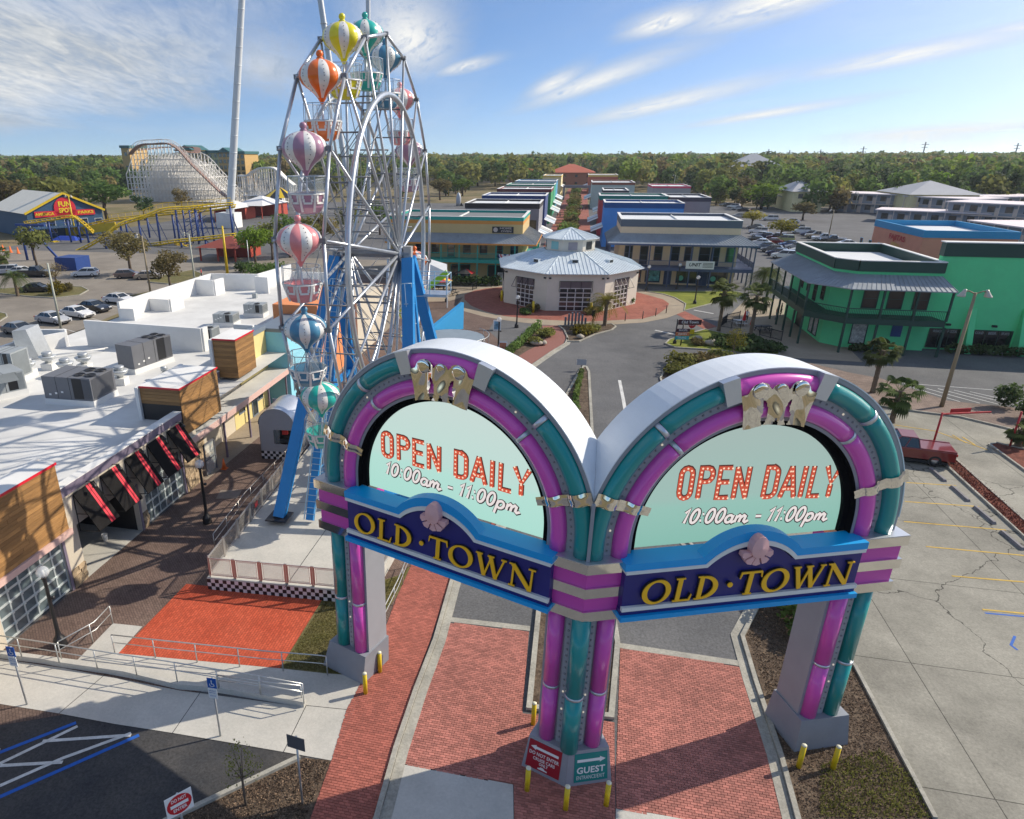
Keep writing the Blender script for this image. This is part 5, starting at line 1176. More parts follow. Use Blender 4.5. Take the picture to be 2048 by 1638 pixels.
    def cone(x,y,lab,h=.75):
        c=thing('traffic_cone',lab,'traffic cone',(x,y,.015)); t=MB(); t.box(-.2,.2,-.2,.2,0,.03); t.build('cone_base',BLACK if h>.8 else M('cone orange',(.75,.16,.03),.6,0,0) if 'cone orange' not in bpy.data.materials else bpy.data.materials['cone orange'],c); t=MB(); t.lathe([(.16,.03),(.03,h)],12); t.build('cone_body',bpy.data.materials.get('cone orange') or M('cone orange',(.75,.16,.03),.6,0,0),c)
    cone(-22.0,37.7,'orange traffic cone standing by the open glass door')
    t=MB(); strip(t,[(-20.6,34.2),(-19.3,34.5)],1.2,.0,.006,0,True); o=t.build('utility_cover',M('dark cover stone',(.22,.18,.15),.9,0,.2,3)); tag(o,'square utility cover with a pale rim in the brown promenade','cover')
left_building()
# ---------------------------------------------------------------- buildings round the plaza and along the street
SEAM=M('galvalume roof sheet',(.66,.73,.77),.4,.12,.10,.8,dirt=.12)
SEAMD=M('weathered grey roof sheet',(.32,.35,.38),.5,.15,.16,.9,dirt=.25)
ROOFG=M('grey roof membrane',(.20,.21,.215),.8,0,.12,.3,world=True,dirt=.25)
ROOFL=M('light roof membrane',(.68,.70,.72),.7,0,.06,.3,world=True,dirt=.15)
def railing(par,A,B_,mat,h=1.0,step=.16):
    A,B_=Vector(A),Vector(B_); b=MB(); z=Vector((0,0,1)); b.bar(A+z*h,B_+z*h,.07); b.bar(A+z*.1,B_+z*.1,.05); b.build('hand_rail',mat,par)
    b=MB(); n=max(1,int((B_-A).length/step))
    for i in range(n+1): p=A.lerp(B_,i/n); b.bar(p+z*.1,p+z*h,.028)
    b.build('baluster',mat,par,kind='stuff')
def seams(b,quad,n,w=.05,h=.05):
    a,b_,c,d=[Vector(q) for q in quad]       # a-b eave, d-c ridge side
    nr=(b_-a).cross(d-a).normalized()
    if nr.z<0: nr=-nr
    for i in range(n+1): p,q=a.lerp(b_,i/n),d.lerp(c,i/n); b.bar(p+nr*h*.5,q+nr*h*.5,w,h,up=tuple(nr))
def box_house(name,label,x0,x1,y0,y1,h,wall,corn,roof=ROOFL,ch=.9,group=None,cat='building'):
    t=thing(name,label,cat,(0,0,0),0,group)
    b=MB(); b.box(x0,x1,y0,y1,0,h-ch); b.build('wall',wall,t)
    b=MB(); th=.3
    for q in ((x0-.05,x1+.05,y0-.05,y0+th),(x0-.05,x1+.05,y1-th,y1+.05),(x0-.05,x0+th,y0+th,y1-th),(x1-th,x1+.05,y0+th,y1-th)): b.box(*q,h-ch+.002,h)
    b.build('cornice',corn,t)
    b=MB(); b.box(x0-.12,x1+.12,y0-.12,y0+th+.04,h,h+.07); b.box(x0-.12,x1+.12,y1-th-.04,y1+.12,h,h+.07); b.box(x0-.12,x0+th+.04,y0+th+.04,y1-th-.04,h,h+.07); b.box(x1-th-.04,x1+.12,y0+th+.04,y1-th-.04,h,h+.07); b.build('coping',PARW,t)
    b=MB(); b.box(x0+th,x1-th,y0+th,y1-th,h-.5,h-.38); rf=b.build('roof',roof,t)
    b=MB(); b.box((x0+x1)/2-.1,(x0+x1)/2+.1,y0+.4,y1-.4,h-.38,h-.2); b.build('roof_ridge',PARW,rf)
    return t
def wrap_porch(t,x0,x1,y0,y1,l,r,f,zd,ze,zt,post,deckm,roofm,fasc,sp=3.0,seamn=.5,ground=True):
    X0,X1,Y0=x0-l,x1+r,y0-f
    b=MB(); b.box(X0,X1,Y0,y0-.01,zd-.55,zd)
    if l: b.box(X0,x0-.01,y0-.01,y1,zd-.55,zd)
    if r: b.box(x1+.01,X1,y0-.01,y1,zd-.55,zd)
    b.build('balcony_deck',deckm,t)
    E=lambda x,y:(x,y,ze); T=lambda x,y:(x,y,zt); o=.35
    quads=[[E(X0-o,Y0-o),E(X1+o,Y0-o),T(x1 if r else X1+o,y0-.02),T(x0 if l else X0-o,y0-.02)]]
    if l: quads.append([E(X0-o,y1),E(X0-o,Y0-o),T(x0-.02,y0-.02),T(x0-.02,y1)])
    if r: quads.append([E(X1+o,Y0-o),E(X1+o,y1),T(x1+.02,y1),T(x1+.02,y0-.02)])
    b=MB(); s=MB(); fa=MB()
    for q in quads:
        lowq=[(x,y,z-.10) for x,y,z in q]; b.add(q+lowq,[(0,1,2,3),(7,6,5,4),(0,4,5,1),(1,5,6,2),(2,6,7,3),(3,7,4,0)])
        seams(s,q,int((Vector(q[1])-Vector(q[0])).length/seamn)); fa.bar(Vector(q[0])-Vector((0,0,.12)),Vector(q[1])-Vector((0,0,.12)),.10,.26)
    rf=b.build('porch_roof',roofm,t); s.build('roof_seam',roofm,rf,kind='stuff'); fa.build('porch_fascia',fasc,t)
    pts=[(X0+(X1-X0)*i/max(1,round((X1-X0)/sp)),Y0+.1) for i in range(max(1,round((X1-X0)/sp))+1)]
    n=max(1,round((y1-Y0)/sp))
    runs=[((X0+.1,Y0+.1,zd),(X1-.1,Y0+.1,zd))]
    if l: pts+=[(X0+.1,Y0+(y1-Y0)*i/n) for i in range(1,n+1)]; runs.append(((X0+.1,Y0+.1,zd),(X0+.1,y1,zd)))
    if r: pts+=[(X1-.1,Y0+(y1-Y0)*i/n) for i in range(1,n+1)]; runs.append(((X1-.1,Y0+.1,zd),(X1-.1,y1,zd)))
    b=MB(); b.box(-.09,.09,-.09,.09,zd,ze-.05); mu=b.mesh('post',post); b=MB(); b.box(-.10,.10,-.10,.10,0,zd-.55); ml=b.mesh('post',post)
    for x,y in pts:
        link('post',mu,t,(min(max(x,X0+.1),X1-.1),y,0)); 
        if ground: link('post',ml,t,(min(max(x,X0+.1),X1-.1),y,0))
    for a,c in runs: railing(t,a,c,post)
def rotunda():
    t=thing('rotunda','octagonal cream pavilion with a pale metal roof and cupola in the red ring','pavilion',(-.9,102.5,0),R(8))
    RW=M('pale cream stucco',(.72,.67,.57),.85,0,.05,1.,dirt=.1); A=9.24; S=7.65
    DG=M('dark garage glass',(.035,.03,.035),.1,0,.3,.8,spec=.9); FR=M('white door frame',(.62,.60,.60),.5,0,.05,2); DK=M('dark mauve sheet',(.16,.13,.14),.6,.2,.1,2)
    for k in range(8):
        a=k*math.pi/4; b=MB(); door=k in (0,1,7,2,6); hw=2.1 if k==0 else 1.55
        if door:
            b.box(-S/2,-hw,-A,-A+.3,0,4.75); b.box(hw,S/2,-A,-A+.3,0,4.75); b.box(-hw,hw,-A,-A+.3,3.9,4.75)
        else: b.box(-S/2,S/2,-A,-A+.3,0,4.75)
        wl=b.build('wall',RW,t,None,a)
        if door:
            g=MB(); hh=3.0
            for i in range(5): x=-hw+2*hw*i/4; g.box(x-.06,x+.06,-A+.05,-A+.11,0,hh)
            for j in range(6): z=hh*j/5; g.box(-hw,hw,-A+.045,-A+.115,max(0,z-.06),z+.06)
            go=g.build('garage_door',FR,wl)
            p=MB()
            for i in range(4):
                for j in range(5):
                    x=-hw+2*hw*i/4; z=hh*j/5; pb=MB(); pb.box(x+.06,x-.06+hw/2,-A+.075,-A+.085,z+.06,z+hh/5-.06); pb.build('pane',DG,wl)
            p=MB(); p.box(-hw,hw,-A+.04,-A+.1,hh+.06,3.9); p.build('door_head',DK,wl)
            p=MB()
            for x in (-hw-.08,-hw*.33,hw*.33,hw+.08): p.bar((x,-A-.05,3.95),(x,-A-(.05 if k==0 else .95),3.95 if k==0 else 2.7),.05); p.bar((x,-A-.05,3.95),(x,-A-.05,2.6),.05)
            y1=-A-(.06 if k==0 else .95); z1=2.55 if k==0 else 2.7
            p.bar((-hw-.1,-A-.05,3.95),(hw+.1,-A-.05,3.95),.06); p.bar((-hw-.1,y1,z1),(hw+.1,y1,z1),.05); p.build('awning_frame',BLACK,wl)
        p=MB()
        for x in (-S/2+.35,S/2-.35): p.cbox((x,-A-.1,4.35),(.3,.16,.18))
        p.build('wall_light',BLACK,wl,kind='stuff')
    b=MB(); b.lathe([(10.35,4.75),(10.35,4.98),(9.9,4.99)],8,ph=R(22.5),sm=False,cap=False); b.build('eave_fascia',RW,t)
    def roof(name,r0,z0,r1,z1,par,mat,n):
        b=MB(); s=MB()
        for k in range(8):
            a,c=R(22.5)+k*math.pi/4,R(22.5)+(k+1)*math.pi/4
            q=[(r0*math.cos(a),r0*math.sin(a),z0),(r0*math.cos(c),r0*math.sin(c),z0),(r1*math.cos(c),r1*math.sin(c),z1),(r1*math.cos(a),r1*math.sin(a),z1)]
            b.add(q+[(x,y,z-.08) for x,y,z in q],[(0,1,2,3),(7,6,5,4),(0,4,5,1)])
            e=Vector(q[1])-Vector(q[0]); L=e.length
            for i in range(1,n):
                p=Vector(q[0])+e*(i/n); f=min(i,n-i)/n*2; in_=1-(r1/r0); 
                m=(Vector(q[2])+Vector(q[3]))/2-(Vector(q[0])+Vector(q[1]))/2; half=(L/2)*(1-r1/r0); d=abs(i/n-.5)*L-L*.5*(r1/r0); tt=1 if d<0 else 1-d/half
                s.bar(p+Vector((0,0,.03)),p+m*max(.03,tt)+Vector((0,0,.03)),.045,.05)
            s.bar(Vector(q[0])+Vector((0,0,.04)),Vector(q[3])+Vector((0,0,.04)),.14,.07)
        o=b.build(name,mat,par); s.build('roof_seam',mat,o,kind='stuff'); return o
    rf=roof('roof',10.7,4.99,3.8,7.05,t,SEAM,16)
    cup=MB(); cup.lathe([(3.6,6.6),(3.6,8.5),(3.85,8.5),(3.85,8.72)],8,ph=R(22.5),sm=False); cu=cup.build('cupola',RW,t)
    roof('cupola_roof',4.15,8.72,.02,9.95,cu,SEAM,8)
    for k,m in ((0,M('mauve louvre',(.36,.33,.36),.7,0,.05,2)),(1,GLASSM),(7,M('aqua glass',(.25,.55,.55),.2,0,0)),(2,GLASSM),(6,GLASSM)):
        b=MB(); A2=3.6*math.cos(R(22.5)); b.box(-.62,.62,-A2-.05,-A2+.05,7.25,8.3); b.build('cupola_window',m,cu,None,k*math.pi/4)
    for k,rr in ((0,6.4),(1,6.9),(7,6.9)):
        b=MB(); z=4.99+(9.24*1.07-rr)/(9.24*1.07-3.5)*2.06; b.box(-.45,.45,-rr-.35,-rr+.35,z-.2,z+.32); o=b.build('skylight',SEAM,t,None,k*math.pi/4); b=MB(); b.box(-.36,.36,-rr-.37,-rr-.352,z-.1,z+.24); b.build('pane',GLASSM,o)
    # planting pockets at the foot of the wall
    return t
rotunda()
def plaza_buildings():
    # yellow building with teal trim (left of the rotunda)
    YB=M('mustard stucco',(.58,.43,.20),.85,0,.05,1.,dirt=.08); TL=M('teal trim paint',(.02,.34,.28),.5,0,.06,1.5); ORB=M('orange band',(.62,.27,.06),.8,0,.05,1.); TRM=M('dark sash',(.05,.12,.13),.5,0,0)
    t=box_house('yellow_building','mustard two-storey building with teal balcony and trim left of the rotunda',-31,-8.7,116,131,10.1,YB,TL,ROOFG,.55)
    b=MB(); b.box(-31.03,-8.67,115.97,116.3,9.0,9.54); b.box(-9,-8.66,116,131,9.0,9.54); b.box(-31.1,-8.6,115.9,115.99,2.55,3.05); b.build('orange_band',ORB,t)
    wrap_porch(t,-31,-8.7,116,130,0,2.1,2.3,3.55,6.2,7.5,TL,TL,SEAMD,ORB)
    for i,x in enumerate((-29.4,-26.6,-23.8,-21.1,-18.4,-15.6,-13.0,-10.5)): win(t,'y',116,x,x+1.1,3.7 if i in (0,3,6) else 4.2,5.9,TL if i in (0,3,6) else TRM,GLASSM,1,2)
    for x,w in ((-27.5,3),(-20.5,3.2),(-14.2,2.6)): win(t,'y',116,x,x+w,.3,2.4,TL,GLASSM,2,1)
    lb=MB(); F=lambda a,c,d:(a,115.88-d,c); dot(lb,-13.2,8.15,.42,0,.1,F,0,12); put_text(lb,'SHOOTERS',(-11.6,8.25),.32,F,2.4,1); put_text(lb,'CAFE',(-11.6,7.8),.3,F,1.4,1); 
    b=MB(); b.box(-13.7,-10.2,115.9,115.96,7.65,8.65); b.build('wall_sign',BLACK,t); 
    b=MB(); F=lambda a,c,d:(a,115.88-d,c); dot(b,-13.15,8.15,.38,0,.0,F,0,12); put_text(b,'HOME',(-11.5,8.25),.33,F,1.9,0,.02); put_text(b,'OVEN',(-11.4,7.8),.3,F,1.7,0,.02); b.build('sign_lettering',M('sign cream',(.5,.42,.38),.6,0,0),t)
    bunting=lambda name,x,y,z,rz,par,sc=1.0: None
    def bunting(x,y,z,rz,lab,sc=1.):
        g=thing('bunting',lab,'bunting',(x,y,z),rz,'red, white and blue half-round buntings')
        for r0,r1,m in ((.0,.25,'bunting blue'),(.25,.6,'bunting white'),(.6,.82,'bunting red'),(.82,1.0,'bunting white'),(1.0,1.2,'bunting navy')):
            c={'bunting blue':(.02,.04,.2),'bunting white':(.7,.7,.7),'bunting red':(.5,.02,.03),'bunting navy':(.015,.02,.11)}[m]; mt=bpy.data.materials.get(m) or M(m,c,.9,0,0)
            b=MB(); n=10; v=[];f=[]
            for i in range(n+1):
                a=math.pi+math.pi*i/n
                for r in (r0,r1): v.append((r*math.cos(a)*sc,-.02*(i%2)-.02,r*math.sin(a)*sc))
            for i in range(n): f.append((2*i,2*i+1,2*i+3,2*i+2))
            b.add(v,f); b.build('bunting_band',mt,g)
    bunting(-11.2,113.62,4.55,0,'half-round bunting on the teal balcony of the mustard building'); bunting(-7.6,113.6,4.55,0,'half-round bunting at the balcony corner of the mustard building')
    # tan building with blue trim (right)
    TB=M('peach stucco',(.74,.55,.38),.85,0,.05,1.,dirt=.08); BT=M('slate blue trim',(.06,.085,.17),.5,0,.06,1.5)
    t=box_house('tan_building','peach two-storey building with slate blue balcony right of the rotunda',6.8,24.8,117,131,10.0,TB,M('dark slate cornice',(.09,.11,.15),.6,0,.05,1),ROOFL,1.1)
    wrap_porch(t,6.8,24.8,117,130,1.6,2.2,2.4,3.05,6.6,7.9,BT,BT,SEAMD,BT)
    for i,x in enumerate((7.8,10.2,12.4,15.0,17.0,19.2,21.0,23.2)): win(t,'y',117,x,x+(1.1 if i!=5 else 1.5),3.2 if i in (1,6) else 3.8,5.9,BT,GLASSM,1,2)
    for x,w in ((8.6,2),(11.4,2.2),(16.2,3),(21.0,2.8)): win(t,'y',117,x,x+w,.35,2.5,BT,GLASSM,2,1)
    win(t,'y',117,14.3,15.3,.05,2.35,BT,M('blue door',(.03,.05,.14),.5,0,0),1,1); win(t,'y',117,19.4,20.8,.05,2.5,BT,M('blue door',(.03,.05,.14),.5,0,0),2,1)
    for x0,c1 in ((16.3,1),(21.2,2)):
        b=MB(); F=lambda a,c,d:(a,116.93-d,c); dot(b,x0+.55,1.1,.42,0,0,F,0,14); b.add([(x0+.0,116.93,2.15),(x0+2.5,116.93,2.15),(x0+2.5,116.93,2.42),(x0,116.93,2.42)],[(0,1,2,3)],1); b.build('window_graphic',[M('mint graphic',(.15,.5,.38),.6,0,0),WHITE],t)
    b=MB(); b.box(8.8,10.5,116.9,116.93,.5,2.4); b.build('poster',M('orange poster',(.35,.12,.08),.6,0,.8,3),t); b=MB(); b.box(11.6,13.5,116.9,116.93,.5,2.4); b.build('poster',M('turquoise poster',(.10,.32,.36),.6,0,.9,2.5),t)
    b=MB(); b.box(17.0,21.2,114.42,114.5,2.95,4.15); sg=b.build('balcony_banner',WHITE,t)
    b=MB(); F=lambda a,c,d:(a,114.40-d,c); put_text(b,'UNIT',(18.3,3.35),.5,F,1.8,0,.02,.2); 
    for k in range(4): b.add([(19.5,114.4,3.9-k*.2),(21.0,114.4,3.9-k*.2),(21.0,114.4,3.82-k*.2),(19.5,114.4,3.82-k*.2)],[(0,1,2,3)])
    b.build('banner_lettering',BLACK,sg)
    # big green building
    GR=M('mint green stucco',(.13,.72,.31),.85,0,.05,.8,dirt=.08); DGN=M('dark green trim',(.014,.055,.04),.5,0,.06,1.5)
    t=thing('green_building','bright mint green building with a dark wrap-around balcony on the right','building')
    x0,x1,y0,y1,h=27.4,37.0,80.2,96.5,9.2
    b=MB(); b.prism([(x0+1.7,y0),(x1,y0),(x1,y1),(x0,y1),(x0,y0+1.7)],0,h-1.05); b.build('wall',GR,t)
    ring=[(x0+1.7,y0),(x1,y0),(x1,y1),(x0,y1),(x0,y0+1.7)]
    b=MB()
    for i in range(5): p,q=Vector((*ring[i],h-.52)),Vector((*ring[(i+1)%5],h-.52)); b.bar(p,q,.34,1.05)
    b.build('cornice',DGN,t); b=MB()
    for i in range(5): p,q=Vector((*ring[i],h+.05)),Vector((*ring[(i+1)%5],h+.05)); b.bar(p,q,.42,.09)
    b.build('coping',PARW,t)
    b=MB(); b.prism([(x0+1.9,y0+.3),(x1-.3,y0+.3),(x1-.3,y1-.3),(x0+.3,y1-.3),(x0+.3,y0+1.9)],h-1.04,h-.95); b.build('roof',ROOFL,t)
    b=MB()
    for k in range(11): b.box(29.2+k*.62,29.5+k*.62,82.5,84.6,h-.94,h-.90)
    b.build('roof_stripe',PARW,t,kind='stuff')
    # chamfered wrap-around balcony
    ins=[(x0,y1),(x0,y0+1.7),(x0+1.7,y0),(x1,y0)]; D=2.5
    out=[(x0-D,y1),(x0-D,y0+.65),(x0+.65,y0-D),(x1+.3,y0-D)]
    b=MB(); v=[];zd=3.7
    b.add([(x,y,zd) for x,y in ins]+[(x,y,zd) for x,y in out]+[(x,y,zd-.6) for x,y in ins]+[(x,y,zd-.6) for x,y in out],[(i,4+i,5+i,1+i) for i in range(3)]+[(8+i,9+i,13+i,12+i) for i in range(3)]+[(4+i,12+i,13+i,5+i) for i in range(3)]+[(3,7,15,11),(0,8,12,4)]); b.build('balcony_deck',DGN,t)
    b=MB(); s=MB(); ze,zt=6.75,7.85; o2=[(x0-D-.3,y1),(x0-D-.3,y0+.5),(x0+.5,y0-D-.3),(x1+.5,y0-D-.3)]
    for i in range(3):
        q=[(*o2[i],ze),(*o2[i+1],ze),(*ins[i+1],zt),(*ins[i],zt)]
        q[2]=(q[2][0],q[2][1],zt); b.add(q+[(x,y,z-.1) for x,y,z in q],[(0,1,2,3),(7,6,5,4),(0,4,5,1),(1,5,6,2),(3,7,4,0)]); seams(s,q,max(3,int((Vector(q[1])-Vector(q[0])).length/.45)),.04,.045)
    rf=b.build('porch_roof',SEAMD,t); s.build('roof_seam',SEAMD,rf,kind='stuff')
    pts=[]
    for i in range(3):
        A,B_=Vector(out[i]),Vector(out[i+1]); n=max(1,round((B_-A).length/3.1))
        pts+=[A.lerp(B_,k/n) for k in range(n+(1 if i==2 else 0))]; railing(t,(*A,zd),(*B_,zd),DGN)
    b=MB(); b.box(-.09,.09,-.09,.09,zd,ze); mu=b.mesh('post',DGN); b=MB(); b.box(-.10,.10,-.10,.10,0,zd-.6); ml=b.mesh('post',DGN)
    for p in pts: link('post',mu,t,(p.x,p.y,0)); link('post',ml,t,(p.x,p.y,0))
    for x in (30.2,32.6,35.0): win(t,'y',y0,x,x+1.3,4.4,6.3,DGN,M('brown blind glass',(.07,.045,.035),.25,0,.1,2) if x<31 else bpy.data.materials['brown blind glass'],1,2)
    for y in (83.4,86,88.6,91.2): win(t,'x',x0,y,y+1.0,3.9 if y==86 else 4.5,6.1,DGN,bpy.data.materials['brown blind glass'],1,2)
    POSTER=M('menu poster',(.45,.46,.42),.6,0,.7,4)
    for y in (83.4,85.0): win(t,'x',x0,y,y+1.2,.4,2.6,DGN,POSTER,1,1)
    win(t,'x',x0,88.6,91.2,.05,2.6,DGN,BLACK,1,1); win(t,'y',y0,29.8,31.2,.5,2.9,DGN,POSTER,1,1)
    b=MB(); b.box(33.6,34.6,y0-.06,y0,1.4,2.7); b.build('blue_notice',M('blue notice',(.015,.06,.22),.5,0,0),t)
    # tall hall to the right of it
    b=MB(); b.box(37.05,70,81.2,82.0,0,9.75); b.box(37.1,69.9,82.0,97,0,7.2); b.build('hall_wall',GR,t); b=MB(); b.box(37.0,70.05,81.1,82.1,9.75,11.1); b.build('cornice',DGN,t); b=MB(); b.box(36.9,70.2,81.0,82.2,11.1,11.2); b.build('coping',PARW,t)
    for x in (41.1,45.95,50.8,55.6):
        b=MB(); b.add([(x-.3,81.19,0),(x+.3,81.19,0),(x+.3,79.7,0),(x-.3,79.7,0),(x-.3,81.19,4.6),(x+.3,81.19,4.6),(x+.3,80.95,4.6),(x-.3,80.95,4.6)],[(3,2,6,7),(0,3,7,4),(2,1,5,6),(4,7,6,5)]); b.build('buttress',GR,t)
    for xa,xb,tx in ((37.7,40.5,('WINGS','PIZZA')),(41.75,45.35,('COLD','BEER','SPORTS')),(46.6,50.2,('BURGERS',))):
        f=win(t,'y',81.2,xa,xb,.25,2.2,DGN,M('black shop glass',(.01,.01,.012),.12,0,0,spec=.9) if xa<40 else bpy.data.materials['black shop glass'],3,1)
        b=MB(); F=lambda a,c,d:(a,81.16-d,c)
        for i,w in enumerate(tx): put_text(b,w,(xa+(xb-xa)*(i+.5)/len(tx),1.85),.26,F,(xb-xa)/len(tx)*.62,0,.02)
        b.build('window_lettering',M('dull white lettering',(.30,.32,.32),.7,0,0) if xa<40 else bpy.data.materials['dull white lettering'],f)
    b=MB()
    for x in (39.2,43.5): b.cbox((x,81.05,2.75),(.4,.3,.2))
    b.build('wall_light',BLACK,t,kind='stuff')
    # salmon building with blue cornice
    SA=M('salmon stucco',(.66,.28,.18),.85,0,.06,.8,dirt=.08); SB=M('azure cornice',(.02,.26,.50),.6,0,.05,1.)
    p0=G(1735,440,7.2); p1=G(1850,462,7.2); p2=G(2001,458,7.2)
    x0,y0=p1; t=thing('salmon_building','salmon restaurant building with an azure cornice behind the green hall','building')
    X0,Y1,X1=p1[0],p0[1],p2[0]
    b=MB(); b.box(X0,X1,y0,Y1,0,6.1); b.build('wall',SA,t); b=MB()
    for q in ((X0-.1,X1+.1,y0-.1,y0+.3),(X0-.1,X1+.1,Y1-.3,Y1+.1),(X0-.1,X0+.3,y0+.3,Y1-.3),(X1-.3,X1+.1,y0+.3,Y1-.3)): b.box(*q,6.102,7.3)
    b.build('cornice',SB,t); b=MB(); b.box(X0+.3,X1-.3,y0+.3,Y1-.3,6.1,6.3); b.build('roof',ROOFL,t)
    for i in range(6): y=y0+3+i*4.6; win(t,'x',X0,y,y+1.2,1.2,3.2,SB,GLASSM,1,2)
    RS=M('red sign letters',(.5,.01,.015),.5,0,0)
    b=MB(); F=lambda a,c,d:(a,y0-.12,c); put_text(b,'MEXICAN',(X1-6.5,4.6),1.0,F,8,0,.03); put_text(b,'GRILL',(X1-6.5,3.5),.6,F,4,1,.02); F2=lambda a,c,d:(X0-.12,y0+10-a,c); put_text(b,'FAJITAS',(0,4.6),.9,F2,7,0,.03); put_text(b,'GRILL',(0,3.6),.5,F2,4,1,.02); b.build('sign_lettering',[RS,M('yellow sign letters',(.6,.4,.03),.5,0,0)],t)
    win(t,'y',y0,X0+12,X0+14,.8,3,SB,GLASSM,1,2); win(t,'y',y0,X0+20,X0+21.6,.8,3,SB,GLASSM,1,2)
plaza_buildings()
def street_rows():
    def place(name,label,pl,pr,h,wall,corn,roof,ch,depth,win_=None):
        a,b_=G(*pl,h),G(*pr,h); y=(a[1]+b_[1])/2; t=box_house(name,label,a[0],b_[0],y,y+depth,h,wall,corn,roof,ch)
        return t,a[0],b_[0],y
    C=lambda n,c:M(n,tuple(min(.8,q*1.45+.01) for q in c),.85,0,.06,.5,dirt=.1)
    def awn(t,x,y0,y1,sgn,n,m):
        for i in range(n):
            a=y0+(y1-y0)*i/n+.3; e=y0+(y1-y0)*(i+1)/n-.3; b=MB(); b.add([(x,a,4.4),(x,e,4.4),(x+sgn*2.6,e,3.3),(x+sgn*2.6,a,3.3),(x,a,4.3),(x,e,4.3),(x+sgn*2.6,e,3.2),(x+sgn*2.6,a,3.2)],[(0,1,2,3),(7,6,5,4),(0,3,7,4),(1,5,6,2),(2,6,7,3)]); b.build('street_awning',m[i%len(m)],t)
    AW=[ROOFL,SEAM,C('grey awning',(.30,.31,.32)),WHITE]
    L=[('grey_building','dark grey street building with a black cornice behind the mustard one',(931,406),(1079,408),10.0,C('mid grey stucco',(.17,.17,.19)),C('black cornice',(.02,.018,.022)),ROOFL,1.0,15,3),
     ('navy_building','street building with a navy cornice behind the dark grey one',(964,391),(1091,392),10.0,C('navy stucco',(.03,.05,.14)),C('navy cornice',(.02,.04,.13)),ROOFL,1.0,16,0),
     ('green_shop','leaf green street building with a maroon cornice',(996,377),(1102,379),10.0,C('leaf green stucco',(.03,.20,.07)),C('maroon cornice',(.12,.03,.03)),ROOFL,.9,18,0),
     ('emerald_shop','emerald street building with a pale roof',(1013,369),(1108,370),10.0,C('emerald stucco',(.02,.22,.13)),C('emerald cornice',(.02,.16,.10)),ROOFL,.9,18,0),
     ('azure_shop','azure street building with a yellow side wall',(1031,362),(1112,363),10.0,C('azure stucco',(.04,.20,.32)),C('azure dark cornice',(.02,.12,.22)),ROOFL,.9,22,0),
     ('cream_shop','small cream and yellow building far down the street on the left',(1086,351),(1123,351),9.5,C('cream wall',(.5,.44,.25)),C('yellow cornice',(.5,.36,.08)),ROOFL,.9,30,0)]
    for n,l,pl,pr,h,w,c,r,ch,d,k in L:
        t,x0,x1,y=place(n,l,pl,pr,h,w,c,r,ch,d)
        for i in range(k): win(t,'y',y,x0+1.2+i*6.4,x0+2.4+i*6.4,5.0,6.6,BLACK,GLASSM,1,2)
        awn(t,x1,y,y+d,1,4,AW)
    Rr=[('blue_building','bright blue street building with a navy band behind the peach one',(1210,405),(1370,407),9.6,C('bright blue stucco',(.05,.20,.52)),C('deep blue cornice',(.012,.06,.20)),ROOFL,1.1,12,3),
     ('red_sided_building','street building with a dark green band and red side wall',(1200,391),(1337,393),9.8,C('brick red stucco',(.34,.04,.04)),C('green band',(.01,.14,.10)),ROOFL,1.1,14,0),
     ('taupe_building','taupe grey building with a dark cornice standing behind the blue one',(1338,393),(1428,397),9.2,C('taupe stucco',(.21,.19,.20)),C('charcoal cornice',(.05,.045,.06)),ROOFL,1.0,18,0),
     ('dark_shop','dark street building with a white roof',(1207,380),(1259,382),9.6,C('charcoal stucco',(.07,.075,.08)),C('charcoal band',(.04,.045,.05)),ROOFL,.9,18,0),
     ('brown_trim_shop','pale street building with a brown cornice',(1184,364),(1272,366),9.6,C('pale green grey stucco',(.34,.38,.35)),C('brown cornice',(.22,.08,.05)),ROOFL,.9,25,0),
     ('rust_shop','rust and yellow building far down the street on the right',(1177,349),(1238,351),9.5,C('rust stucco',(.32,.10,.06)),C('mustard cornice',(.5,.36,.1)),ROOFL,.9,30,0)]
    for n,l,pl,pr,h,w,c,r,ch,d,k in Rr:
        t,x0,x1,y=place(n,l,pl,pr,h,w,c,r,ch,d)
        xs=(9.5,13.8,24)
        for i in range(k): win(t,'y',y,x0+xs[i],x0+xs[i]+1.5,4.6,6.2,BLACK,GLASSM,1,2)
        awn(t,x0,y,y+d,-1,4,AW[::-1])
    place('grey_warehouse','grey low building with a red roof edge behind the taupe one',(1303,371),(1387,374),7,C('grey warehouse wall',(.24,.25,.28)),C('pinkish red edge',(.55,.05,.12)),ROOFL,.8,25)
    # arch over the far street
    t=thing('street_gate','dark footbridge over the far end of the brick street','bridge'); a=G(1112,372,6); b=MB(); y=a[1]; b.box(-8,4.5,y,y+2,5.2,6.4); b.build('span',C('bridge grey',(.12,.12,.14)),t); b=MB(); b.box(-8,-7.2,y,y+2,0,5.2); b.box(3.7,4.5,y,y+2,0,5.2); b.build('pier',bpy.data.materials['bridge grey'],t)
    # far hotel complex with rust roofs, grey hotel on the right, houses
    def hip(name,label,px0,px1,py,h,dep,wall,roofm,rh,storeys=2):
        a,b_=G(px0,py,h),G(px1,py,h); x0,x1,y=a[0],b_[0],a[1]; t=thing(name,label,'building'); b=MB(); b.box(x0,x1,y,y+dep,0,h); b.build('wall',wall,t); b=MB(); m=min(dep,x1-x0)/2
        b.add([(x0-1,y-1,h),(x1+1,y-1,h),(x1+1,y+dep+1,h),(x0-1,y+dep+1,h),(x0+m,y+dep/2,h+rh),(x1-m,y+dep/2,h+rh)],[(0,1,5,4),(1,2,5),(2,3,4,5),(3,0,4),(3,2,1,0)]); b.build('roof',roofm,t)
        n=max(2,int((x1-x0)/6)); wm=MB(); wm.box(-.8,.8,-.06,.02,-.8,.8); me=wm.mesh('window',GLASSM)
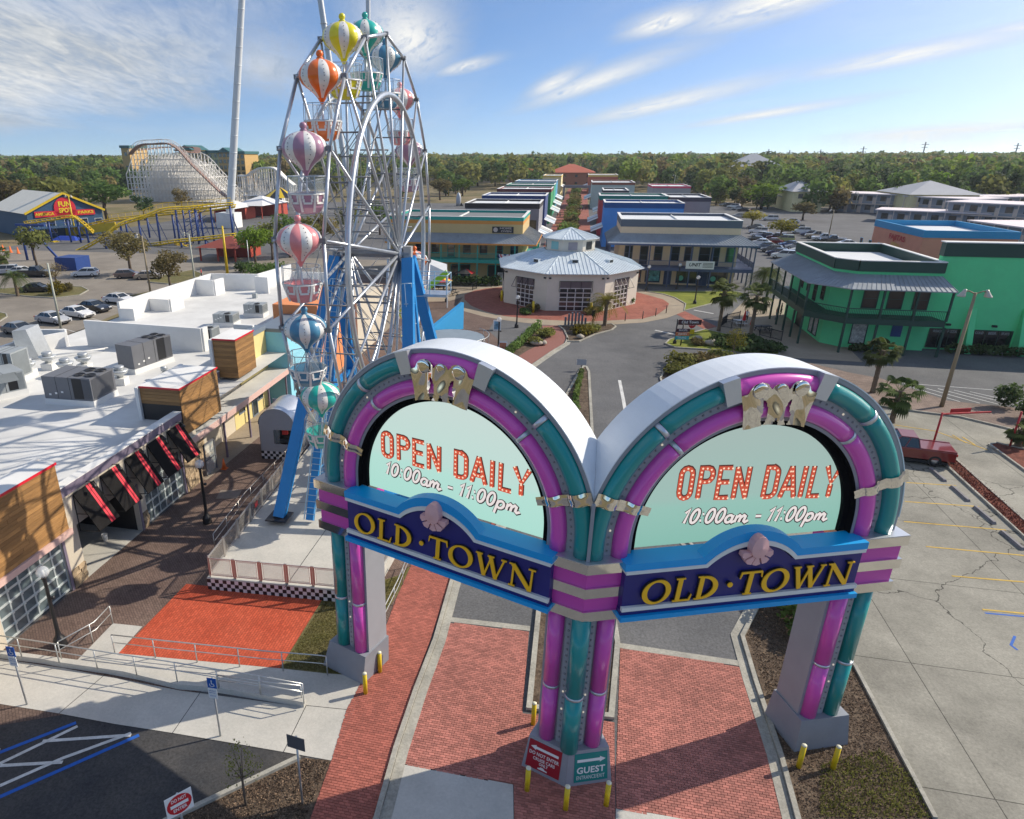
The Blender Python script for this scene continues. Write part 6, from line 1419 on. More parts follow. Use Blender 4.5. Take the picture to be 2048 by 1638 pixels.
        for i in range(n):
            for s in range(storeys): link('window',me,t,(x0+(x1-x0)*(i+.5)/n,y,h*(s+.55)/storeys))
        return t
    RU=C('rust tile roof',(.30,.075,.04)); GRT=C('grey shingle roof',(.26,.27,.29)); YL=C('pale yellow siding',(.55,.48,.27)); GY=C('grey beige siding',(.42,.38,.33))
    hip('rust_roof_house','rust-roofed building at the far end of the street, left part',1020,1085,346,8,22,C('rust wall',(.30,.12,.07)),RU,4); hip('rust_roof_house','rust-roofed building with an orange tower at the far end of the street',1096,1188,345,9,26,bpy.data.materials['rust wall'],RU,5)
    hip('grey_hotel','grey beige hotel with steep roofs above the trees on the right',1464,1562,333,13,24,GY,GRT,7,4); hip('yellow_house','pale yellow house with a grey roof by the forest',1588,1646,383,7,22,YL,GRT,4); hip('yellow_house','pale yellow house with a low porch roof by the forest, left of the motel',1566,1632,393,4.5,14,YL,GRT,3.0,1); hip('yellow_house','wide pale yellow house with a grey hip roof above the motel',1822,1950,389,7,26,YL,GRT,4)
    # motel blocks
    MT=C('motel wall',(.20,.23,.27)); MR=C('motel roof',(.52,.47,.48)); MW=C('motel trim',(.50,.42,.36))
    def motel(label,pl,pr,h,dep,st):
        a,b_=Vector(G(*pl,h)),Vector(G(*pr,h)); d=(b_-a); L=d.length; ang=math.atan2(d.y,d.x); t=thing('motel_block',label,'motel',(a.x,a.y,0),ang,'motel blocks on the right')
        b=MB(); b.box(0,L,0,dep,0,h-.3); b.build('wall',MT,t); b=MB(); b.box(-.5,L+.5,-1.6,dep+1,h-.3,h); b.build('roof',MR,t)
        n=int(L/4); p=MB(); p.box(-.1,.1,-1.5,-1.3,0,h-.3); pm=p.mesh('post',MW); wm=MB(); wm.box(-.9,.9,-.05,.02,-.8,.8); me=wm.mesh('window',GLASSM); dm=MB(); dm.box(-.45,.45,-.06,.02,-1.05,1.0); de=dm.mesh('door',MW)
        for i in range(n):
            x=L*(i+.5)/n; link('post',pm,t,(x-1.9,0,0))
            for s in range(st): z=(h-.3)*s/st; link('window',me,t,(x,0,z+1.7)); link('door',de,t,(x+1.5,0,z+1.1))
        if st>1: b=MB(); b.box(0,L,-1.5,0,(h-.3)/2-.2,(h-.3)/2); b.bar((0,-1.45,(h-.3)/2+.9),(L,-1.45,(h-.3)/2+.9),.08); b.build('gallery',MW,t)
    motel('two-storey grey motel block by the trees',(1675,385),(1812,389),6.5,14,2); motel('two-storey motel block continuing right behind the round tree',(1815,391),(1955,398),6.5,14,2); motel('two-storey motel block at the right edge under the forest',(1930,393),(2110,392),6.5,14,2); motel('two-storey motel block at the right edge with a pale roof',(1900,402),(2120,412),6.5,14,2)
    motel('long single-storey motel block with a pinkish roof behind the salmon building',(1756,418),(2120,432),3.6,10,1); motel('single-storey motel wing right behind the salmon building',(1950,440),(2120,462),4,14,1)
street_rows()
# ---------------------------------------------------------------- plants
def proj(u,v,z):
    x,y=u*_ca+v*_sa,-u*_sa+v*_ca; z-=CAMH; d=y*_c-z*_s; w=y*_s+z*_c; return (CXP+FPX*x/d,CYP-FPX*w/d,d)
def leaf_mat(name,col,hue=.014,var=.35):
    m=M(name,col,.75,0,var,.5,0,0,.15,False,.45,hue=hue); nt=m.node_tree; N=nt.nodes; L=nt.links; b=N['Principled BSDF']; out=[n for n in N if n.type=='OUTPUT_MATERIAL'][0]
    tr=N.new('ShaderNodeBsdfTranslucent'); src=b.inputs['Base Color'].links[0].from_socket; L.new(src,tr.inputs[0]); mx=N.new('ShaderNodeMixShader'); mx.inputs[0].default_value=.45; L.new(b.outputs[0],mx.inputs[1]); L.new(tr.outputs[0],mx.inputs[2]); L.new(mx.outputs[0],out.inputs[0]); return m
def np_mesh(name,V,n,tint,mats,mi=None):
    me=bpy.data.meshes.new(name); k=V.shape[0]//n; me.vertices.add(len(V)); me.vertices.foreach_set('co',V.astype(np.float32).ravel()); me.loops.add(len(V)); me.loops.foreach_set('vertex_index',np.arange(len(V),dtype=np.int32))
    me.polygons.add(k); me.polygons.foreach_set('loop_start',np.arange(k,dtype=np.int32)*n); me.polygons.foreach_set('loop_total',np.full(k,n,np.int32))
    for m in mats: me.materials.append(m)
    if mi is not None: me.polygons.foreach_set('material_index',mi)
    if tint is not None: a=me.attributes.new('tint','FLOAT','FACE'); a.data.foreach_set('value',tint.astype(np.float32))
    me.update(calc_edges=True); return me
def leaves(rng,blobs,n,size,flat=.0):
    B=np.array(blobs,float); w=B[:,3]*B[:,4]*B[:,5]; k=rng.choice(len(B),n,p=w/w.sum()); d=rng.normal(size=(n,3)); d/=np.linalg.norm(d,axis=1,keepdims=True)
    r=rng.uniform(.35,1.0,n)**.5; C=B[k,:3]+d*B[k,3:]*r[:,None]*rng.uniform(.85,1.12,n)[:,None]
    nrm=d+rng.normal(size=(n,3))*.8; nrm[:,2]+=.5; nrm/=np.linalg.norm(nrm,axis=1,keepdims=True)
    t=np.cross(nrm,rng.normal(size=(n,3))); t/=np.linalg.norm(t,axis=1,keepdims=True); b=np.cross(nrm,t); s=size*rng.uniform(.6,1.3,n)[:,None]
    V=np.stack([C-t*s-b*s*.55,C+t*s*.2-b*s*.7,C+t*s+b*s*.5,C-t*s*.3+b*s*.8],1).reshape(-1,3)
    T=np.clip(.5+rng.normal(size=n)*.18+(rng.uniform(-.3,.3,len(B)))[k],0,1); return V,T
BARK=M('grey brown bark',(.12,.09,.065),.9,0,.3,3.,.4)
LEAFM={'olive':leaf_mat('olive foliage',(.17,.18,.05)),'green':leaf_mat('mid green foliage',(.11,.175,.045)),'bright':leaf_mat('fresh green foliage',(.15,.23,.03)),'brown':leaf_mat('spring brown foliage',(.175,.145,.06),.012),'dark':leaf_mat('dark green foliage',(.07,.11,.038)),'palm':leaf_mat('palm foliage',(.085,.12,.035),.02),'yellow':leaf_mat('yellow green foliage',(.21,.19,.025),.02)}
def blob_set(rng,kind,h,w):
    if kind=='pine': return [(rng.normal()*w*.1,rng.normal()*w*.1,h*f,w*.5*(1.15-f)*1.5,w*.5*(1.15-f)*1.5,h*.10) for f in (.5,.62,.74,.85,.95)]
    if kind=='wood': return [(0,0,h*.52,w*.42,w*.42,h*.42)]+[(rng.uniform(-.36,.36)*w,rng.uniform(-.36,.36)*w,h*rng.uniform(.32,.82),w*rng.uniform(.16,.28),w*rng.uniform(.16,.28),h*rng.uniform(.10,.18)) for _ in range(7)]
    n=7 if kind!='tall' else 6; o=[(0,0,h*.64,w*.30,w*.30,h*.24)]
    for i in range(n):
        a=2*math.pi*i/n+rng.uniform(-.4,.4); q=rng.uniform(.2,.34)*w; z=h*rng.uniform(.48,.84); o.append((q*math.cos(a),q*math.sin(a),z,w*rng.uniform(.15,.26),w*rng.uniform(.15,.26),h*rng.uniform(.10,.19)))
    return o
def tree_meshes(kind,h,w,n,size,seed,leaf):
    rng=np.random.default_rng(seed); bl=blob_set(rng,kind,h,w); V,T=leaves(rng,bl,n,size); cm=np_mesh('crown',V,4,T,[leaf])
    b=MB(); r0=max(.10,h*.022); b.tube([(0,0,-.1),(rng.normal()*.1,rng.normal()*.1,h*.3),(0,0,h*.62)],[r0*1.25,r0,r0*.4],7)
    for c in bl[1:6]: b.tube([(0,0,h*rng.uniform(.28,.42)),(c[0]*.5,c[1]*.5,c[2]*.82),(c[0],c[1],c[2])],[r0*.5,r0*.35,r0*.1],5)
    return cm,b.mesh('trunk',BARK)
TREES={}
def tree(kind,leaf,x,y,h,w,label,name='tree',dense=900,size=.35,seed=None,group=None,var=3,z=0,cat='tree'):
    key=(kind,leaf,dense,rnd.randrange(var) if seed is None else seed)
    if key not in TREES: TREES[key]=tree_meshes(kind,10.,8.,dense,size,hash(str(key))%9999 if False else (sum(map(ord,str(key)))*7)%9999,LEAFM[leaf])
    t=thing(name,label,cat,(x,y,z),rnd.uniform(0,6.28),group); t.scale=(w/8,w/8,h/10)
    link('crown',TREES[key][0],t); link('trunk',TREES[key][1],t); return t
def at(kind,leaf,px,py,tpy,wpx,label,**k):
    x,y=G(px,py); d=proj(x,y,0)[2]; h=max(1.2,topz(px,py,tpy)); return tree(kind,leaf,x,y,h,wpx*d/FPX,label,**k)
# far wood: individuals in front, one mass behind
def forest():
    rng=np.random.default_rng(3); kinds=[('wood','olive'),('wood','green'),('wood','brown'),('wood','dark'),('pine','dark'),('wood','green'),('wood','olive'),('wood','bright'),('wood','green'),('wood','olive'),('wood','dark')]
    pts=[]
    v=200.
    while v<2500:
        st=8.5+v*.011; u0,u1=-.95*v-60,.78*v+90; u=u0+rng.uniform(0,st)
        while u<u1:
            x,y=u+rng.uniform(-.4,.4)*st,v+rng.uniform(-.4,.4)*st; u+=st*rng.uniform(.85,1.2)
            px,py,_=proj(x,y,0)
            if not -70<px<2120: continue
            if -60<x<55 and y<(430 if x<-20 or x>14 else 520): continue           # street rows
            if x<-20 and x>-175 and y<262: continue
            if -238<x<-60 and 225<y<352: continue
            if -262<x<-135 and 352<=y<440: continue
            if x<=-175 and y<205: continue                  # rides
            if -168<x<-50 and 262<y<352: continue
            if -150<x<-70 and 365<y<520: continue
            if 20<x<320 and y<(250+max(0,x-95)*.25) : continue        # car park, motel
            if 100<x<290 and 250<y<330 and rng.random()<.75: continue
            if -36<x<30 and 520<y<640: continue
            if px>1450 and y<282: continue
            pts.append((x,y))
        v+=st*.82
    pts.sort(key=lambda p:p[1]); near=pts[:290]; far=pts[290:]
    names={'olive':'olive','green':'mid green','brown':'brownish spring','dark':'dark green','bright':'fresh green'}
    for x,y in near:
        k,l=kinds[rng.integers(len(kinds))]; h=(rng.uniform(9,15)+max(0,(y-300)*.01))*(.55 if 1440<proj(x,y,0)[0]<1580 and y<430 else 1)
        reg='beyond the rides and white coaster' if x<-70 else ('behind the street shops' if x<70 else 'behind the car park and motel'); sz='tall' if h>13.5 else ('short' if h<11 else 'mid-height')
        tree(k,l,x,y,h,h*(.85 if k!='pine' else .55),'%s %s %s at the forest edge %s'%(sz,names[l],'pine' if k=='pine' else 'tree',reg),'forest_tree',330,.62,group='trees along the edge of the forest')
    # the mass: merged crowns with per-tree tint, a few leaf clumps each
    cols=[LEAFM['olive'],LEAFM['green'],LEAFM['brown'],LEAFM['dark'],LEAFM['bright']]; VV=[];TT=[];MI=[]
    wts=[.30,.30,.11,.21,.08]
    for x,y in far:
        h=rng.uniform(11,17)+min(6,(y-250)*.006); 
        if rng.random()<.05: h+=3
        if 1440<proj(x,y,0)[0]<1580 and y<420: h*=.55
        w=h*rng.uniform(.55,.9); n=int(max(40,100-y*.04)); bl=[(x,y,h*.62,w*.5,w*.5,h*.36),(x+rng.uniform(-.3,.3)*w,y-rng.uniform(0,.3)*w,h*.75,w*.28,w*.28,h*.22)]
        V,T=leaves(rng,bl,n,h*.095); VV.append(V); TT.append(np.clip(T*.5+rng.uniform(0,.5),0,1)); MI.append(np.full(n,rng.choice(5,p=wts),np.int32))
    me=np_mesh('far_wood',np.concatenate(VV),4,np.concatenate(TT),cols,np.concatenate(MI)); link('far_wood',me,kind='stuff',label='broad mixed forest reaching to the horizon',category='forest')
    b=MB(); b.sheet([(-2600,400),(-700,330),(-190,380),(-60,560),(60,560),(120,330),(330,330),(2600,500),(2600,2640),(-2600,2640)],-.05); b.build('forest_floor',M('dark forest floor',(.035,.032,.018),.95,0,.3,.05,world=True),kind='structure')  # dark brown ground sheet below the trees
forest()
# palms
def fan_palm(rng,h,nf=46,fl=1.25):
    V=[];T=[]
    for i in range(nf):
        a=rng.uniform(0,6.283); el=rng.uniform(-.9,1.25); d=np.array([math.cos(a)*math.cos(el),math.sin(a)*math.cos(el),math.sin(el)]); L=fl*rng.uniform(.7,1.05); base=np.array([0,0,h])+d*.12; hub=np.array([0,0,h])+d*L*.8+np.array([0,0,-.10*L])
        side=np.cross(d,[0,0,1]); side/=np.linalg.norm(side)+1e-6; up=np.cross(side,d); tt=rng.uniform(.2,.9)-.3*(el<-.2)
        V+=[base-side*.02,base+side*.02,hub+side*.015,hub-side*.015]; T.append(tt)
        for k in range(11):
            b=-1.25+2.5*k/10; ld=d*math.cos(b)+side*math.sin(b); tip=hub+ld*L*.62*(1-.2*abs(b))+np.array([0,0,-.22*L*(1+abs(b)*.4)]); mid=hub+ld*L*.35; w=np.cross(ld,up); w=w/(np.linalg.norm(w)+1e-6)*.075
            V+=[hub,mid-w+up*.02,tip,mid+w]; T.append(tt+rng.uniform(-.1,.1))
    return np.array(V),np.clip(np.array(T),0,1)
def date_palm(rng,h,nf=44,fl=2.0):
    V=[];T=[]
    for i in range(nf):
        a=rng.uniform(0,6.283); el=rng.uniform(-.25,1.3); d=np.array([math.cos(a),math.sin(a),0]); L=fl*rng.uniform(.8,1.1); tt=rng.uniform(.3,.95); pts=[]
        for k in range(8):
            t=k/7; r=L*t*math.cos(el*.8); z=h+L*t*math.sin(el)*(1-.25*t)-.75*L*t*t*(1.1-.5*math.sin(max(0,el))); pts.append(d*r+np.array([0,0,z]))
        side=np.cross(d,[0,0,1])
        for k in range(7):
            p,q=pts[k],pts[k+1]; V+=[p-side*.02,p+side*.02,q+side*.015,q-side*.015]; T.append(.2)
            for j in (0,.5):
                m=p+(q-p)*j; ll=.42*fl/2*math.sin(math.pi*min(.98,(k+j+1)/8))+.12
                for sg in (-1,1): tip=m+side*sg*ll*.85+(q-p)*1.1+np.array([0,0,-.10]); e=(q-p)*.22; V+=[m-e*.4,m+e*.6,tip+e*.1,tip]; T.append(tt+rng.uniform(-.1,.1))
    return np.array(V),np.clip(np.array(T),0,1)
BOOT=M('palm boot bark',(.17,.125,.085),.9,0,.35,6.,.5)
def palm(px,py,tpy,label,kind='fan',hk=.80,fl=1.2,leaf='palm',xy=None,h=None,lean=0):
    x,y=xy or G(px,py); H_=h or topz(px,py,tpy)*hk; rng=np.random.default_rng(int(abs(px*7+py))); t=thing('palm_tree',label,'palm tree',(x,y,0),rng.uniform(0,6))
    V,T=(fan_palm if kind=='fan' else date_palm)(rng,H_,fl=fl); link('crown',np_mesh('crown',V,4,T,[LEAFM[leaf]]),t)
    b=MB(); n=14; r=.20 if kind=='fan' else .23; b.tube([(0,0,-.05+(H_+.1)*k/n) for k in range(n+1)],[r*(1.25 if k==0 else 1)*(1+.13*(k%2))*(1-.15*k/n) for k in range(n+1)],9)
    if kind=='fan':
        for k in range(18): a=k*2.4; z=H_*(.55+.45*k/18); b.bar((r*.8*math.cos(a),r*.8*math.sin(a),z),(r*1.9*math.cos(a),r*1.9*math.sin(a),z+.22),.07,.04)
    else: b.ball((0,0,H_-.15),.34,9,6,0,1.2)
    b.build('trunk',BOOT,t); return t
palm(1437,662,565,'cabbage palm with a bare trunk beside the street sign island','fan',.84,1.5); palm(1500,676,572,'cabbage palm with a dense crown in front of the green building','fan',.82,1.5); palm(1209,652,570,'feathery yellow green date palm in front of the pavilion','date',.62,3.0,'yellow')
palm(1745,785,684,'stout cabbage palm between the right arch and the green building','fan',.84,1.25); palm(1783,845,772,'short fan palm peeping over the right arch','fan',.86,1.35); palm(1522,590,515,'wide date palm between the peach and green buildings','date',.62,2.8,'palm'); palm(1540,575,525,'second date palm just behind the wide one','date',.62,2.4,'palm')
palm(36,592,535,'feathery queen palm on the car park island at the left edge','date',.72,2.4,'palm'); palm(2034,893,850,'small fan palm beside the red gate post','fan',.75,.8); palm(7,545,500,'palm tree at the left edge by the rides','fan',.8,1.5)
# shrubs and hedges
def shrub(name,label,xy,w,h,leaf,n=420,size=.13,l=None,rz=0,z=0,group=None,cat='shrub'):
    rng=np.random.default_rng(int(abs(xy[0]*91+xy[1]*37))); l=l or w; bl=[(0,0,h*.5,w*.5,l*.5,h*.5)]+[(rng.uniform(-.3,.3)*w,rng.uniform(-.4,.4)*l,h*rng.uniform(.45,.75),w*.28,min(w,l)*.32,h*.35) for _ in range(5+int(l/w*3))]
    if l>2*w: bl=[(rng.uniform(-.1,.1)*w,-l/2+l*(i+.5)/(int(l/w)+1),h*.5,w*.5,w*.7,h*rng.uniform(.44,.56)) for i in range(int(l/w)+1)]
    V,T=leaves(rng,bl,n,size); V[:,2]=np.abs(V[:,2]); me=np_mesh('foliage',V,4,T,[LEAFM[leaf]]); o=link(name,me,None,(*xy,z),rz); tag(o,label,cat,group); return o
def hedge(p,q,w,h,leaf,label,n,size=.13):
    A,B_=Vector((*p,0)),Vector((*q,0)); d=B_-A; o=shrub('hedge',label,tuple(((A+B_)/2)[:2]),w,h,leaf,n,size,d.length,math.atan2(d.y,d.x)-math.pi/2,cat='hedge'); return o
hedge(G(1078,656),G(1006,724),.95,1.1,'green','clipped green hedge between the promenade and the curved red path',1500)
hedge(G(1163,748),G(1150,800),.5,.7,'green','low leafy hedge along the median tip by the small sign',600); hedge(G(1150,800),(1.6,30),.6,.6,'green','long low hedge down the middle of the median',900)
hedge(G(905,571),G(1000,571),1.6,1.6,'dark','dark clipped hedge in front of the mustard building',900,.2); hedge((39,79.6),(70,79.6),1.2,1.1,'dark','long dark hedge along the foot of the green hall',2200,.18); hedge((29.5,78.6),(33,78.9),.8,.8,'dark','short dark hedge at the corner of the green building',500,.15)
for (px,py),w,h,lf,lb in (((1090,672),2.2,.9,'olive','olive shrub beside the curved path, nearer the hedge top'),((1068,688),1.8,.8,'olive','olive shrub in the bed of the curved path below the other'),((1165,668),3.0,.9,'yellow','yellow green shrub mound on the island below the date palm'),((1180,664),2.4,.9,'olive','olive shrub mound beside the yellow green one on the island'),
  ((1372,738),4.0,1.3,'olive','large olive shrub mound just above the right arch'),((1412,730),3.4,1.2,'brown','brownish shrub mound above the right arch'),((1350,748),2.2,1.0,'olive','small olive shrub at the kerb tip above the right arch'),((1440,728),3.0,1.2,'olive','third shrub mound in the row above the right arch'),
  ((1500,700),4.5,1.4,'dark','dark spreading shrub under the dense cabbage palm'),((1450,690),3.5,1.0,'dark','dark low shrub beside the bare-trunked cabbage palm'),((1540,702),3.0,1.0,'dark','dark low shrub at the right end of the sign island'),((1395,690),1.6,.7,'brown','small reddish shrub beside the island boulders'),
  ((1580,1245),1.3,1.5,'green','leafy green shrub in the mulch behind the right leg'),((1570,1215),1.5,1.6,'green','taller leafy green shrub behind the right leg of the gate'),((1600,1280),1.1,1.1,'green','small leafy shrub closest to the right gate leg'),
  ((2010,815),1.9,2.0,'dark','round clipped shrub at the right edge by the striped bays'),((2060,840),1.8,1.8,'dark','second round shrub cut by the right edge'),((118,590),2.4,2.0,'yellow','spiky yucca clump on the car park island'),((135,583),1.8,1.2,'brown','brown low shrub beside the yucca'),
  ((1012,597),2.2,1.0,'brown','red-leaved shrub at the left corner of the pavilion'),((1065,622),2.0,1.0,'brown','red-leaved shrub left of the pavilion front door'),((1182,627),2.0,1.0,'brown','red-leaved shrub right of the pavilion front door'),((1255,607),2.0,1.0,'green','leafy shrub at the right corner of the pavilion'),((1050,628),1.6,.7,'green','low green shrub left of the pavilion front door'),((1195,622),1.6,.7,'green','low green shrub under the date palm'),((490,545),3.0,2.0,'dark','dark shrub behind the white roof wall'),((530,550),6,2.0,'green','green hedge mound behind the white roof wall')):
    shrub('shrub',lb,G(px,py),w,h,lf,int(260+140*w),.10+.02*w)
# ground cover
def cover(name,poly,n,size,leaf,h,label,seed):
    rng=np.random.default_rng(seed); xs=[p[0] for p in poly]; ys=[p[1] for p in poly]; P=[]
    while len(P)<n:
        x,y=rng.uniform(min(xs),max(xs)),rng.uniform(min(ys),max(ys))
        if inside(poly,x,y): P.append((x,y))
    C=np.array(P); a=rng.uniform(0,6.28,n); t=np.stack([np.cos(a),np.sin(a)],1); s=size*rng.uniform(.5,1.4,n); hh=h*rng.uniform(.3,1.2,n); ln=rng.normal(size=(n,2))*h*.5; z0=np.zeros(n)+.0
    V=np.stack([np.c_[C-t*s[:,None],z0],np.c_[C+t*s[:,None],z0],np.c_[C+t*s[:,None]*.3+ln,hh],np.c_[C-t*s[:,None]*.3+ln,hh]],1).reshape(-1,3); link(name,np_mesh(name,V,4,rng.uniform(0,1,n),[leaf]),kind='stuff',label=label,category='ground cover')
CHIP=M('wood chip',(.17,.115,.075),.9,0,.5,3,tint=.7); CHIPR=M('red wood chip',(.20,.06,.04),.9,0,.4,3,tint=.6)
mul=GP([(1524,1213),(1494,1271),(1526,1362),(1573,1513),(1607,1640),(1860,1636),(1800,1524),(1704,1334),(1600,1206)])
cover('mulch_chips',mul,16000,.030,CHIP,.03,'loose bark chips in the bed under the right leg',1)
cover('weeds',GP([(1640,1530),(1760,1500),(1830,1560),(1860,1636),(1640,1636)]),2600,.02,LEAFM['olive'],.10,'weedy grass tufts in the mulch below the right leg',2)
cover('mulch_chips',GP([(612,1518),(658,1524),(610,1640),(350,1640)]),5000,.03,CHIP,.03,'loose dark bark chips at the bottom left bed',3)
cover('turf_blades',GP([(650,1199),(800,1152),(818,1132),(790,1192),(765,1225),(736,1335),(700,1350),(650,1345),(566,1335)]),22000,.012,leaf_mat('dry turf blade',(.17,.15,.05),0,.4),.05,'patchy dry turf beside the red pad',4)
cover('mulch_chips',GP([(1865,908),(1896,908),(2060,1052),(2060,1084)]),5000,.035,CHIPR,.15,'red bark chips in the long strip of the car park',5)
cover('mulch_chips',[(1.3,24.2),(2.7,24.2),(2.5,36),(1.6,36)],3000,.03,CHIP,.12,'bark chips in the median',6)
# rocks on the islands
for i,((px,py),s,lb) in enumerate((((1160,678),.8,'pale boulder on the island below the date palm'),((1072,691),.9,'pale boulder in the curved path bed'),((1395,683),1.0,'pale boulder on the sign island, left of the pair'),((1425,692),1.1,'pale boulder on the sign island, right of the pair'),((1087,690),.7,'smaller boulder touching the one in the curved path bed'))):
    b=MB(); rr=random.Random(i); b.ball((0,0,.25*s),.55*s,9,6,0,.6); b.v=[(x*(1+.5*(i%2)+rr.uniform(-.15,.15)),y*(1+rr.uniform(-.15,.15)),z*(1+rr.uniform(-.1,.1))) for x,y,z in b.v]; o=b.build('boulder',M('pale limestone',(.36,.32,.26),.9,0,.25,3,.5) if not i else bpy.data.materials['pale limestone']); o.location=(*G(px,py),.1); tag(o,lb,'boulder')
# trees that stand apart
at('oak','brown',262,548,452,95,'brownish bare-looking oak with a dark trunk in the left car park',dense=1800,size=.22); at('oak','brown',343,588,492,80,'brownish round oak by the roof at the left car park edge',dense=1800,size=.22); at('oak','olive',75,535,440,70,'olive tree beside the blue ride column at the far left',dense=1200,size=.25)
at('oak','brown',114,575,525,50,'pinkish bare bush-like tree behind the yucca',dense=900,size=.16); at('oak','bright',512,533,440,85,'leafy green tree left of a group behind the roof wall',dense=1500,size=.25)
for px,py,ty,w,l,lb in ((545,520,430,70,'olive','olive tree in the row behind the wheel, first'),(580,515,425,75,'green','green tree in the row behind the wheel, second'),(615,512,420,70,'olive','olive tree in the row behind the wheel, third'),(650,505,420,60,'brown','brown tree in the row behind the wheel'),(700,480,410,60,'olive','olive tree seen through the wheel spokes'),(760,470,400,60,'green','green tree seen through the upper wheel spokes'),
  (215,440,352,110,'green','large dark green oak left of the white coaster'),(150,430,352,100,'olive','large olive oak behind the blue hall'),(105,420,350,90,'olive','olive oak behind the blue hall, farther left'),(20,440,345,95,'brown','bare brown oak at the left edge behind the blue hall'),(290,440,385,50,'dark','dark tree at the foot of the white coaster'),(365,425,375,45,'brown','brown tree at the foot of the white coaster, right'),
  (925,392,352,55,'bright','bright green tree left of the street rows'),(880,400,350,60,'brown','brown tree left of the street rows'),(990,372,345,45,'green','green tree behind the emerald shop'),(955,372,335,60,'olive','olive tree behind the navy building'),(870,375,330,60,'olive','olive tree beyond the wheel rim'),(1020,362,333,45,'brown','brown tree behind the azure shop'),(1060,352,325,40,'brown','brown tree behind the far rust roofs'),
  (1522,418,360,95,'bright','bright green spreading oak beside the right car park'),(1560,405,365,60,'bright','bright green tree joined to the spreading oak'),(1605,440,402,62,'brown','bare orange brown oak on the car park island'),(1503,455,413,55,'yellow','yellow green tree between the parked cars, left'),(1560,482,432,60,'yellow','yellow green tree between the parked cars, right'),(1392,425,395,30,'bright','small green tree beside the taupe building'),
  (1790,425,365,50,'dark','dark round tree in front of the motel'),(1668,398,350,55,'dark','dark tree beside the yellow house'),(1890,425,392,110,'brown','low brown tree in front of the motel blocks'),(1480,395,345,60,'brown','brown oak left of the spreading green oak'),(1440,385,335,60,'olive','olive oak behind the taupe building'),(1390,365,330,55,'green','green tree above the grey warehouse'),(1340,355,325,55,'brown','brown tree above the grey warehouse, left'),(1290,352,325,50,'olive','olive tree at the end of the right street row'),(1555,372,315,80,'olive','tall olive oak in front of the grey hotel'),(1450,372,330,50,'brown','brown oak at the left foot of the grey hotel')):
    at('oak',l,px,py,ty,w,lb,dense=700,size=.32)
at('tall','yellow',1463,722,652,46,'slender pale green young tree on the sign island','tree' if False else 'tree',dense=900,size=.16) if False else at('tall','yellow',1463,722,652,46,'slender pale green young tree on the sign island',dense=900,size=.16)
tree('tall','olive',*G(492,1610),3.0,1.5,'thin young tree with sparse leaves in the mulch by the car park kerb',dense=330,size=.16,seed=5)
for i in range(26):
    v=126+i*11; tree('oak',('olive','olive','brown','green')[i%4],-2.0,v,rnd.uniform(4.6,6.2),5.6,'rounded olive and brown street tree in the planted middle of the brick street',dense=420,size=.4,group='trees down the middle of the street')
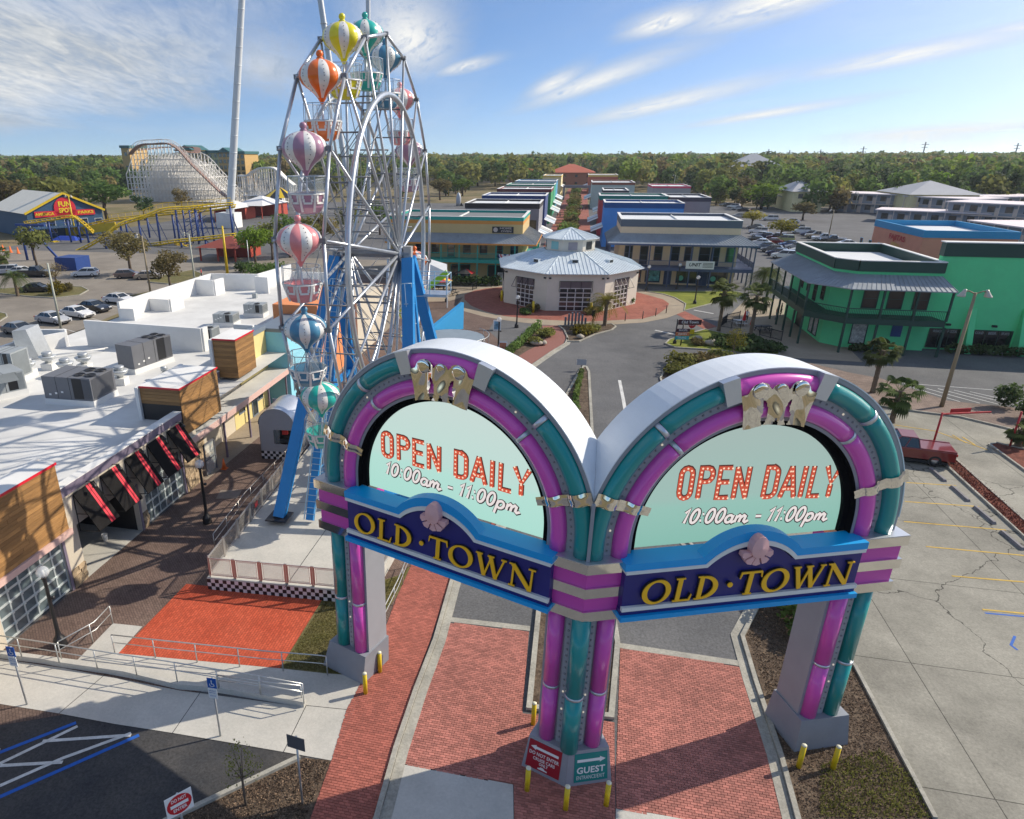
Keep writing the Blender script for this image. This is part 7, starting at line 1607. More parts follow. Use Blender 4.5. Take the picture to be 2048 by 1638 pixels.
# ---------------------------------------------------------------- rides on the left
RY=M('ride yellow paint',(.68,.47,.01),.45,0,.12,1.5,dirt=.15); RB=M('ride column blue',(.012,.05,.22),.5,0,.12,1.5,dirt=.1)
def Vp(px,py,v): return Vector(ZV(px,py,v))
def smooth(P,n=4):
    out=[]; m=len(P)
    for i in range(m-1):
        p0,p1,p2,p3=P[max(0,i-1)],P[i],P[i+1],P[min(m-1,i+2)]
        for k in range(n):
            t=k/n; out.append(.5*((2*p1)+(p2-p0)*t+(2*p0-5*p1+4*p2-p3)*t*t+(3*p1-p0-3*p2+p3)*t**3))
    return out+[P[-1]]
def coaster():
    t=thing('steel_coaster','yellow tracked steel roller coaster on blue columns beyond the left car park','roller coaster')
    tracks=[[(465,405,158),(420,409,155),(380,413,152),(330,416,149),(285,432,146),(240,446,143),(200,475,140),(160,497,138),(120,512,136),(80,512,138)],
      [(470,409,163),(400,419,163),(330,425,163),(270,432,163),(220,438,163),(170,450,163)],[(470,467,146),(410,474,146),(350,480,146),(300,487,148),(250,488,152),(215,500,156),(190,502,160)],
      [(50,443,150),(95,437,150),(140,431,150),(160,440,150),(185,462,150)],[(25,530,135),(60,522,135),(100,519,137),(140,508,140)],[(90,487,150),(110,483,150),(125,497,148),(150,515,146),(190,520,146),(240,522,146)],[(350,485,150),(380,495,148),(330,505,146),(280,515,146),(230,515,147)]]
    for tr in tracks:
        P=smooth([Vp(*q) for q in tr],5); b=MB()
        for o in (-.55,.55):
            pts=[]
            for i,p in enumerate(P):
                d=(P[min(i+1,len(P)-1)]-P[max(0,i-1)]); n=Vector((d.y,-d.x,0)); n.normalize(); pts.append(p+n*o)
            b.tube(pts,.13,5)
        b.tube([p-Vector((0,0,.55)) for p in P],.20,6)
        for i,p in enumerate(P):
            d=(P[min(i+1,len(P)-1)]-P[max(0,i-1)]); n=Vector((d.y,-d.x,0)); n.normalize(); b.bar(p-n*.55,p+n*.55,.14); b.bar(p-n*.55,p-Vector((0,0,.55)),.1); b.bar(p+n*.55,p-Vector((0,0,.55)),.1)
        b.build('track',RY,t,kind='stuff')
        for i in range(1,len(P),4):
            p=P[i]
            if p.z<1.2: continue
            b=MB(); b.tube([(p.x,p.y,0),(p.x,p.y,p.z-.6)],.24,7); b.bar((p.x+1.6,p.y+1.2,0),(p.x,p.y,p.z*.75),.14); b.build('column',RB,t)
    b=MB()
    P=[(365,420,152),(378,420,154),(392,421,156)]
    for px,py,v in P:
        q=Vp(px,py,v); b.tube([(q.x,q.y,0),(q.x,q.y,q.z)],.2,6)
        for k in range(1,6): b.bar((q.x,q.y,q.z*k/6),(q.x+1.6,q.y+1.5,q.z*(k+1)/6),.12)
    b.build('lift_lattice',RB,t,kind='stuff')
    b=MB()
    for tr in (tracks[0],tracks[1]):
        P=smooth([Vp(*q) for q in tr[:5]],4)
        for p in P: b.bar(p+Vector((0,-.9,-.1)),p+Vector((0,-.9,1.1)),.06)
        b.tube([p+Vector((0,-.9,1.1)) for p in P],.05,5)
    b.build('walkway_rail',RY,t,kind='stuff')
    def box3(b,x0,x1,y0,y1,z0,z1): b.box(x0,x1,y0,y1,z0,z1)
    a,c=Vp(112,470,162),Vp(232,452,162); b=MB(); b.bar((a.x,162,a.z+.4),(c.x,162,c.z-.0),.4,2.0); o=b.build('station_fascia',RY,t)
    b=MB(); F=lambda p,q,d:(a.x+(c.x-a.x)*.38+p,161.78,a.z+.55+(c.z-a.z)*.38+q); put_text(b,'COASTER',(0,-.4),.7,F,4.6); b.build('station_lettering',BLACK,o)
    for x0,x1,yb,yt,v,lab,mat in ((113,160,540,515,134,'dark blue ride control cabin beside the coaster track',RB),(55,72,520,450,140,'tall blue steel portal at the left of the coaster',RB)):
        p,q=G(x0,yb),G(x1,yb); h=topz((x0+x1)/2,yb,yt); o=MB()
        if 'portal' in lab:
            for x in (p[0],q[0]): o.tube([(x,p[1],0),(x,p[1],h)],.25,7)
            o.bar((p[0]-1,p[1],h),(q[0]+4,p[1],h),.4); o.bar((q[0],p[1],h),(q[0]+5,p[1]+1,0),.35)
        else: o.box(p[0],q[0],p[1],p[1]+4,0,h)
        tag(o.build('ride_cabin' if 'cabin' in lab else 'ride_portal',mat),lab,'ride cabin' if 'cabin' in lab else 'portal')
    # blue canopy
    p=Vp(135,478,155); cn=thing('ride_canopy','royal blue tented canopy among the coaster columns','canopy',(p.x,p.y,0)); b=MB(); h=p.z
    b.add([(-5,-3,h-1),(5,-3,h-1),(5,3,h-1),(-5,3,h-1),(-2,0,h+.8),(2,0,h+.8)],[(0,1,5,4),(1,2,5),(2,3,4,5),(3,0,4)]); b.build('canopy_cloth',M('royal blue cloth',(.01,.05,.35),.8,0,.1,1),cn)
    for x in (-4.8,4.8):
        for y in (-2.8,2.8): b=MB(); b.bar((x,y,0),(x,y,h-1),.15); b.build('post',STEEL,cn)
coaster()
def blue_hall():
    c=G(140,472); f=thing('fun_hall','blue gabled hall with yellow edges, white roof and a big red sign','building',(c[0],c[1],0),R(58)); w,e,pk,L=9.4,6.2,10.5,30
    BL=M('hall blue cladding',(.03,.085,.16),.6,.1,.08,1); 
    b=MB(); b.add([(-w,0,0),(w,0,0),(w,0,e),(0,0,pk),(-w,0,e),(-w,L,0),(w,L,0),(w,L,e),(0,L,pk),(-w,L,e)],[(0,1,2,3,4),(5,0,4,9),(1,6,7,2),(9,8,7,6,5)]); b.build('wall',BL,f)
    b=MB(); v=[(-w-.6,-.5,e-.1),(0,-.5,pk+.25),(w+.6,-.5,e-.1)]; u=[(x,L,z) for x,y,z in v]; b.add(v+u,[(0,1,4,3),(1,2,5,4)]); b.build('roof',M('hall white roof',(.66,.64,.56),.6,0,.06,.5),f)
    b=MB(); b.bar(v[0],v[1],.3,.5); b.bar(v[1],v[2],.3,.5); b.build('yellow_edge',RY,f)
    RS=M('hall red sign',(.6,.015,.03),.5,0,0); b=MB(); F=lambda a,c_,d:(a,-.25-d,c_); dot(b,0,7.0,2.7,-.2,0,F,0,20); b.box(-7.6,7.4,-.25,-.05,5.1,6.5); sg=b.build('red_sign',RS,f)
    b=MB(); F=lambda a,c_,d:(a,-.31-d,c_); put_text(b,'FUN',(0,7.5),1.2,F,3,0,.03); put_text(b,'SPOT',(0,6.0),1.1,F,3.2,0,.03); put_text(b,'AMERICA',(-5.2,5.5),.7,F,4.6,0,.02); put_text(b,'PARKS',(5.0,5.5),.7,F,4,0,.02); b.build('sign_lettering',M('sign yellow',(.8,.6,.02),.5,0,0),sg)
    for x,z0,z1,ww in ((-9,1.5,4,1.8),(-5.2,1.2,4.2,2.2),(-.6,.2,4.2,1.5),(3,1.2,4.2,2.2),(7.2,1.5,4,1.8)): win(f,'y',0,x,x+ww,z0,z1,WHITE,GLASSM,1,1)
    b=MB(); b.box(-w,w,-5,-.1,2.6,2.8); b.build('balcony_floor',BL,f); b=MB(); b.bar((-w,-5,3.9),(w,-5,3.9),.12); 
    for k in range(15): x=-w+2*w*k/14; b.bar((x,-5,2.8),(x,-5,3.9),.08)
    b.build('balcony_rail',RB,f,kind='stuff')
blue_hall()
def wood_coaster():
    WC=M('white coaster timber',(.74,.72,.68),.6,0,.08,.3); TK=M('brown coaster track',(.22,.13,.10),.7,0,.15,1)
    t=thing('wooden_coaster','white timber roller coaster lattice hill beyond the rides','roller coaster'); v0=300.
    def zt(px):                    # top of the structure at this column of the survey photograph
        pts=[(250,352),(262,330),(272,305),(285,296),(300,290),(345,288),(362,296),(374,308),(390,330),(410,352),(430,374),(448,392),(466,400)]
        for (a,b_),(c,d) in zip(pts,pts[1:]):
            if a<=px<=c: return b_+(d-b_)*(px-a)/(c-a)
        return 398
    for row in range(6):
        b=MB(); v=v0+row*5; prev=None; cols=list(range(252,468,7))
        for i,px in enumerate(cols):
            x=ZV(px,345,v0)[0]; h=max(1,ZV(px,zt(px),v0)[2]-row*.6)
            if 255<px<375: h=max(2,h-(0 if row in (0,5) else 3.5))
            b.bar((x,v,0),(x,v,h),.32); 
            if prev:
                x0,h0=prev; m=min(h,h0); k=0
                while k*2.6<max(h,h0):
                    z=k*2.6
                    if z<m: b.bar((x0,v,z),(x,v,z),.23); 
                    if z+2.6<m and (i+k+row)%2==0: b.bar((x0,v,z),(x,v,z+2.6),.15)
                    k+=1
                b.bar((x0,v,h0),(x,v,h),.3)
            if row<5:
                z=0
                while z<h: b.bar((x,v,z),(x,v+5,z),.24); z+=5.2
            prev=(x,h)
        b.build('bent_lattice',WC,t,kind='stuff')
    P=[Vector((ZV(px,345,v0)[0],v0-1.5,ZV(px,zt(px),v0)[2]+.3)) for px in (270,285,300,320,345,362,374,390,410,430,448,466)]; P=smooth(P,4)
    b=MB()
    for i in range(len(P)-1): b.bar(P[i],P[i+1],3.0,.5)
    b.build('track',TK,t)
    b=MB()
    for y in (-3,0): 
        b.tube([p+Vector((0,y+1.5,1.6)) for p in P],.12,5)
        for p in P: b.bar(p+Vector((0,y+1.5,0)),p+Vector((0,y+1.5,1.6)),.12)
    b.build('track_rail',WC,t,kind='stuff')
    P=smooth([Vector((ZV(px,345,v0)[0],v0+yy,ZV(px,py,v0)[2])) for px,py,yy in ((275,300,4),(300,294,16),(345,294,22),(372,305,10),(360,300,-1))],5); b=MB()
    for i in range(len(P)-1): b.bar(P[i],P[i+1],3.0,.5)
    b.build('track',TK,t)
    # low hill to the right
    P=smooth([Vector((ZV(px,345,v0)[0],v0,ZV(px,py,v0)[2])) for px,py in ((474,352),(490,352),(500,346),(515,338),(530,336),(548,338),(560,350),(572,362),(584,372))],3)
    t2=thing('wooden_coaster','low white timber coaster hill right of the tall white pole','roller coaster'); b=MB()
    for y in (0,4):
        for i,p in enumerate(P):
            b.bar((p.x,p.y+y,0),(p.x,p.y+y,p.z),.26)
            for k in range(1,int(p.z/2.6)+1):
                if i: b.bar((P[i-1].x,p.y+y,k*2.6-.4),(p.x,p.y+y,k*2.6-.4),.16)
            if i: b.bar(P[i-1]+Vector((0,y,0)),p+Vector((0,y,0)),.4)
            if i and i%2: b.bar((P[i-1].x,p.y+y,0),(p.x,p.y+y,p.z),.16)
    b.build('bent_lattice',WC,t2,kind='stuff')
    b=MB()
    for i in range(len(P)-1): b.bar(P[i]+Vector((0,2,.3)),P[i+1]+Vector((0,2,.3)),4,.3)
    b.build('track',WC,t2)
wood_coaster()
def hotel():
    HY=M('ochre stucco',(.52,.34,.13),.85,0,.06,.3); HG=M('sage stucco',(.36,.38,.20),.85,0,.06,.3); HT=M('teal metal roof',(.04,.14,.14),.5,.2,.08,.5)
    v=430.
    def blk(par,p0,p1,pt,mat,gable=None,cols=3,rows=6):
        x0,x1=ZV(p0,325,v)[0],ZV(p1,325,v)[0]; h=ZV(p0,pt,v)[2]; b=MB(); b.box(x0,x1,v,v+20,0,h); b.build('wall',mat,par)
        if gable: b=MB(); g=ZV(p0,gable,v)[2]; m=(x0+x1)/2; b.add([(x0-1,v-1,h),(x1+1,v-1,h),(m,v-1,g),(x0-1,v+21,h),(x1+1,v+21,h),(m,v+21,g)],[(0,1,2),(0,2,5,3),(1,4,5,2),(3,5,4)]); b.build('roof',HT,par)
        else: b=MB(); b.box(x0-.6,x1+.6,v-.6,v+20.6,h,h+1.6); b.build('roof',HT,par)
        wm=MB(); wm.box(-1,1,-.1,.02,-1.1,1.1); me=wm.mesh('window',GLASSM)
        for i in range(cols):
            for j in range(rows): link('window',me,par,(x0+(x1-x0)*(i+.5)/cols,v,h*(j+.55)/rows))
    t=thing('ochre_hotel','ochre six-storey hotel with teal roofs behind the white coaster','hotel')
    blk(t,362,386,300,HY,290,2); blk(t,386,416,308,HY,None,3); blk(t,416,438,306,HG,None,2); blk(t,438,462,305,HY,295,3); blk(t,462,490,308,HY,None,3)
    t=thing('hotel_tower','narrow ochre hotel tower with a teal cap left of the white coaster','hotel'); blk(t,246,262,296,HY,None,1,3)
hotel()
def towers():
    TW=M('white tower steel',(.66,.69,.70),.45,.1,.05,.2)
    x,y=G(462,455); t=thing('slingshot_tower','very tall white tapered ride tower left of the ferris wheel','ride tower',(x,y,0)); b=MB(); tp=Vector(ZV(487,-60,y)); bs=Vector((x,y,2)); n=14
    b.tube([Vector((0,0,3)).lerp(tp-Vector((x,y,0)),k/n) for k in range(n+1)],[1.15-.35*k/n for k in range(n+1)],14); b.build('mast',TW,t)
    b=MB()
    for k in range(1,n): c=Vector((0,0,3)).lerp(tp-Vector((x,y,0)),k/n); b.tube([c-Vector((0,0,.12)),c+Vector((0,0,.12))],1.2-.35*k/n,14)
    b.build('mast_flange',TW,t,kind='stuff'); b=MB(); b.box(-3.2,2.6,-2.4,2.4,0,4.2); b.build('tower_base',WHITE,t)
    for px0,py0,px1,lab,r in ((705,430,632,'leaning grey ride tower behind the wheel, left of the pair',1.0),(738,425,736,'upright grey ride tower behind the wheel, right of the pair',.8)):
        x,y=G(px0,py0); t=thing('ride_mast',lab,'ride tower',(x,y,0)); tp=Vector(ZV(px1,-60,y))-Vector((x,y,0)); b=MB(); b.tube([tp*(k/10) for k in range(11)],r,10); b.build('mast',STEEL,t); b=MB()
        for k in range(1,10): c=tp*(k/10); b.tube([c-Vector((0,0,.15)),c+Vector((0,0,.15))],r*1.2,10)
        b.build('mast_flange',STEEL,t,kind='stuff')
towers()
def pavilions():
    def shed(px0,px1,py,pt,lab,roofm,wallm,dep,name='pavilion',open_=True):
        a,c=G(px0,py),G(px1,py); x0,x1,y=a[0],c[0],a[1]; h=topz((px0+px1)/2,py,pt); t=thing(name,lab,'pavilion'); e=h*.62; b=MB(); m=min(dep,x1-x0)*.45
        b.add([(x0-.6,y-.6,e),(x1+.6,y-.6,e),(x1+.6,y+dep,e),(x0-.6,y+dep,e),(x0+m,y+dep/2,h),(x1-m,y+dep/2,h)],[(0,1,5,4),(1,2,5),(2,3,4,5),(3,0,4),(3,2,1,0)]); b.build('roof',roofm,t)
        b=MB(); b.box(x0,x1,y+dep*.55,y+dep-.6,0,e-.05); b.build('wall',wallm,t)
        n=max(2,int((x1-x0)/4)); b=MB(); b.box(-.14,.14,0,.28,0,e-.02); me=b.mesh('post',wallm)
        for i in range(n+1): link('post',me,t,(x0+(x1-x0-.2)*i/n,y,0))
        return t
    WR=M('white tent roof',(.66,.66,.66),.7,0,.05,.5); RW_=M('oxide red wall',(.40,.06,.035),.7,0,.1,1); RR=M('oxide red roof',(.24,.05,.03),.7,.1,.12,.8)
    shed(470,530,437,395,'white roofed ride pavilion with a red and white sign band',WR,RW_,22); shed(400,470,443,402,'white roofed game pavilion left of the tall white tower base',WR,RW_,18); shed(402,480,522,478,'red roofed shed with a red arched end by the yellow pole',RR,RW_,12); shed(490,560,405,383,'small white canopy beside the coaster hill',WR,WHITE,10)
    x,y=G(562,420); t=thing('swing_ride','yellow and black striped umbrella ride under the low white hill','ride',(x,y,0)); k=14; h=topz(562,420,373); r=7
    for j in range(k): b=MB(); a,c=2*math.pi*j/k,2*math.pi*(j+1)/k; b.add([(0,0,h),(r*math.cos(a),r*math.sin(a),h*.55),(r*math.cos(c),r*math.sin(c),h*.55)],[(0,1,2)]); b.build('canopy_panel',RY if j%2 else BLACK,t)
    b=MB(); b.tube([(0,0,0),(0,0,h)],.5,8); b.build('post',RB,t); b=MB(); b.lathe([(3,0),(3,2.2),(2.6,2.4)],10); b.build('ride_base',RB,t)
    x,y=G(917,412); t=thing('rocket_statue','pale grey model rocket standing left of the dark grey building','statue',(x,y,0)); h=topz(917,412,384); b=MB(); b.lathe([(.7,0),(1.0,h*.2),(1.05,h*.6),(.7,h*.85),(.01,h)],12); b.build('rocket_body',M('rocket grey',(.42,.44,.48),.5,.2,.1,1),t)
    for k in range(3): a=k*2.1; b=MB(); b.add([(.8*math.cos(a),.8*math.sin(a),h*.35),(2*math.cos(a),2*math.sin(a),0),(.8*math.cos(a),.8*math.sin(a),0)],[(0,1,2),(2,1,0)]); b.build('fin',STEEL,t)
    # slide with a lime edge beside the wheel, blue wedge wall, bumper pool deck
    t=thing('ride_awning','white slide canopy with a lime green edge beside the ferris wheel hub','canopy'); A=[Vp(835,590,92),Vp(895,545,92),Vp(893,528,96),Vp(800,500,104),Vp(800,555,100)]; b=MB(); b.add([tuple(p) for p in A]+[tuple(p-Vector((0,0,.35))) for p in A],[(0,1,2,3,4),(9,8,7,6,5)]); b.build('canopy_sheet',WHITE,t); b=MB(); b.bar(A[0],A[1],.25,.8); b.build('lime_edge',M('lime paint',(.30,.65,.03),.5,0,0),t)
    b=MB()
    for p in A[:3]: b.bar((p.x,p.y,0),p,.15)
    b.build('canopy_post',WHITE,t,kind='stuff')
    p,q=G(862,670),G(924,657); b=MB(); zt=3.2; d=Vector((q[0]-p[0],q[1]-p[1],0)).normalized(); n=Vector((-d.y,d.x,0))*.25; v=[]
    for (x,y),z in ((p,.9),(q,zt)): v+=[(x-n.x,y-n.y,0),(x+n.x,y+n.y,0),(x+n.x,y+n.y,z),(x-n.x,y-n.y,z)]
    b.add(v,[(0,3,7,4),(1,5,6,2),(3,2,6,7),(4,7,6,5),(0,1,2,3)]); o=b.build('wedge_wall',M('bright sky blue paint',(.05,.42,.80),.6,0,.04,1)); tag(o,'bright sky blue wedge-shaped wall right of the wheel legs','wall')
    x,y=G(905,684); t=thing('ride_deck','grey ride deck with a curved chequered edge behind the left arch','platform',(x,y,0)); b=MB(); b.lathe([(3.6,0),(3.6,.6),(.01,.62)],28,sm=False); b.build('deck',M('deck grey blue',(.20,.25,.30),.7,0,.1,1),t)
    b=MB(); m=40
    for i in range(m):
        for j in range(3):
            a,c=2*math.pi*i/m,2*math.pi*(i+1)/m; r=3.62; b.add([(r*math.cos(a),r*math.sin(a),j*.2),(r*math.cos(c),r*math.sin(c),j*.2),(r*math.cos(c),r*math.sin(c),j*.2+.2),(r*math.cos(a),r*math.sin(a),j*.2+.2)],[(0,1,2,3)],(i+j)%2)
    b.build('chequered_tiles',[bpy.data.materials['black tile'],bpy.data.materials['white tile']],t,kind='stuff')
    b=MB(); b.tube([(4.1*math.cos(R(a)),4.1*math.sin(R(a)),.95) for a in range(-100,60,10)],.04,6)
    for a in range(-100,60,20): b.bar((4.1*math.cos(R(a)),4.1*math.sin(R(a)),0),(4.1*math.cos(R(a)),4.1*math.sin(R(a)),.95),.05)
    b.build('deck_rail',STEEL,t,kind='stuff')
pavilions()
# ---------------------------------------------------------------- vehicles
RUB=M('tyre rubber',(.015,.015,.016),.85,0,0); RIM=M('alloy rim',(.45,.46,.48),.3,.8,0); HL=M('headlight glass',(.6,.62,.65),.12,0,0); TLM=M('tail light red',(.35,.01,.01),.2,0,0); CG=M('car glass',(.02,.025,.03),.06,0,0,spec=.9); CTRIM=M('car black plastic',(.02,.02,.022),.6,0,0)
CARM={}
def car_parts(kind):
    L,Wd,H,belt={'sedan':(4.7,1.8,1.42,.92),'suv':(4.75,1.9,1.72,1.06),'hatch':(4.4,1.78,1.52,.98),'pickup':(5.7,2.0,1.85,1.12)}[kind]; hl=L/2; w=Wd/2
    prof={'sedan':[(-hl,.34),(-hl+.02,.72),(-hl+.25,.93),(-hl+.95,.97),(.95,.95),(1.35,.90),(hl-.35,.74),(hl-.02,.58),(hl,.32)],'suv':[(-hl,.40),(-hl+.02,.95),(-hl+.12,1.08),(-hl+.3,1.10),(1.0,1.08),(1.4,1.04),(hl-.3,.92),(hl-.02,.72),(hl,.36)],'hatch':[(-hl,.36),(-hl+.02,.86),(-hl+.1,1.0),(-hl+.3,1.02),(.95,1.0),(1.3,.95),(hl-.3,.78),(hl-.02,.6),(hl,.34)],'pickup':[(-hl,.52),(-hl,1.12),(-hl+.06,1.16),(-.35,1.16),(1.05,1.14),(1.35,1.12),(hl-.2,1.03),(hl-.02,.85),(hl,.45)]}[kind]
    b=MB(); n=len(prof); secs=[(-w,.93),(-w*.97,1.0),(-w*.80,1.03),(w*.80,1.03),(w*.97,1.0),(w,.93)]
    V=[]
    for y,k in secs:
        for x,z in prof: V.append((x*(.985 if abs(y)>w*.9 else 1),y,.30+(z-.30)*k))
    f=[]
    for j in range(len(secs)-1):
        for i in range(n-1): f.append((j*n+i,j*n+i+1,(j+1)*n+i+1,(j+1)*n+i))
        f.append((j*n+n-1,j*n,(j+1)*n,(j+1)*n+n-1))
    f.append(tuple(range(n-1,-1,-1))); f.append(tuple((len(secs)-1)*n+i for i in range(n))); f=[q[::-1] for q in f]
    b.add(V,f,0,False)
    cab={'sedan':(-1.75,-1.05,.25,1.05),'suv':(-2.28,-2.0,.35,1.15),'hatch':(-2.08,-1.6,.25,1.1),'pickup':(-.75,-.55,.45,1.15)}[kind]; a0,a1,a2,a3=cab; wt=w*.78; wb=w*.93; bz=belt
    top=[(a1,-wt),(a2,-wt),(a2,wt),(a1,wt)]; bot=[(a0,-wb),(a3,-wb),(a3,wb),(a0,wb)]
    b.add([(x,y,H-.05) for x,y in top]+[(x*.97+.0,y*.94,H) for x,y in top],[(4,5,6,7)]+[(i,(i+1)%4,4+(i+1)%4,4+i) for i in range(4)])
    for s in (-1,1):       # pillars
        for (xb,xt) in ((a0,a1),(a3,a2),((a0+a3)/2-.05,(a1+a2)/2-.05)): b.bar((xb,s*(wb+.004),bz),(xt,s*(wt+.004),H-.04),.10,.05,up=(1,0,0))
    if kind=='pickup':
        b.box(-hl+.05,-.8,-w*.98,-w*.84,1.1,1.22); b.box(-hl+.05,-.8,w*.84,w*.98,1.1,1.22)
    body=b
    g=MB(); g.add([(x,y,bz-.02) for x,y in bot]+[(x,y,H-.052) for x,y in top],[(i,(i+1)%4,4+(i+1)%4,4+i) for i in range(4)])
    wh=MB(); wr=.33 if kind!='pickup' else .40
    wh.v=[]; 
    ty=MB(); ty.lathe([(wr*.62,-.11),(wr*.95,-.11),(wr,-.06),(wr,.06),(wr*.95,.11),(wr*.62,.11)],14,cap=False); ty.xf(lambda x,y,z:(x,z,y))
    rm=MB(); rm.lathe([(wr*.63,-.06),(wr*.63,.07),(wr*.2,.09),(.001,.10)],10); rm.xf(lambda x,y,z:(x,z,y))
    li=MB(); li.box(-.10,.06,-.2,.2,-.07,.07); tr=MB(); tr.box(-hl+.35,hl-.35,-w*.9,w*.9,.2,.36); tr.box(-hl-.01,-hl+.2,-w*.8,w*.8,.34,.46); tr.box(hl-.25,hl+.01,-w*.75,w*.75,.34,.5)
    mr=MB(); mr.box(-.08,.08,-.1,.1,-.06,.06)
    pl=MB(); pl.box(-.012,.012,-.16,.16,-.06,.06)
    return dict(body=body,glass=g.mesh('glass',CG),tyre=ty.mesh('tyre',RUB),rim=rm.mesh('rim',RIM),hl=li.mesh('headlight',HL),tl=li.mesh('tail_light',TLM),trim=tr.mesh('underbody',CTRIM),mirror=mr,plate=pl.mesh('number_plate',WHITE),dim=(L,Wd,H,belt,wr))
CPAINT={'white':(.72,.72,.72),'silver':(.42,.43,.45),'grey':(.14,.145,.15),'black':(.012,.012,.014),'navy':(.015,.03,.10),'blue':(.02,.08,.26),'red':(.17,.004,.008),'maroon':(.10,.012,.02),'tan':(.36,.29,.21),'bronze':(.16,.11,.09),'lime':(.40,.42,.16),'steel blue':(.10,.15,.22)}
def car(kind,col,xy,ang,label,group):
    if kind not in CARM: CARM[kind]=car_parts(kind)
    p=CARM[kind]; pm=bpy.data.materials.get('car paint '+col) or M('car paint '+col,CPAINT[col],.28,.0,0,coat=.9); k=('mesh',kind,col)
    if k not in CARM: CARM[k]=(p['body'].mesh('body',pm),p['mirror'].mesh('mirror',pm))
    L,Wd,H,belt,wr=p['dim']; t=thing('parked_car' if kind!='pickup' else 'parked_pickup',label,'car' if kind!='pickup' else 'pickup truck',(*xy,.0),ang,group)
    link('body',CARM[k][0],t); link('glass',p['glass'],t); link('underbody',p['trim'],t)
    for s in (-1,1):
        for x in (-L*.30,L*.315):
            o=link('wheel',p['tyre'],t,(x,s*(Wd/2-.10),wr)); q=link('rim',p['rim'],o); 
            if s<0: q.rotation_euler.z=math.pi
        link('headlight',p['hl'],t,(L/2-.06,s*Wd*.36,belt*.72)); link('tail_light',p['tl'],t,(-L/2+.06,s*Wd*.38,belt*.86)); link('mirror',CARM[k][1],t,(.85,s*(Wd/2+.08),belt+.06))
    link('number_plate',p['plate'],t,(-L/2-.02,0,.62))
    return t
LG='cars parked in the left car park'; RG='cars parked in the right car park'
for kind,col,px,py,deg,lb in (('sedan','grey',42,668,-14,'grey sedan at the near end of the left row, partly behind the white roof'),('sedan','silver',108,646,-13,'silver grey sedan second in the left row, behind the lamp pole'),('sedan','white',156,634,-13,'white sedan third in the left row, beside a black car'),('sedan','black',190,622,-13,'black sedan between two white cars in the left row'),('sedan','white',240,606,-8,'white coupe at the far end of the left row'),
    ('hatch','white',172,553,200,'white hatchback with its nose to the left by the ride fence'),('hatch','bronze',258,556,25,'bronze hatchback seen from behind under the bare oak'),('sedan','tan',298,558,25,'tan sedan next to the bronze hatchback'),('sedan','black',76,584,18,'black sedan behind the palm on the car park island'),('suv','silver',10,549,205,'silver suv at the left edge by the ride fence'),('sedan','white',46,549,10,'white sedan behind the queen palm'),('pickup','black',74,553,10,'black pickup under the leafy tree on the left')):
    car(kind,col,G(px,py),R(deg),lb,LG)
ri=0
for kind,col,px,py,deg,lb in (('sedan','black',1458,413,150,'black car first in the far row by the taupe building'),('suv','white',1467,416,150,'white suv second in the far row by the taupe building'),('sedan','silver',1476,420,150,'silver car third in the far row by the taupe building'),('sedan','black',1487,423,150,'black car fourth in the far row by the taupe building'),('sedan','silver',1477,435,170,'silver car parked alone by the taupe building'),
   ('sedan','grey',1511,458,160,'grey car at the back of the double row, under the yellow green tree'),('suv','white',1516,467,160,'white suv at the back of the double row'),('sedan','white',1520,474,160,'white car behind the porch roof of the peach building'),('sedan','navy',1532,476,160,'navy car in the middle of the double row'),('suv','maroon',1553,480,165,'maroon suv facing the lime one'),('suv','lime',1567,484,165,'pale lime suv under the right yellow green tree'),('sedan','black',1511,484,160,'black sedan close to the corner of the peach porch'),('sedan','white',1520,490,160,'white sedan below the black one by the peach porch'),('sedan','steel blue',1530,497,160,'steel blue sedan in the near row by the peach porch'),('hatch','grey',1543,504,160,'dark grey hatchback in the near row by the peach porch'),('hatch','navy',1554,511,160,'navy hatchback near the front of the near row'),('suv','white',1567,517,160,'white suv at the front of the near row beside the green roof'),
   ('suv','white',1601,467,170,'white suv at the left of the row by the leaning pole'),('sedan','navy',1619,472,170,'navy sedan beside the white suv by the leaning pole'),('pickup','tan',1634,477,170,'tan pickup between the navy sedan and the black pickup'),('pickup','black',1665,486,172,'large black pickup above the green roof'),('pickup','white',1648,482,170,'white pickup behind the large black one'),('sedan','white',1690,492,175,'white car half hidden by the green roof'),('sedan','blue',1578,494,170,'blue car by the green roof, left of the silver one'),('sedan','silver',1592,498,170,'silver car just behind the green roof'),('hatch','white',1600,506,170,'white hatchback hidden partly by the green roof'),
   ('suv','white',1540,441,170,'white suv by the bare orange oak'),('sedan','black',1648,408,175,'black car by the motel'),('suv','white',1664,407,175,'white suv by the motel'),('sedan','grey',1694,413,120,'grey car facing the motel rooms'),('sedan','silver',1450,412,150,'silver car by the road behind the taupe building'),('sedan','white',1440,375,150,'white car on the road at the forest edge'),('sedan','white',1420,372,150,'second white car on the road at the forest edge'),('suv','black',1590,462,165,'black suv under the island oak'),('sedan','white',1583,446,170,'white van-like car under the island oak'),('sedan','red',1543,488,165,'red car between the double rows')):
    car(kind,col,G(px,py),R(deg),lb,RG)
car('pickup','red',G(1800,915),R(170),'dark red pickup parked behind the right side of the right arch',None)
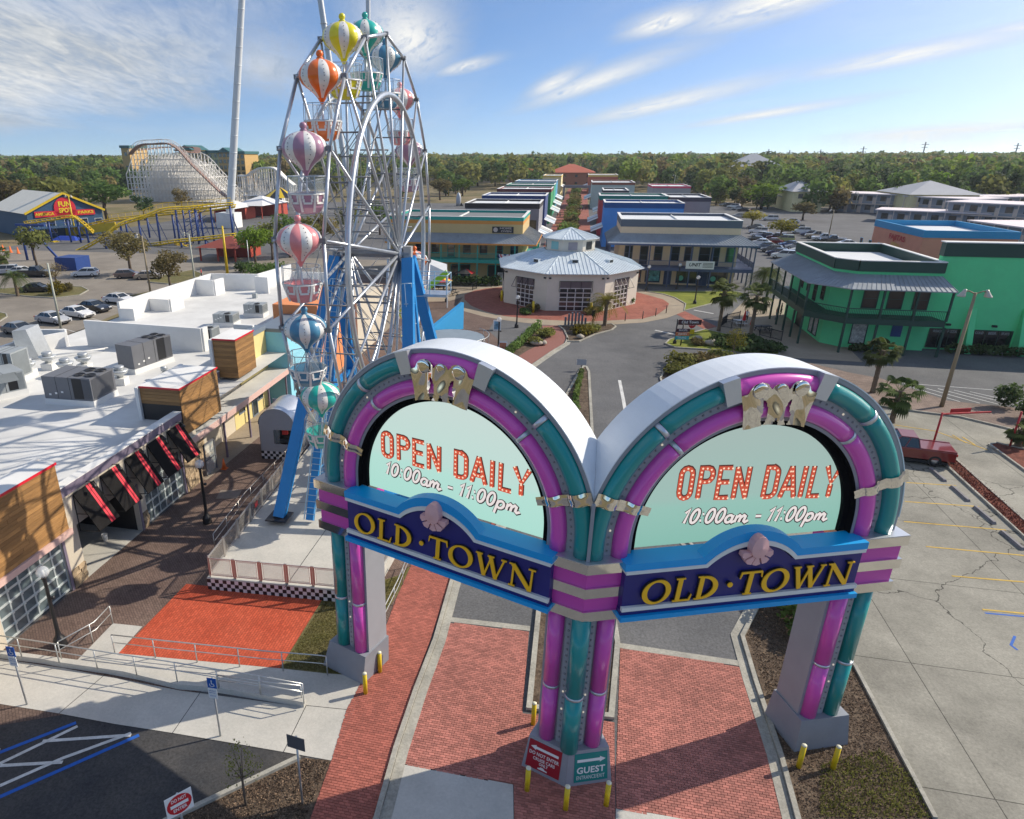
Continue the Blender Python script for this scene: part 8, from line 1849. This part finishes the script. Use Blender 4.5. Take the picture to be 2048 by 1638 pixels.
# ---------------------------------------------------------------- street furniture
def bollard(px,py,lab):
    t=thing('bollard',lab,'bollard',(*G(px,py),0),0,'yellow safety bollards round the gate'); b=MB(); b.tube([(0,0,-.05),(0,0,.97)],.085,14); b.build('post',YEL,t); b=MB(); b.lathe([(.086,.97),(.085,1.0),(.05,1.03),(.001,1.035)],14); b.build('cap',M('faded yellow cap',(.68,.66,.50),.6,0,.1,4) if 'faded yellow cap' not in bpy.data.materials else bpy.data.materials['faded yellow cap'],t)
for px,py,l in ((766,1298,'yellow bollard behind the left gate leg, farthest of its three'),(760,1344,'yellow bollard by the access hatch of the left gate leg'),(731,1387,'yellow bollard at the front corner of the left gate leg'),(1066,1448,'yellow bollard behind the middle column'),(1054,1580,'yellow bollard in front of the crimson sign'),(1131,1618,'yellow bollard right before the middle column corner'),(1212,1610,'yellow bollard in front of the teal guest sign'),(1597,1534,'yellow bollard in front of the right gate leg, left of two'),(1665,1537,'yellow bollard in front of the right gate leg, right of two'),(1563,1386,'yellow bollard half hidden behind the right gate leg')): bollard(px,py,l)
def globe_lamp(px,py,lab,h=4.0,xy=None):
    t=thing('globe_lamp',lab,'street lamp',(*(xy or G(px,py)),0),0,'black lamp posts with clear globes'); b=MB(); b.lathe([(.27,0),(.27,.08),(.24,.14),(.26,.3),(.21,.42),(.14,.5),(.11,.62),(.09,.8),(.07,h-.75),(.09,h-.7),(.05,h-.64),(.12,h-.60),(.11,h-.54)],12); b.tube([(0,0,h*.62),(.16,0,h*.62)],.04,6); b.ball((.2,0,h*.62),.09,8,5); b.build('post',BLACK,t)
    b=MB(); b.ball((0,0,h-.3),.26,14,9); b.build('globe',M('clear globe',(.82,.85,.88),.05,0,0,alpha=.35,spec=.8) if 'clear globe' not in bpy.data.materials else bpy.data.materials['clear globe'],t); b=MB(); b.lathe([(.07,h-.52),(.06,h-.25),(.001,h-.18)],8); b.build('lamp_holder',WHITE,t)
for px,py,l in ((415,1045,'black globe lamp post between the awnings and the wheel platform'),(122,1290,'black globe lamp post in front of the near garage door'),(1033,655,'black globe lamp post on the promenade left of the pavilion'),(996,708,'black globe lamp post with cameras rising behind the left arch'),(893,604,'black lamp post at the picnic terrace'),(1389,608,'black lamp post on the green lawn before the peach building'),(1293,582,'black lamp post by the peach building wall'),(1354,578,'slim black lamp post with a red flower basket by the peach building')): globe_lamp(px,py,l)
def pole(px,py,tpy,lab,mat,r=.11,heads=2,lean=0,z0=0,xy=None,name='light_pole'):
    x,y=xy or G(px,py); h=topz(px,py,tpy); t=thing(name,lab,'light pole',(x,y,0)); b=MB(); b.tube([(0,0,0),(lean*h,0,h)],[r*1.2,r*.75],9); b.build('pole',mat,t)
    for i in range(heads):
        s=-1 if i%2==0 else 1; b=MB(); b.tube([(lean*h,0,h-.1),(lean*h+s*.5,0,h+.12),(lean*h+s*.75,0,h+.05)],.05,6); b.build('arm',mat,t); b=MB(); b.lathe([(.32,-.28),(.30,-.2),(.16,.1),(.12,.28),(.001,.3)],12); b.v=[(lean*h+s*.85+xx*.9+s*zz*-.35,yy,h-.05+zz) for xx,yy,zz in b.v]; b.build('lamp_head',M('lamp head grey',(.45,.43,.38),.4,.3,.05,3) if 'lamp head grey' not in bpy.data.materials else bpy.data.materials['lamp head grey'],t)
OP=M('weathered timber pole',(.27,.22,.14),.8,0,.15,2,stretch=(6,6,.4)); GPz=M('grey concrete pole',(.40,.42,.36),.7,0,.1,1)
pole(1883,813,583,'leaning brown light pole with two round lamp heads before the green hall',OP,.14,2); pole(122,657,527,'grey light pole rising behind the white parapet on the left',GPz,.13,0); pole(302,592,472,'brown light pole beside the bare oaks in the left car park',OP,.13,1); pole(392,580,468,'grey light pole behind the white roof wall',GPz,.13,1)
pole(455,548,452,'bright yellow pole by the red roofed shed',RY,.22,0); pole(152,474,392,'bright yellow light pole before the blue hall',RY,.2,2); pole(897,392,355,'thin yellow pole left of the street rows',RY,.2,0); pole(1658,468,420,'dark leaning lamp pole by the parked pickups',OP,.13,1); pole(1422,378,352,'thin light pole on the road at the forest edge',GPz,.14,1); pole(1708,425,385,'thin pale light pole by the motel',GPz,.14,1); pole(1345,395,350,'thin grey light pole behind the blue building',GPz,.14,1); pole(500,545,480,'slim steel pole behind the roof wall',STEEL,.08,0)
# handrails by the ramp
FS=bpy.data.materials['brushed stainless']; RAIL=M('satin rail tube',(.55,.56,.54),.35,.6,.05,3)
def rl(pxs,lab,h=.95,z=0.,posts=1.75): return rail('handrail',[(*G(*p,z),z) for p in pxs],lab,h,posts,0,(.55,),RAIL)
rl([(-30,1302),(88,1320),(251,1347),(337,1360),(437,1377),(520,1390),(608,1407)],'long handrail on the low ramp kerb wall along the sidewalk',.95,.25)
rl([(230,1306),(334,1318),(531,1339),(639,1348),(655,1350)],'long handrail between the red pad and the ramp',.95,.01); rl([(226,1247),(196,1280),(124,1321)],'short diagonal handrail by the near globe lamp',.95,.01); rl([(820,1133),(797,1192),(770,1248),(752,1300)],'sloping handrail beside the brick walkway behind the left leg',.95,.02); rl([(440,1383),(520,1394),(604,1404)],'lower handrail on the inner edge of the ramp',.8,.02)
b=MB(); strip(b,[(-40,1308),(88,1324),(126,1331),(251,1349),(359,1375),(437,1381),(520,1395),(610,1411)],.2,-.02,.25); o=b.build('ramp_kerb_wall',CONC); tag(o,'low curved concrete kerb wall along the ramp and sidewalk','wall')
# signs
def sign_post(name,lab,px,py,tpy,pw,ph,mats,text=(),ang=0,back=None,shape='rect',postm=STEEL,off=.05,cat='sign',tc=None,zoff=0):
    x,y=G(px,py); h=topz(px,py,tpy); t=thing(name,lab,cat,(x,y,0),ang); b=MB(); b.tube([(0,0,0),(0,0,h-.02)],.035,8); b.build('post',postm,t); b=MB(); F=lambda a,c,d:(a,-off-d,c); z0=h-ph
    if shape=='oct':
        P=[(pw/2*math.cos(R(22.5+45*k)),h-ph/2+ph/2*math.sin(R(22.5+45*k))) for k in range(8)]
    elif shape=='diamond': P=[(0,h),(pw/2,h-ph/2),(0,h-ph),(-pw/2,h-ph/2)]
    else: P=[(-pw/2,z0),(pw/2,z0),(pw/2,h),(-pw/2,h)]
    n=len(P); b.add([F(a,c,.0) for a,c in P]+[F(a,c,-.02) for a,c in P],[tuple(range(n)),tuple(range(2*n-1,n-1,-1))]+[(i,n+i,n+(i+1)%n,(i+1)%n) for i in range(n)]); pnl=b.build('sign_panel',mats[0],t)
    if text:
        b=MB(); F2=lambda a,c,d:(a,-off-.006-d,c)
        for i,(s,cy,hh,ww,mi) in enumerate(text): put_text(b,s,(0,h-ph+cy*ph),hh,F2,ww,mi)
        b.build('sign_lettering',mats[1:],pnl)
    return t,h,pnl
HB=M('handicap blue',(.01,.10,.40),.5,0,0); SW=bpy.data.materials['sign white']; SRED=M('traffic red',(.55,.012,.02),.5,0,0); SGREY=M('sign back grey',(.10,.10,.11),.6,.2,.05,2)
def handicap(px,py,tpy,lab):
    t,h,p=sign_post('parking_sign',lab,px,py,tpy,.34,.42,[HB,SW]); b=MB(); F=lambda a,c,d:(a,-.058-d,c); dot(b,.0,h-.10,.028,0,0,F,0,8); ribbon(b,[(0,h-.13),(.0,h-.23),(.07,h-.23),(.10,h-.32)],.03,0,0,F); ribbon(b,arc(-.0,h-.27,.08,.08,150,360,8),.022,0,0,F); b.build('wheelchair_symbol',SW,p)
    b=MB(); b.box(-.17,.17,-.07,-.05,h-.86,h-.44); q=b.build('notice_plate',SW,t); b=MB(); F=lambda a,c,d:(a,-.075-d,c); put_text(b,'PARKING BY',(0,h-.55),.05,F,.26); put_text(b,'PERMIT ONLY',(0,h-.64),.05,F,.26); put_text(b,'$250 FINE',(0,h-.77),.05,F,.22); b.build('sign_lettering',HB,q)
handicap(54,1409,1298,'blue disabled parking sign on the sidewalk at the left edge'); handicap(441,1472,1358,'blue disabled parking sign above the thin young tree')
sign_post('traffic_sign','grey sign panel seen from behind beside the brick walkway',605,1606,1474,.62,.5,[SGREY],(),R(-8))
t,h,p=sign_post('do_not_enter_sign','red and white DO NOT ENTER sign cut by the bottom edge',376,1700,1590,.78,.78,[SW,SRED,SW],(),R(50)); b=MB(); F=lambda a,c,d:(a,-.056-d,c); dot(b,0,h-.39,.36,0,0,F,0,20); b.build('red_disc',SRED,p); b=MB(); F=lambda a,c,d:(a,-.062-d,c); b.add([F(-.26,h-.45,0),F(.26,h-.45,0),F(.26,h-.33,0),F(-.26,h-.33,0)],[(0,1,2,3)]); put_text(b,'DO NOT',(0,h-.25),.12,F,.44,0,.02); put_text(b,'ENTER',(0,h-.62),.12,F,.40,0,.02); b.build('sign_lettering',SW,p)
sign_post('traffic_sign','small grey sign panel at the tip of the median',1162,741,718,.9,.6,[M('pale sign back',(.40,.42,.46),.5,.2,0)],(),R(0),postm=BLACK)
t,h,p=sign_post('stop_sign','red octagonal STOP sign with a yellow plate on the sign island',1381,672,642,.85,.85,[SRED,SW],(('STOP',.36,.24,.62,0),),R(12),shape='oct'); b=MB(); b.box(-.35,.35,-.07,-.05,h-1.5,h-.95); b.build('yellow_plate',YEL,t)
x,y=G(1349,688); t=thing('street_sign','black finger post with a street name board on the sign island','sign',(x,y,0),R(10)); h=topz(1349,688,638); b=MB(); b.lathe([(.22,0),(.2,.3),(.09,.5),(.08,h)],10); b.build('post',BLACK,t); b=MB(); b.box(.1,2.6,-.06,.0,h-.62,h-.05); o=b.build('name_board',M('dark red board',(.06,.015,.02),.5,0,0),t); b=MB(); F=lambda a,c,d:(a,-.065-d,c); put_text(b,'Old Town',(1.35,h-.45),.3,F,1.8,0,.01); b.build('sign_lettering',SW,o)
x,y=G(1361,692); t=thing('direction_board','short post with coloured direction boards beside the finger post','sign',(x,y,0),R(10)); h=topz(1361,692,645); b=MB(); b.tube([(0,0,0),(0,0,h)],.07,8); b.build('post',BLACK,t)
for i,(c,n) in enumerate((((.05,.01,.02),'plum board'),((.5,.16,.06),'coral board'),((.03,.33,.36),'aqua board'))):
    b=MB(); b.box(-.75,.75,-.12,-.07,h-1.0-i*.42,h-.65-i*.42); o=b.build('board',M(n,c,.5,0,0),t); b=MB(); F=lambda a,q,d:(a,-.125-d,q); put_text(b,('SHOPS','RIDES','DINING')[i],(0,h-.9-i*.42),.2,F,.9); b.build('sign_lettering',SW,o)
def sandwich(px,py,ty,lab,col):
    x,y=G(px,py); h=topz(px,py,ty); t=thing('sandwich_board',lab,'sign',(x,y,0),R(5)); b=MB(); w=.45
    for s in (-1,1): b.add([(-w,s*.35,0),(w,s*.35,0),(w,s*.03,h),(-w,s*.03,h)],[(0,1,2,3) if s<0 else (3,2,1,0)])
    o=b.build('frame',WHITE,t); b=MB(); q=lambda a,c,d:(a,-.35+.32*c/h-.01,c); b.add([q(-w*.8,h*.12,0),q(w*.8,h*.12,0),q(w*.8,h*.88,0),q(-w*.8,h*.88,0)],[(0,1,2,3)]); b.build('poster',col,o)
sandwich(1005,708,682,'white sandwich board with an orange poster behind the left arch',M('orange blue poster',(.40,.15,.08),.6,0,.8,2)); sandwich(994,660,640,'white sandwich board with a blue poster on the promenade',M('blue poster',(.15,.30,.42),.6,0,.8,2)); sandwich(1000,562,545,'small white notice board by the mustard building' ,M('pale poster',(.5,.5,.45),.6,0,.3,2))
# slatted arch and posts in front of the pavilion
x,y=G(1150,652); t=thing('slatted_bike_rack','grey slatted arch-shaped bike rack before the pavilion','bike rack',(x,y,0)); 
for i in range(7): a=-1.2+.4*i; b=MB(); b.box(a-.12,a+.12,-.15,.15,0,1.75*math.sqrt(max(.12,1-(a/1.5)**2))); b.build('slat',M('slate slat',(.15,.16,.19),.5,.2,.1,2) if i==0 else bpy.data.materials['slate slat'],t)
for i,(px,py) in enumerate(((1250,642),(1285,638),(1311,632),(1332,626))): t=thing('slim_post',('first','second','third','fourth')[i]+' slim brown post along the front of the red ring, from the date palm','post',(*G(px,py),0),0,'slim posts round the red ring'); b=MB(); b.tube([(0,0,0),(0,0,1.05)],.06,8); b.build('post',M('brown post',(.12,.07,.06),.6,.2,.1,3) if i==0 else bpy.data.materials['brown post'],t)
for px,py,l in ((1003,602,'tall yellow bollard at the left wall of the pavilion'),(1066,625,'tall yellow bollard left of the pavilion front door'),(1181,628,'tall yellow bollard right of the pavilion front door'),(1254,604,'tall yellow bollard at the right wall of the pavilion')): t=thing('bollard',l,'bollard',(*G(px,py),0),0,'yellow bollards of the pavilion'); b=MB(); b.tube([(0,0,0),(0,0,1.5)],.16,10); b.build('post',YEL,t)
t=thing('meter_post','black post box on the island before the pavilion','post',(*G(1185,652),0)); b=MB(); b.bar((0,0,0),(0,0,1.4),.09); b.box(-.2,.2,-.15,.15,1.2,1.9); b.build('box_post',BLACK,t)
# iron fence and cafe furniture by the green building
IR=M('black iron',(.02,.022,.025),.5,.3,0)
def iron(pts,lab):
    t=thing('iron_fence',lab,'fence'); P=[Vector((*G(*p),0)) for p in pts]
    for A,B_ in zip(P,P[1:]): railing(t,A,B_,IR,1.05,.14)
    for p in P: b=MB(); b.bar(p,p+Vector((0,0,1.2)),.08); b.build('post',IR,t)
iron([(1441,654),(1452,646),(1478,640)],'black iron fence left of the red umbrella'); iron([(1441,654),(1462,657),(1480,660)],'black iron fence facing the sign island'); iron([(1519,671),(1540,676),(1562,682)],'black iron fence by the dark cafe table'); iron([(905,577),(945,580),(953,577)],'black iron fence of the mustard cafe terrace')
def umbrella(px,py,ty,lab,cols,r=1.5,closed=False):
    x,y=G(px,py); h=topz(px,py,ty); t=thing('parasol',lab,'parasol',(x,y,0)); b=MB(); b.tube([(0,0,0),(0,0,h)],.03,6); b.build('pole',IR,t)
    for k in range(8):
        a,c=k*math.pi/4,(k+1)*math.pi/4; rr=.22 if closed else r; dz=1.5 if closed else .65; b=MB(); b.add([(0,0,h),(rr*math.cos(a),rr*math.sin(a),h-dz),(rr*math.cos(c),rr*math.sin(c),h-dz)],[(0,1,2)]); b.build('canopy_panel',cols[k%len(cols)],t)
UR=M('parasol red',(.6,.015,.015),.8,0,0); UY=M('parasol yellow',(.75,.55,.05),.8,0,0); UBK=M('parasol black',(.02,.02,.02),.8,0,0)
umbrella(880,582,552,'red and yellow parasol over the picnic tables',[UR,UY],2.0); umbrella(931,568,537,'black parasol at the mustard cafe',[UBK,UBK,UBK,UR],1.6); umbrella(1486,652,616,'closed red parasol at the iron fence',[UR],1.2,True); umbrella(1503,650,625,'second closed red parasol behind the iron fence',[UR],1.2,True)
def picnic(px,py,lab,mat=IR,rz=0,s=1):
    t=thing('picnic_table',lab,'table',(*G(px,py),0),rz); t.scale=(s,s,s); b=MB(); b.box(-.9,.9,-.4,.4,.72,.78); b.build('table_top',mat,t)
    for q in (-1,1): b=MB(); b.box(-.9,.9,q*.75-.14,q*.75+.14,.42,.46); b.build('bench',mat,t)
    for q in (-.6,.6): b=MB(); b.bar((q,-.75,0),(q,-.25,.72),.07); b.bar((q,.75,0),(q,.25,.72),.07); b.bar((q,-.8,.4),(q,.8,.4),.07); b.build('trestle',mat,t)
picnic(878,584,'black picnic table under the red and yellow parasol',IR,.3,1.2); picnic(903,590,'black picnic table right of the parasol pole',IR,1.2); picnic(866,579,'black picnic table left of the parasol',IR,.9); picnic(1524,664,'black cafe table with chairs before the green building',IR,.2); picnic(1478,650,'pale cafe table at the closed parasols',WHITE,.2,.8); picnic(936,570,'dark cafe table under the black parasol',IR,.4)
# gate arms, wheel stops
RP=M('red painted pipe',(.42,.015,.02),.5,0,.1,2)
for px,py,ty,lab in ((1861,905,824,'red gate post by the pickup with a red barrier sign'),(2019,894,822,'red gate post at the right edge beside an orange barrel')):
    x,y=G(px,py); h=topz(px,py,ty); t=thing('barrier_post',lab,'barrier',(x,y,0)); b=MB(); b.tube([(0,0,0),(0,0,h)],.07,8); b.build('post',RP,t); 
    if px<1900: b=MB(); b.bar((0,0,h-.1),(4.2,2.4,h-.5),.1); b.build('arm',RP,t); b=MB(); b.box(1.6,3.2,.9,.96,h-.55,h-.15); o=b.build('barrier_sign',RP,t); o.rotation_euler.z=R(20)
x,y=G(2046,890); t=thing('traffic_barrel','orange traffic barrel at the right edge','barrel',(x,y,.13)); b=MB(); b.lathe([(.32,0),(.30,.3),(.28,.9),(.001,.95)],12); b.build('barrel_body',bpy.data.materials['cone orange'],t); b=MB(); b.lathe([(.305,.45),(.295,.6)],12,cap=False); b.build('white_band',WHITE,t)
WS=M('wheel stop concrete',(.20,.19,.20),.9,0,.25,3)
for i,(p,q) in enumerate((((1860,938),(1890,964)),((1903,974),(1937,1004)),((1949,1015),(1989,1049)),((2002,1064),(2046,1101)))):
    A,B_=Vector((*G(*p),.0)),Vector((*G(*q),.0)); m=(A+B_)/2; L=(B_-A).length; d=math.atan2(B_.y-A.y,B_.x-A.x); b=MB(); b.add([(-L/2,-.11,0),(L/2,-.11,0),(L/2,.11,0),(-L/2,.11,0),(-L/2+.05,-.07,.15),(L/2-.05,-.07,.15),(L/2-.05,.07,.15),(-L/2+.05,.07,.15)],[(3,2,1,0),(4,5,6,7),(0,1,5,4),(1,2,6,5),(2,3,7,6),(3,0,4,7)]); o=b.build('wheel_stop',WS,None,tuple(m),d); tag(o,('first','second','third','fourth')[i]+' concrete wheel stop along the red mulch strip, counted from the pickup','wheel stop','wheel stops along the red mulch strip')
for i,(px,py) in enumerate(((7,502),(22,505),(37,507),(1,527))): 
    t=thing('traffic_cone','orange cone on the road at the far left edge, %s from the edge'%('first','second','third','nearest')[i],'traffic cone',(*G(px,py),0)); b=MB(); b.lathe([(.45,0),(.42,.06),(.3,.08),(.08,1.4)],10); b.build('cone_body',bpy.data.materials['cone orange'],t)
# pylons on the horizon and flags
for px,py,ty,lab in ((1728,312,293,'tall thin power pylon on the horizon, left of three'),(1852,313,284,'tall thin power pylon on the horizon, middle of three'),(2037,314,286,'tall thin power pylon on the horizon, right of three'),(1538,311,298,'small distant power pylon above the grey hotel'),(1642,311,299,'small distant power pylon between the hotel and the pylons'),(1580,311,300,'faint distant power pylon right of the grey hotel')):
    d=ray(px,ty); v=1500.; x=d[0]*v/d[1]; h=CAMH+d[2]*v/d[1]; t=thing('power_pylon',lab,'pylon',(x,v,0)); b=MB(); b.bar((0,0,0),(0,0,h),1.5); b.bar((-6,0,h-4),(6,0,h-4),.8); b.bar((-5,0,h-9),(5,0,h-9),.8); b.build('pylon_frame',M('pylon grey',(.16,.17,.2),.7,0,0) if px==1728 else bpy.data.materials['pylon grey'],t)
for i,(px,py,ty) in enumerate(((35,400,380),(52,400,379))):
    x,y=G(px,py); h=topz(px,py,ty); t=thing('flag','small striped flag on a white pole behind the blue hall, %s'%('left','right')[i],'flag',(x,y,0)); b=MB(); b.tube([(0,0,0),(0,0,h)],.1,6); b.build('flag_pole',WHITE,t); b=MB()
    for k in range(5): b.add([(0,0,h-.2-k*.4),(3,.3,h-.3-k*.4),(3,.3,h-.7-k*.4),(0,0,h-.6-k*.4)],[(0,1,2,3)],k%2)
    b.build('flag_cloth',[bpy.data.materials['bunting red'],bpy.data.materials['bunting white']],t)
# ---------------------------------------------------------------- people
def person_mesh():
    V=[(0,0,.96),(0,0,1.2),(0,0,1.40),(0,0,1.52),(0,-.01,1.62),(0,-.01,1.72),(.09,0,.90),(.10,.06,.50),(.10,.02,.08),(.10,-.10,.04),(-.09,0,.90),(-.10,-.10,.50),(-.10,.08,.10),(-.10,-.02,.05),(.19,0,1.40),(.25,.03,1.14),(.24,-.08,.92),(.24,-.10,.84),(-.19,0,1.40),(-.25,0,1.14),(-.24,-.1,.92),(-.24,-.12,.84)]
    E=[(0,1),(1,2),(2,3),(3,4),(4,5),(0,6),(6,7),(7,8),(8,9),(0,10),(10,11),(11,12),(12,13),(2,14),(14,15),(15,16),(16,17),(2,18),(18,19),(19,20),(20,21)]
    rad=[.135,.125,.14,.06,.10,.075,.095,.065,.045,.04,.095,.065,.045,.04,.062,.045,.035,.035,.062,.045,.035,.035]
    me=bpy.data.meshes.new('body'); me.from_pydata(V,E,[]); o=bpy.data.objects.new('body',me); COL.objects.link(o); o.modifiers.new('skin','SKIN'); 
    for i,d in enumerate(me.skin_vertices[0].data): d.radius=(rad[i],rad[i]*(.75 if i<3 else 1)); d.use_root=(i==0)
    o.modifiers.new('sub','SUBSURF').levels=1; bpy.context.view_layer.update(); m2=bpy.data.meshes.new_from_object(o.evaluated_get(bpy.context.evaluated_depsgraph_get())); bpy.data.objects.remove(o); return m2
PM=person_mesh(); SK=M('skin tone',(.42,.25,.17),.6,0,0); HR=M('dark hair',(.03,.02,.015),.7,0,0); JE=M('jeans',(.05,.08,.16),.8,0,0); DKC=M('dark trousers',(.025,.025,.03),.8,0,0)
CL={c:M(c+' shirt',v,.8,0,0) for c,v in {'red':(.55,.03,.03),'black':(.02,.02,.022),'white':(.7,.7,.7),'grey':(.2,.2,.22),'blue':(.05,.12,.32)}.items()}
PMC={}
def person(xy,shirt,legs,rz,lab,group=None):
    k=(shirt,legs)
    if k not in PMC:
        m=PM.copy(); m.materials.clear()
        for q in (CL[shirt],JE if legs=='jeans' else DKC,SK,HR): m.materials.append(q)
        for p in m.polygons:
            z=p.center.z; p.use_smooth=True; p.material_index=1 if z<.98 and abs(p.center.x)<.21 else (0 if z<1.46 and z>1.1 or (abs(p.center.x)<.2 and z<1.46) else (3 if z>1.70 or (z>1.6 and p.center.y>.02) else 2))
        PMC[k]=m
    t=thing('person',lab,'person',(*xy,0),rz,group); link('body',PMC[k],t); return t
for px,py,sh,lg,lb in ((1551,640,'red','jeans','person in a red shirt and jeans walking by the green building'),(1560,632,'black','dark','person in black beside the green building entrance'),(1491,646,'white','dark','person in white by the closed red parasol'),(934,567,'white','dark','person in white seated area under the black parasol'),(912,566,'black','dark','person in black by the mustard building door'),
   (1115,433,'black','dark','person in black on the left side of the brick street, left of two'),(1120,435,'grey','dark','person in grey on the left side of the brick street, right of two'),(1175,443,'black','jeans','person in black on the right side of the brick street'),(1165,421,'blue','dark','person in blue far along the right side of the brick street'),(1170,421,'black','dark','person in black far along the right side of the brick street'),(1160,421,'grey','dark','person in grey far along the right side of the brick street'),(1125,398,'red','dark','person in red farthest along the brick street'),(404,557,'red','dark','person in red at the corner of the roof wall and ride fence')):
    person(G(px,py),sh,lg,rnd.uniform(0,6),lb)
# ---------------------------------------------------------------- the air: thin haze round the whole scene
b=MB(); b.box(-2700,2700,-100,2700,-1.2,125); hz=b.build('haze',None,kind='stuff'); hz.data.materials.clear()
m=bpy.data.materials.new('thin haze'); m.use_nodes=True; nt=m.node_tree; nt.nodes.remove(nt.nodes['Principled BSDF']); pv=nt.nodes.new('ShaderNodeVolumePrincipled'); pv.inputs['Color'].default_value=(.80,.88,1,1); pv.inputs['Density'].default_value=.00012; pv.inputs['Anisotropy'].default_value=.2
nt.links.new(pv.outputs[0],[n for n in nt.nodes if n.type=='OUTPUT_MATERIAL'][0].inputs['Volume']); hz.data.materials.append(m)
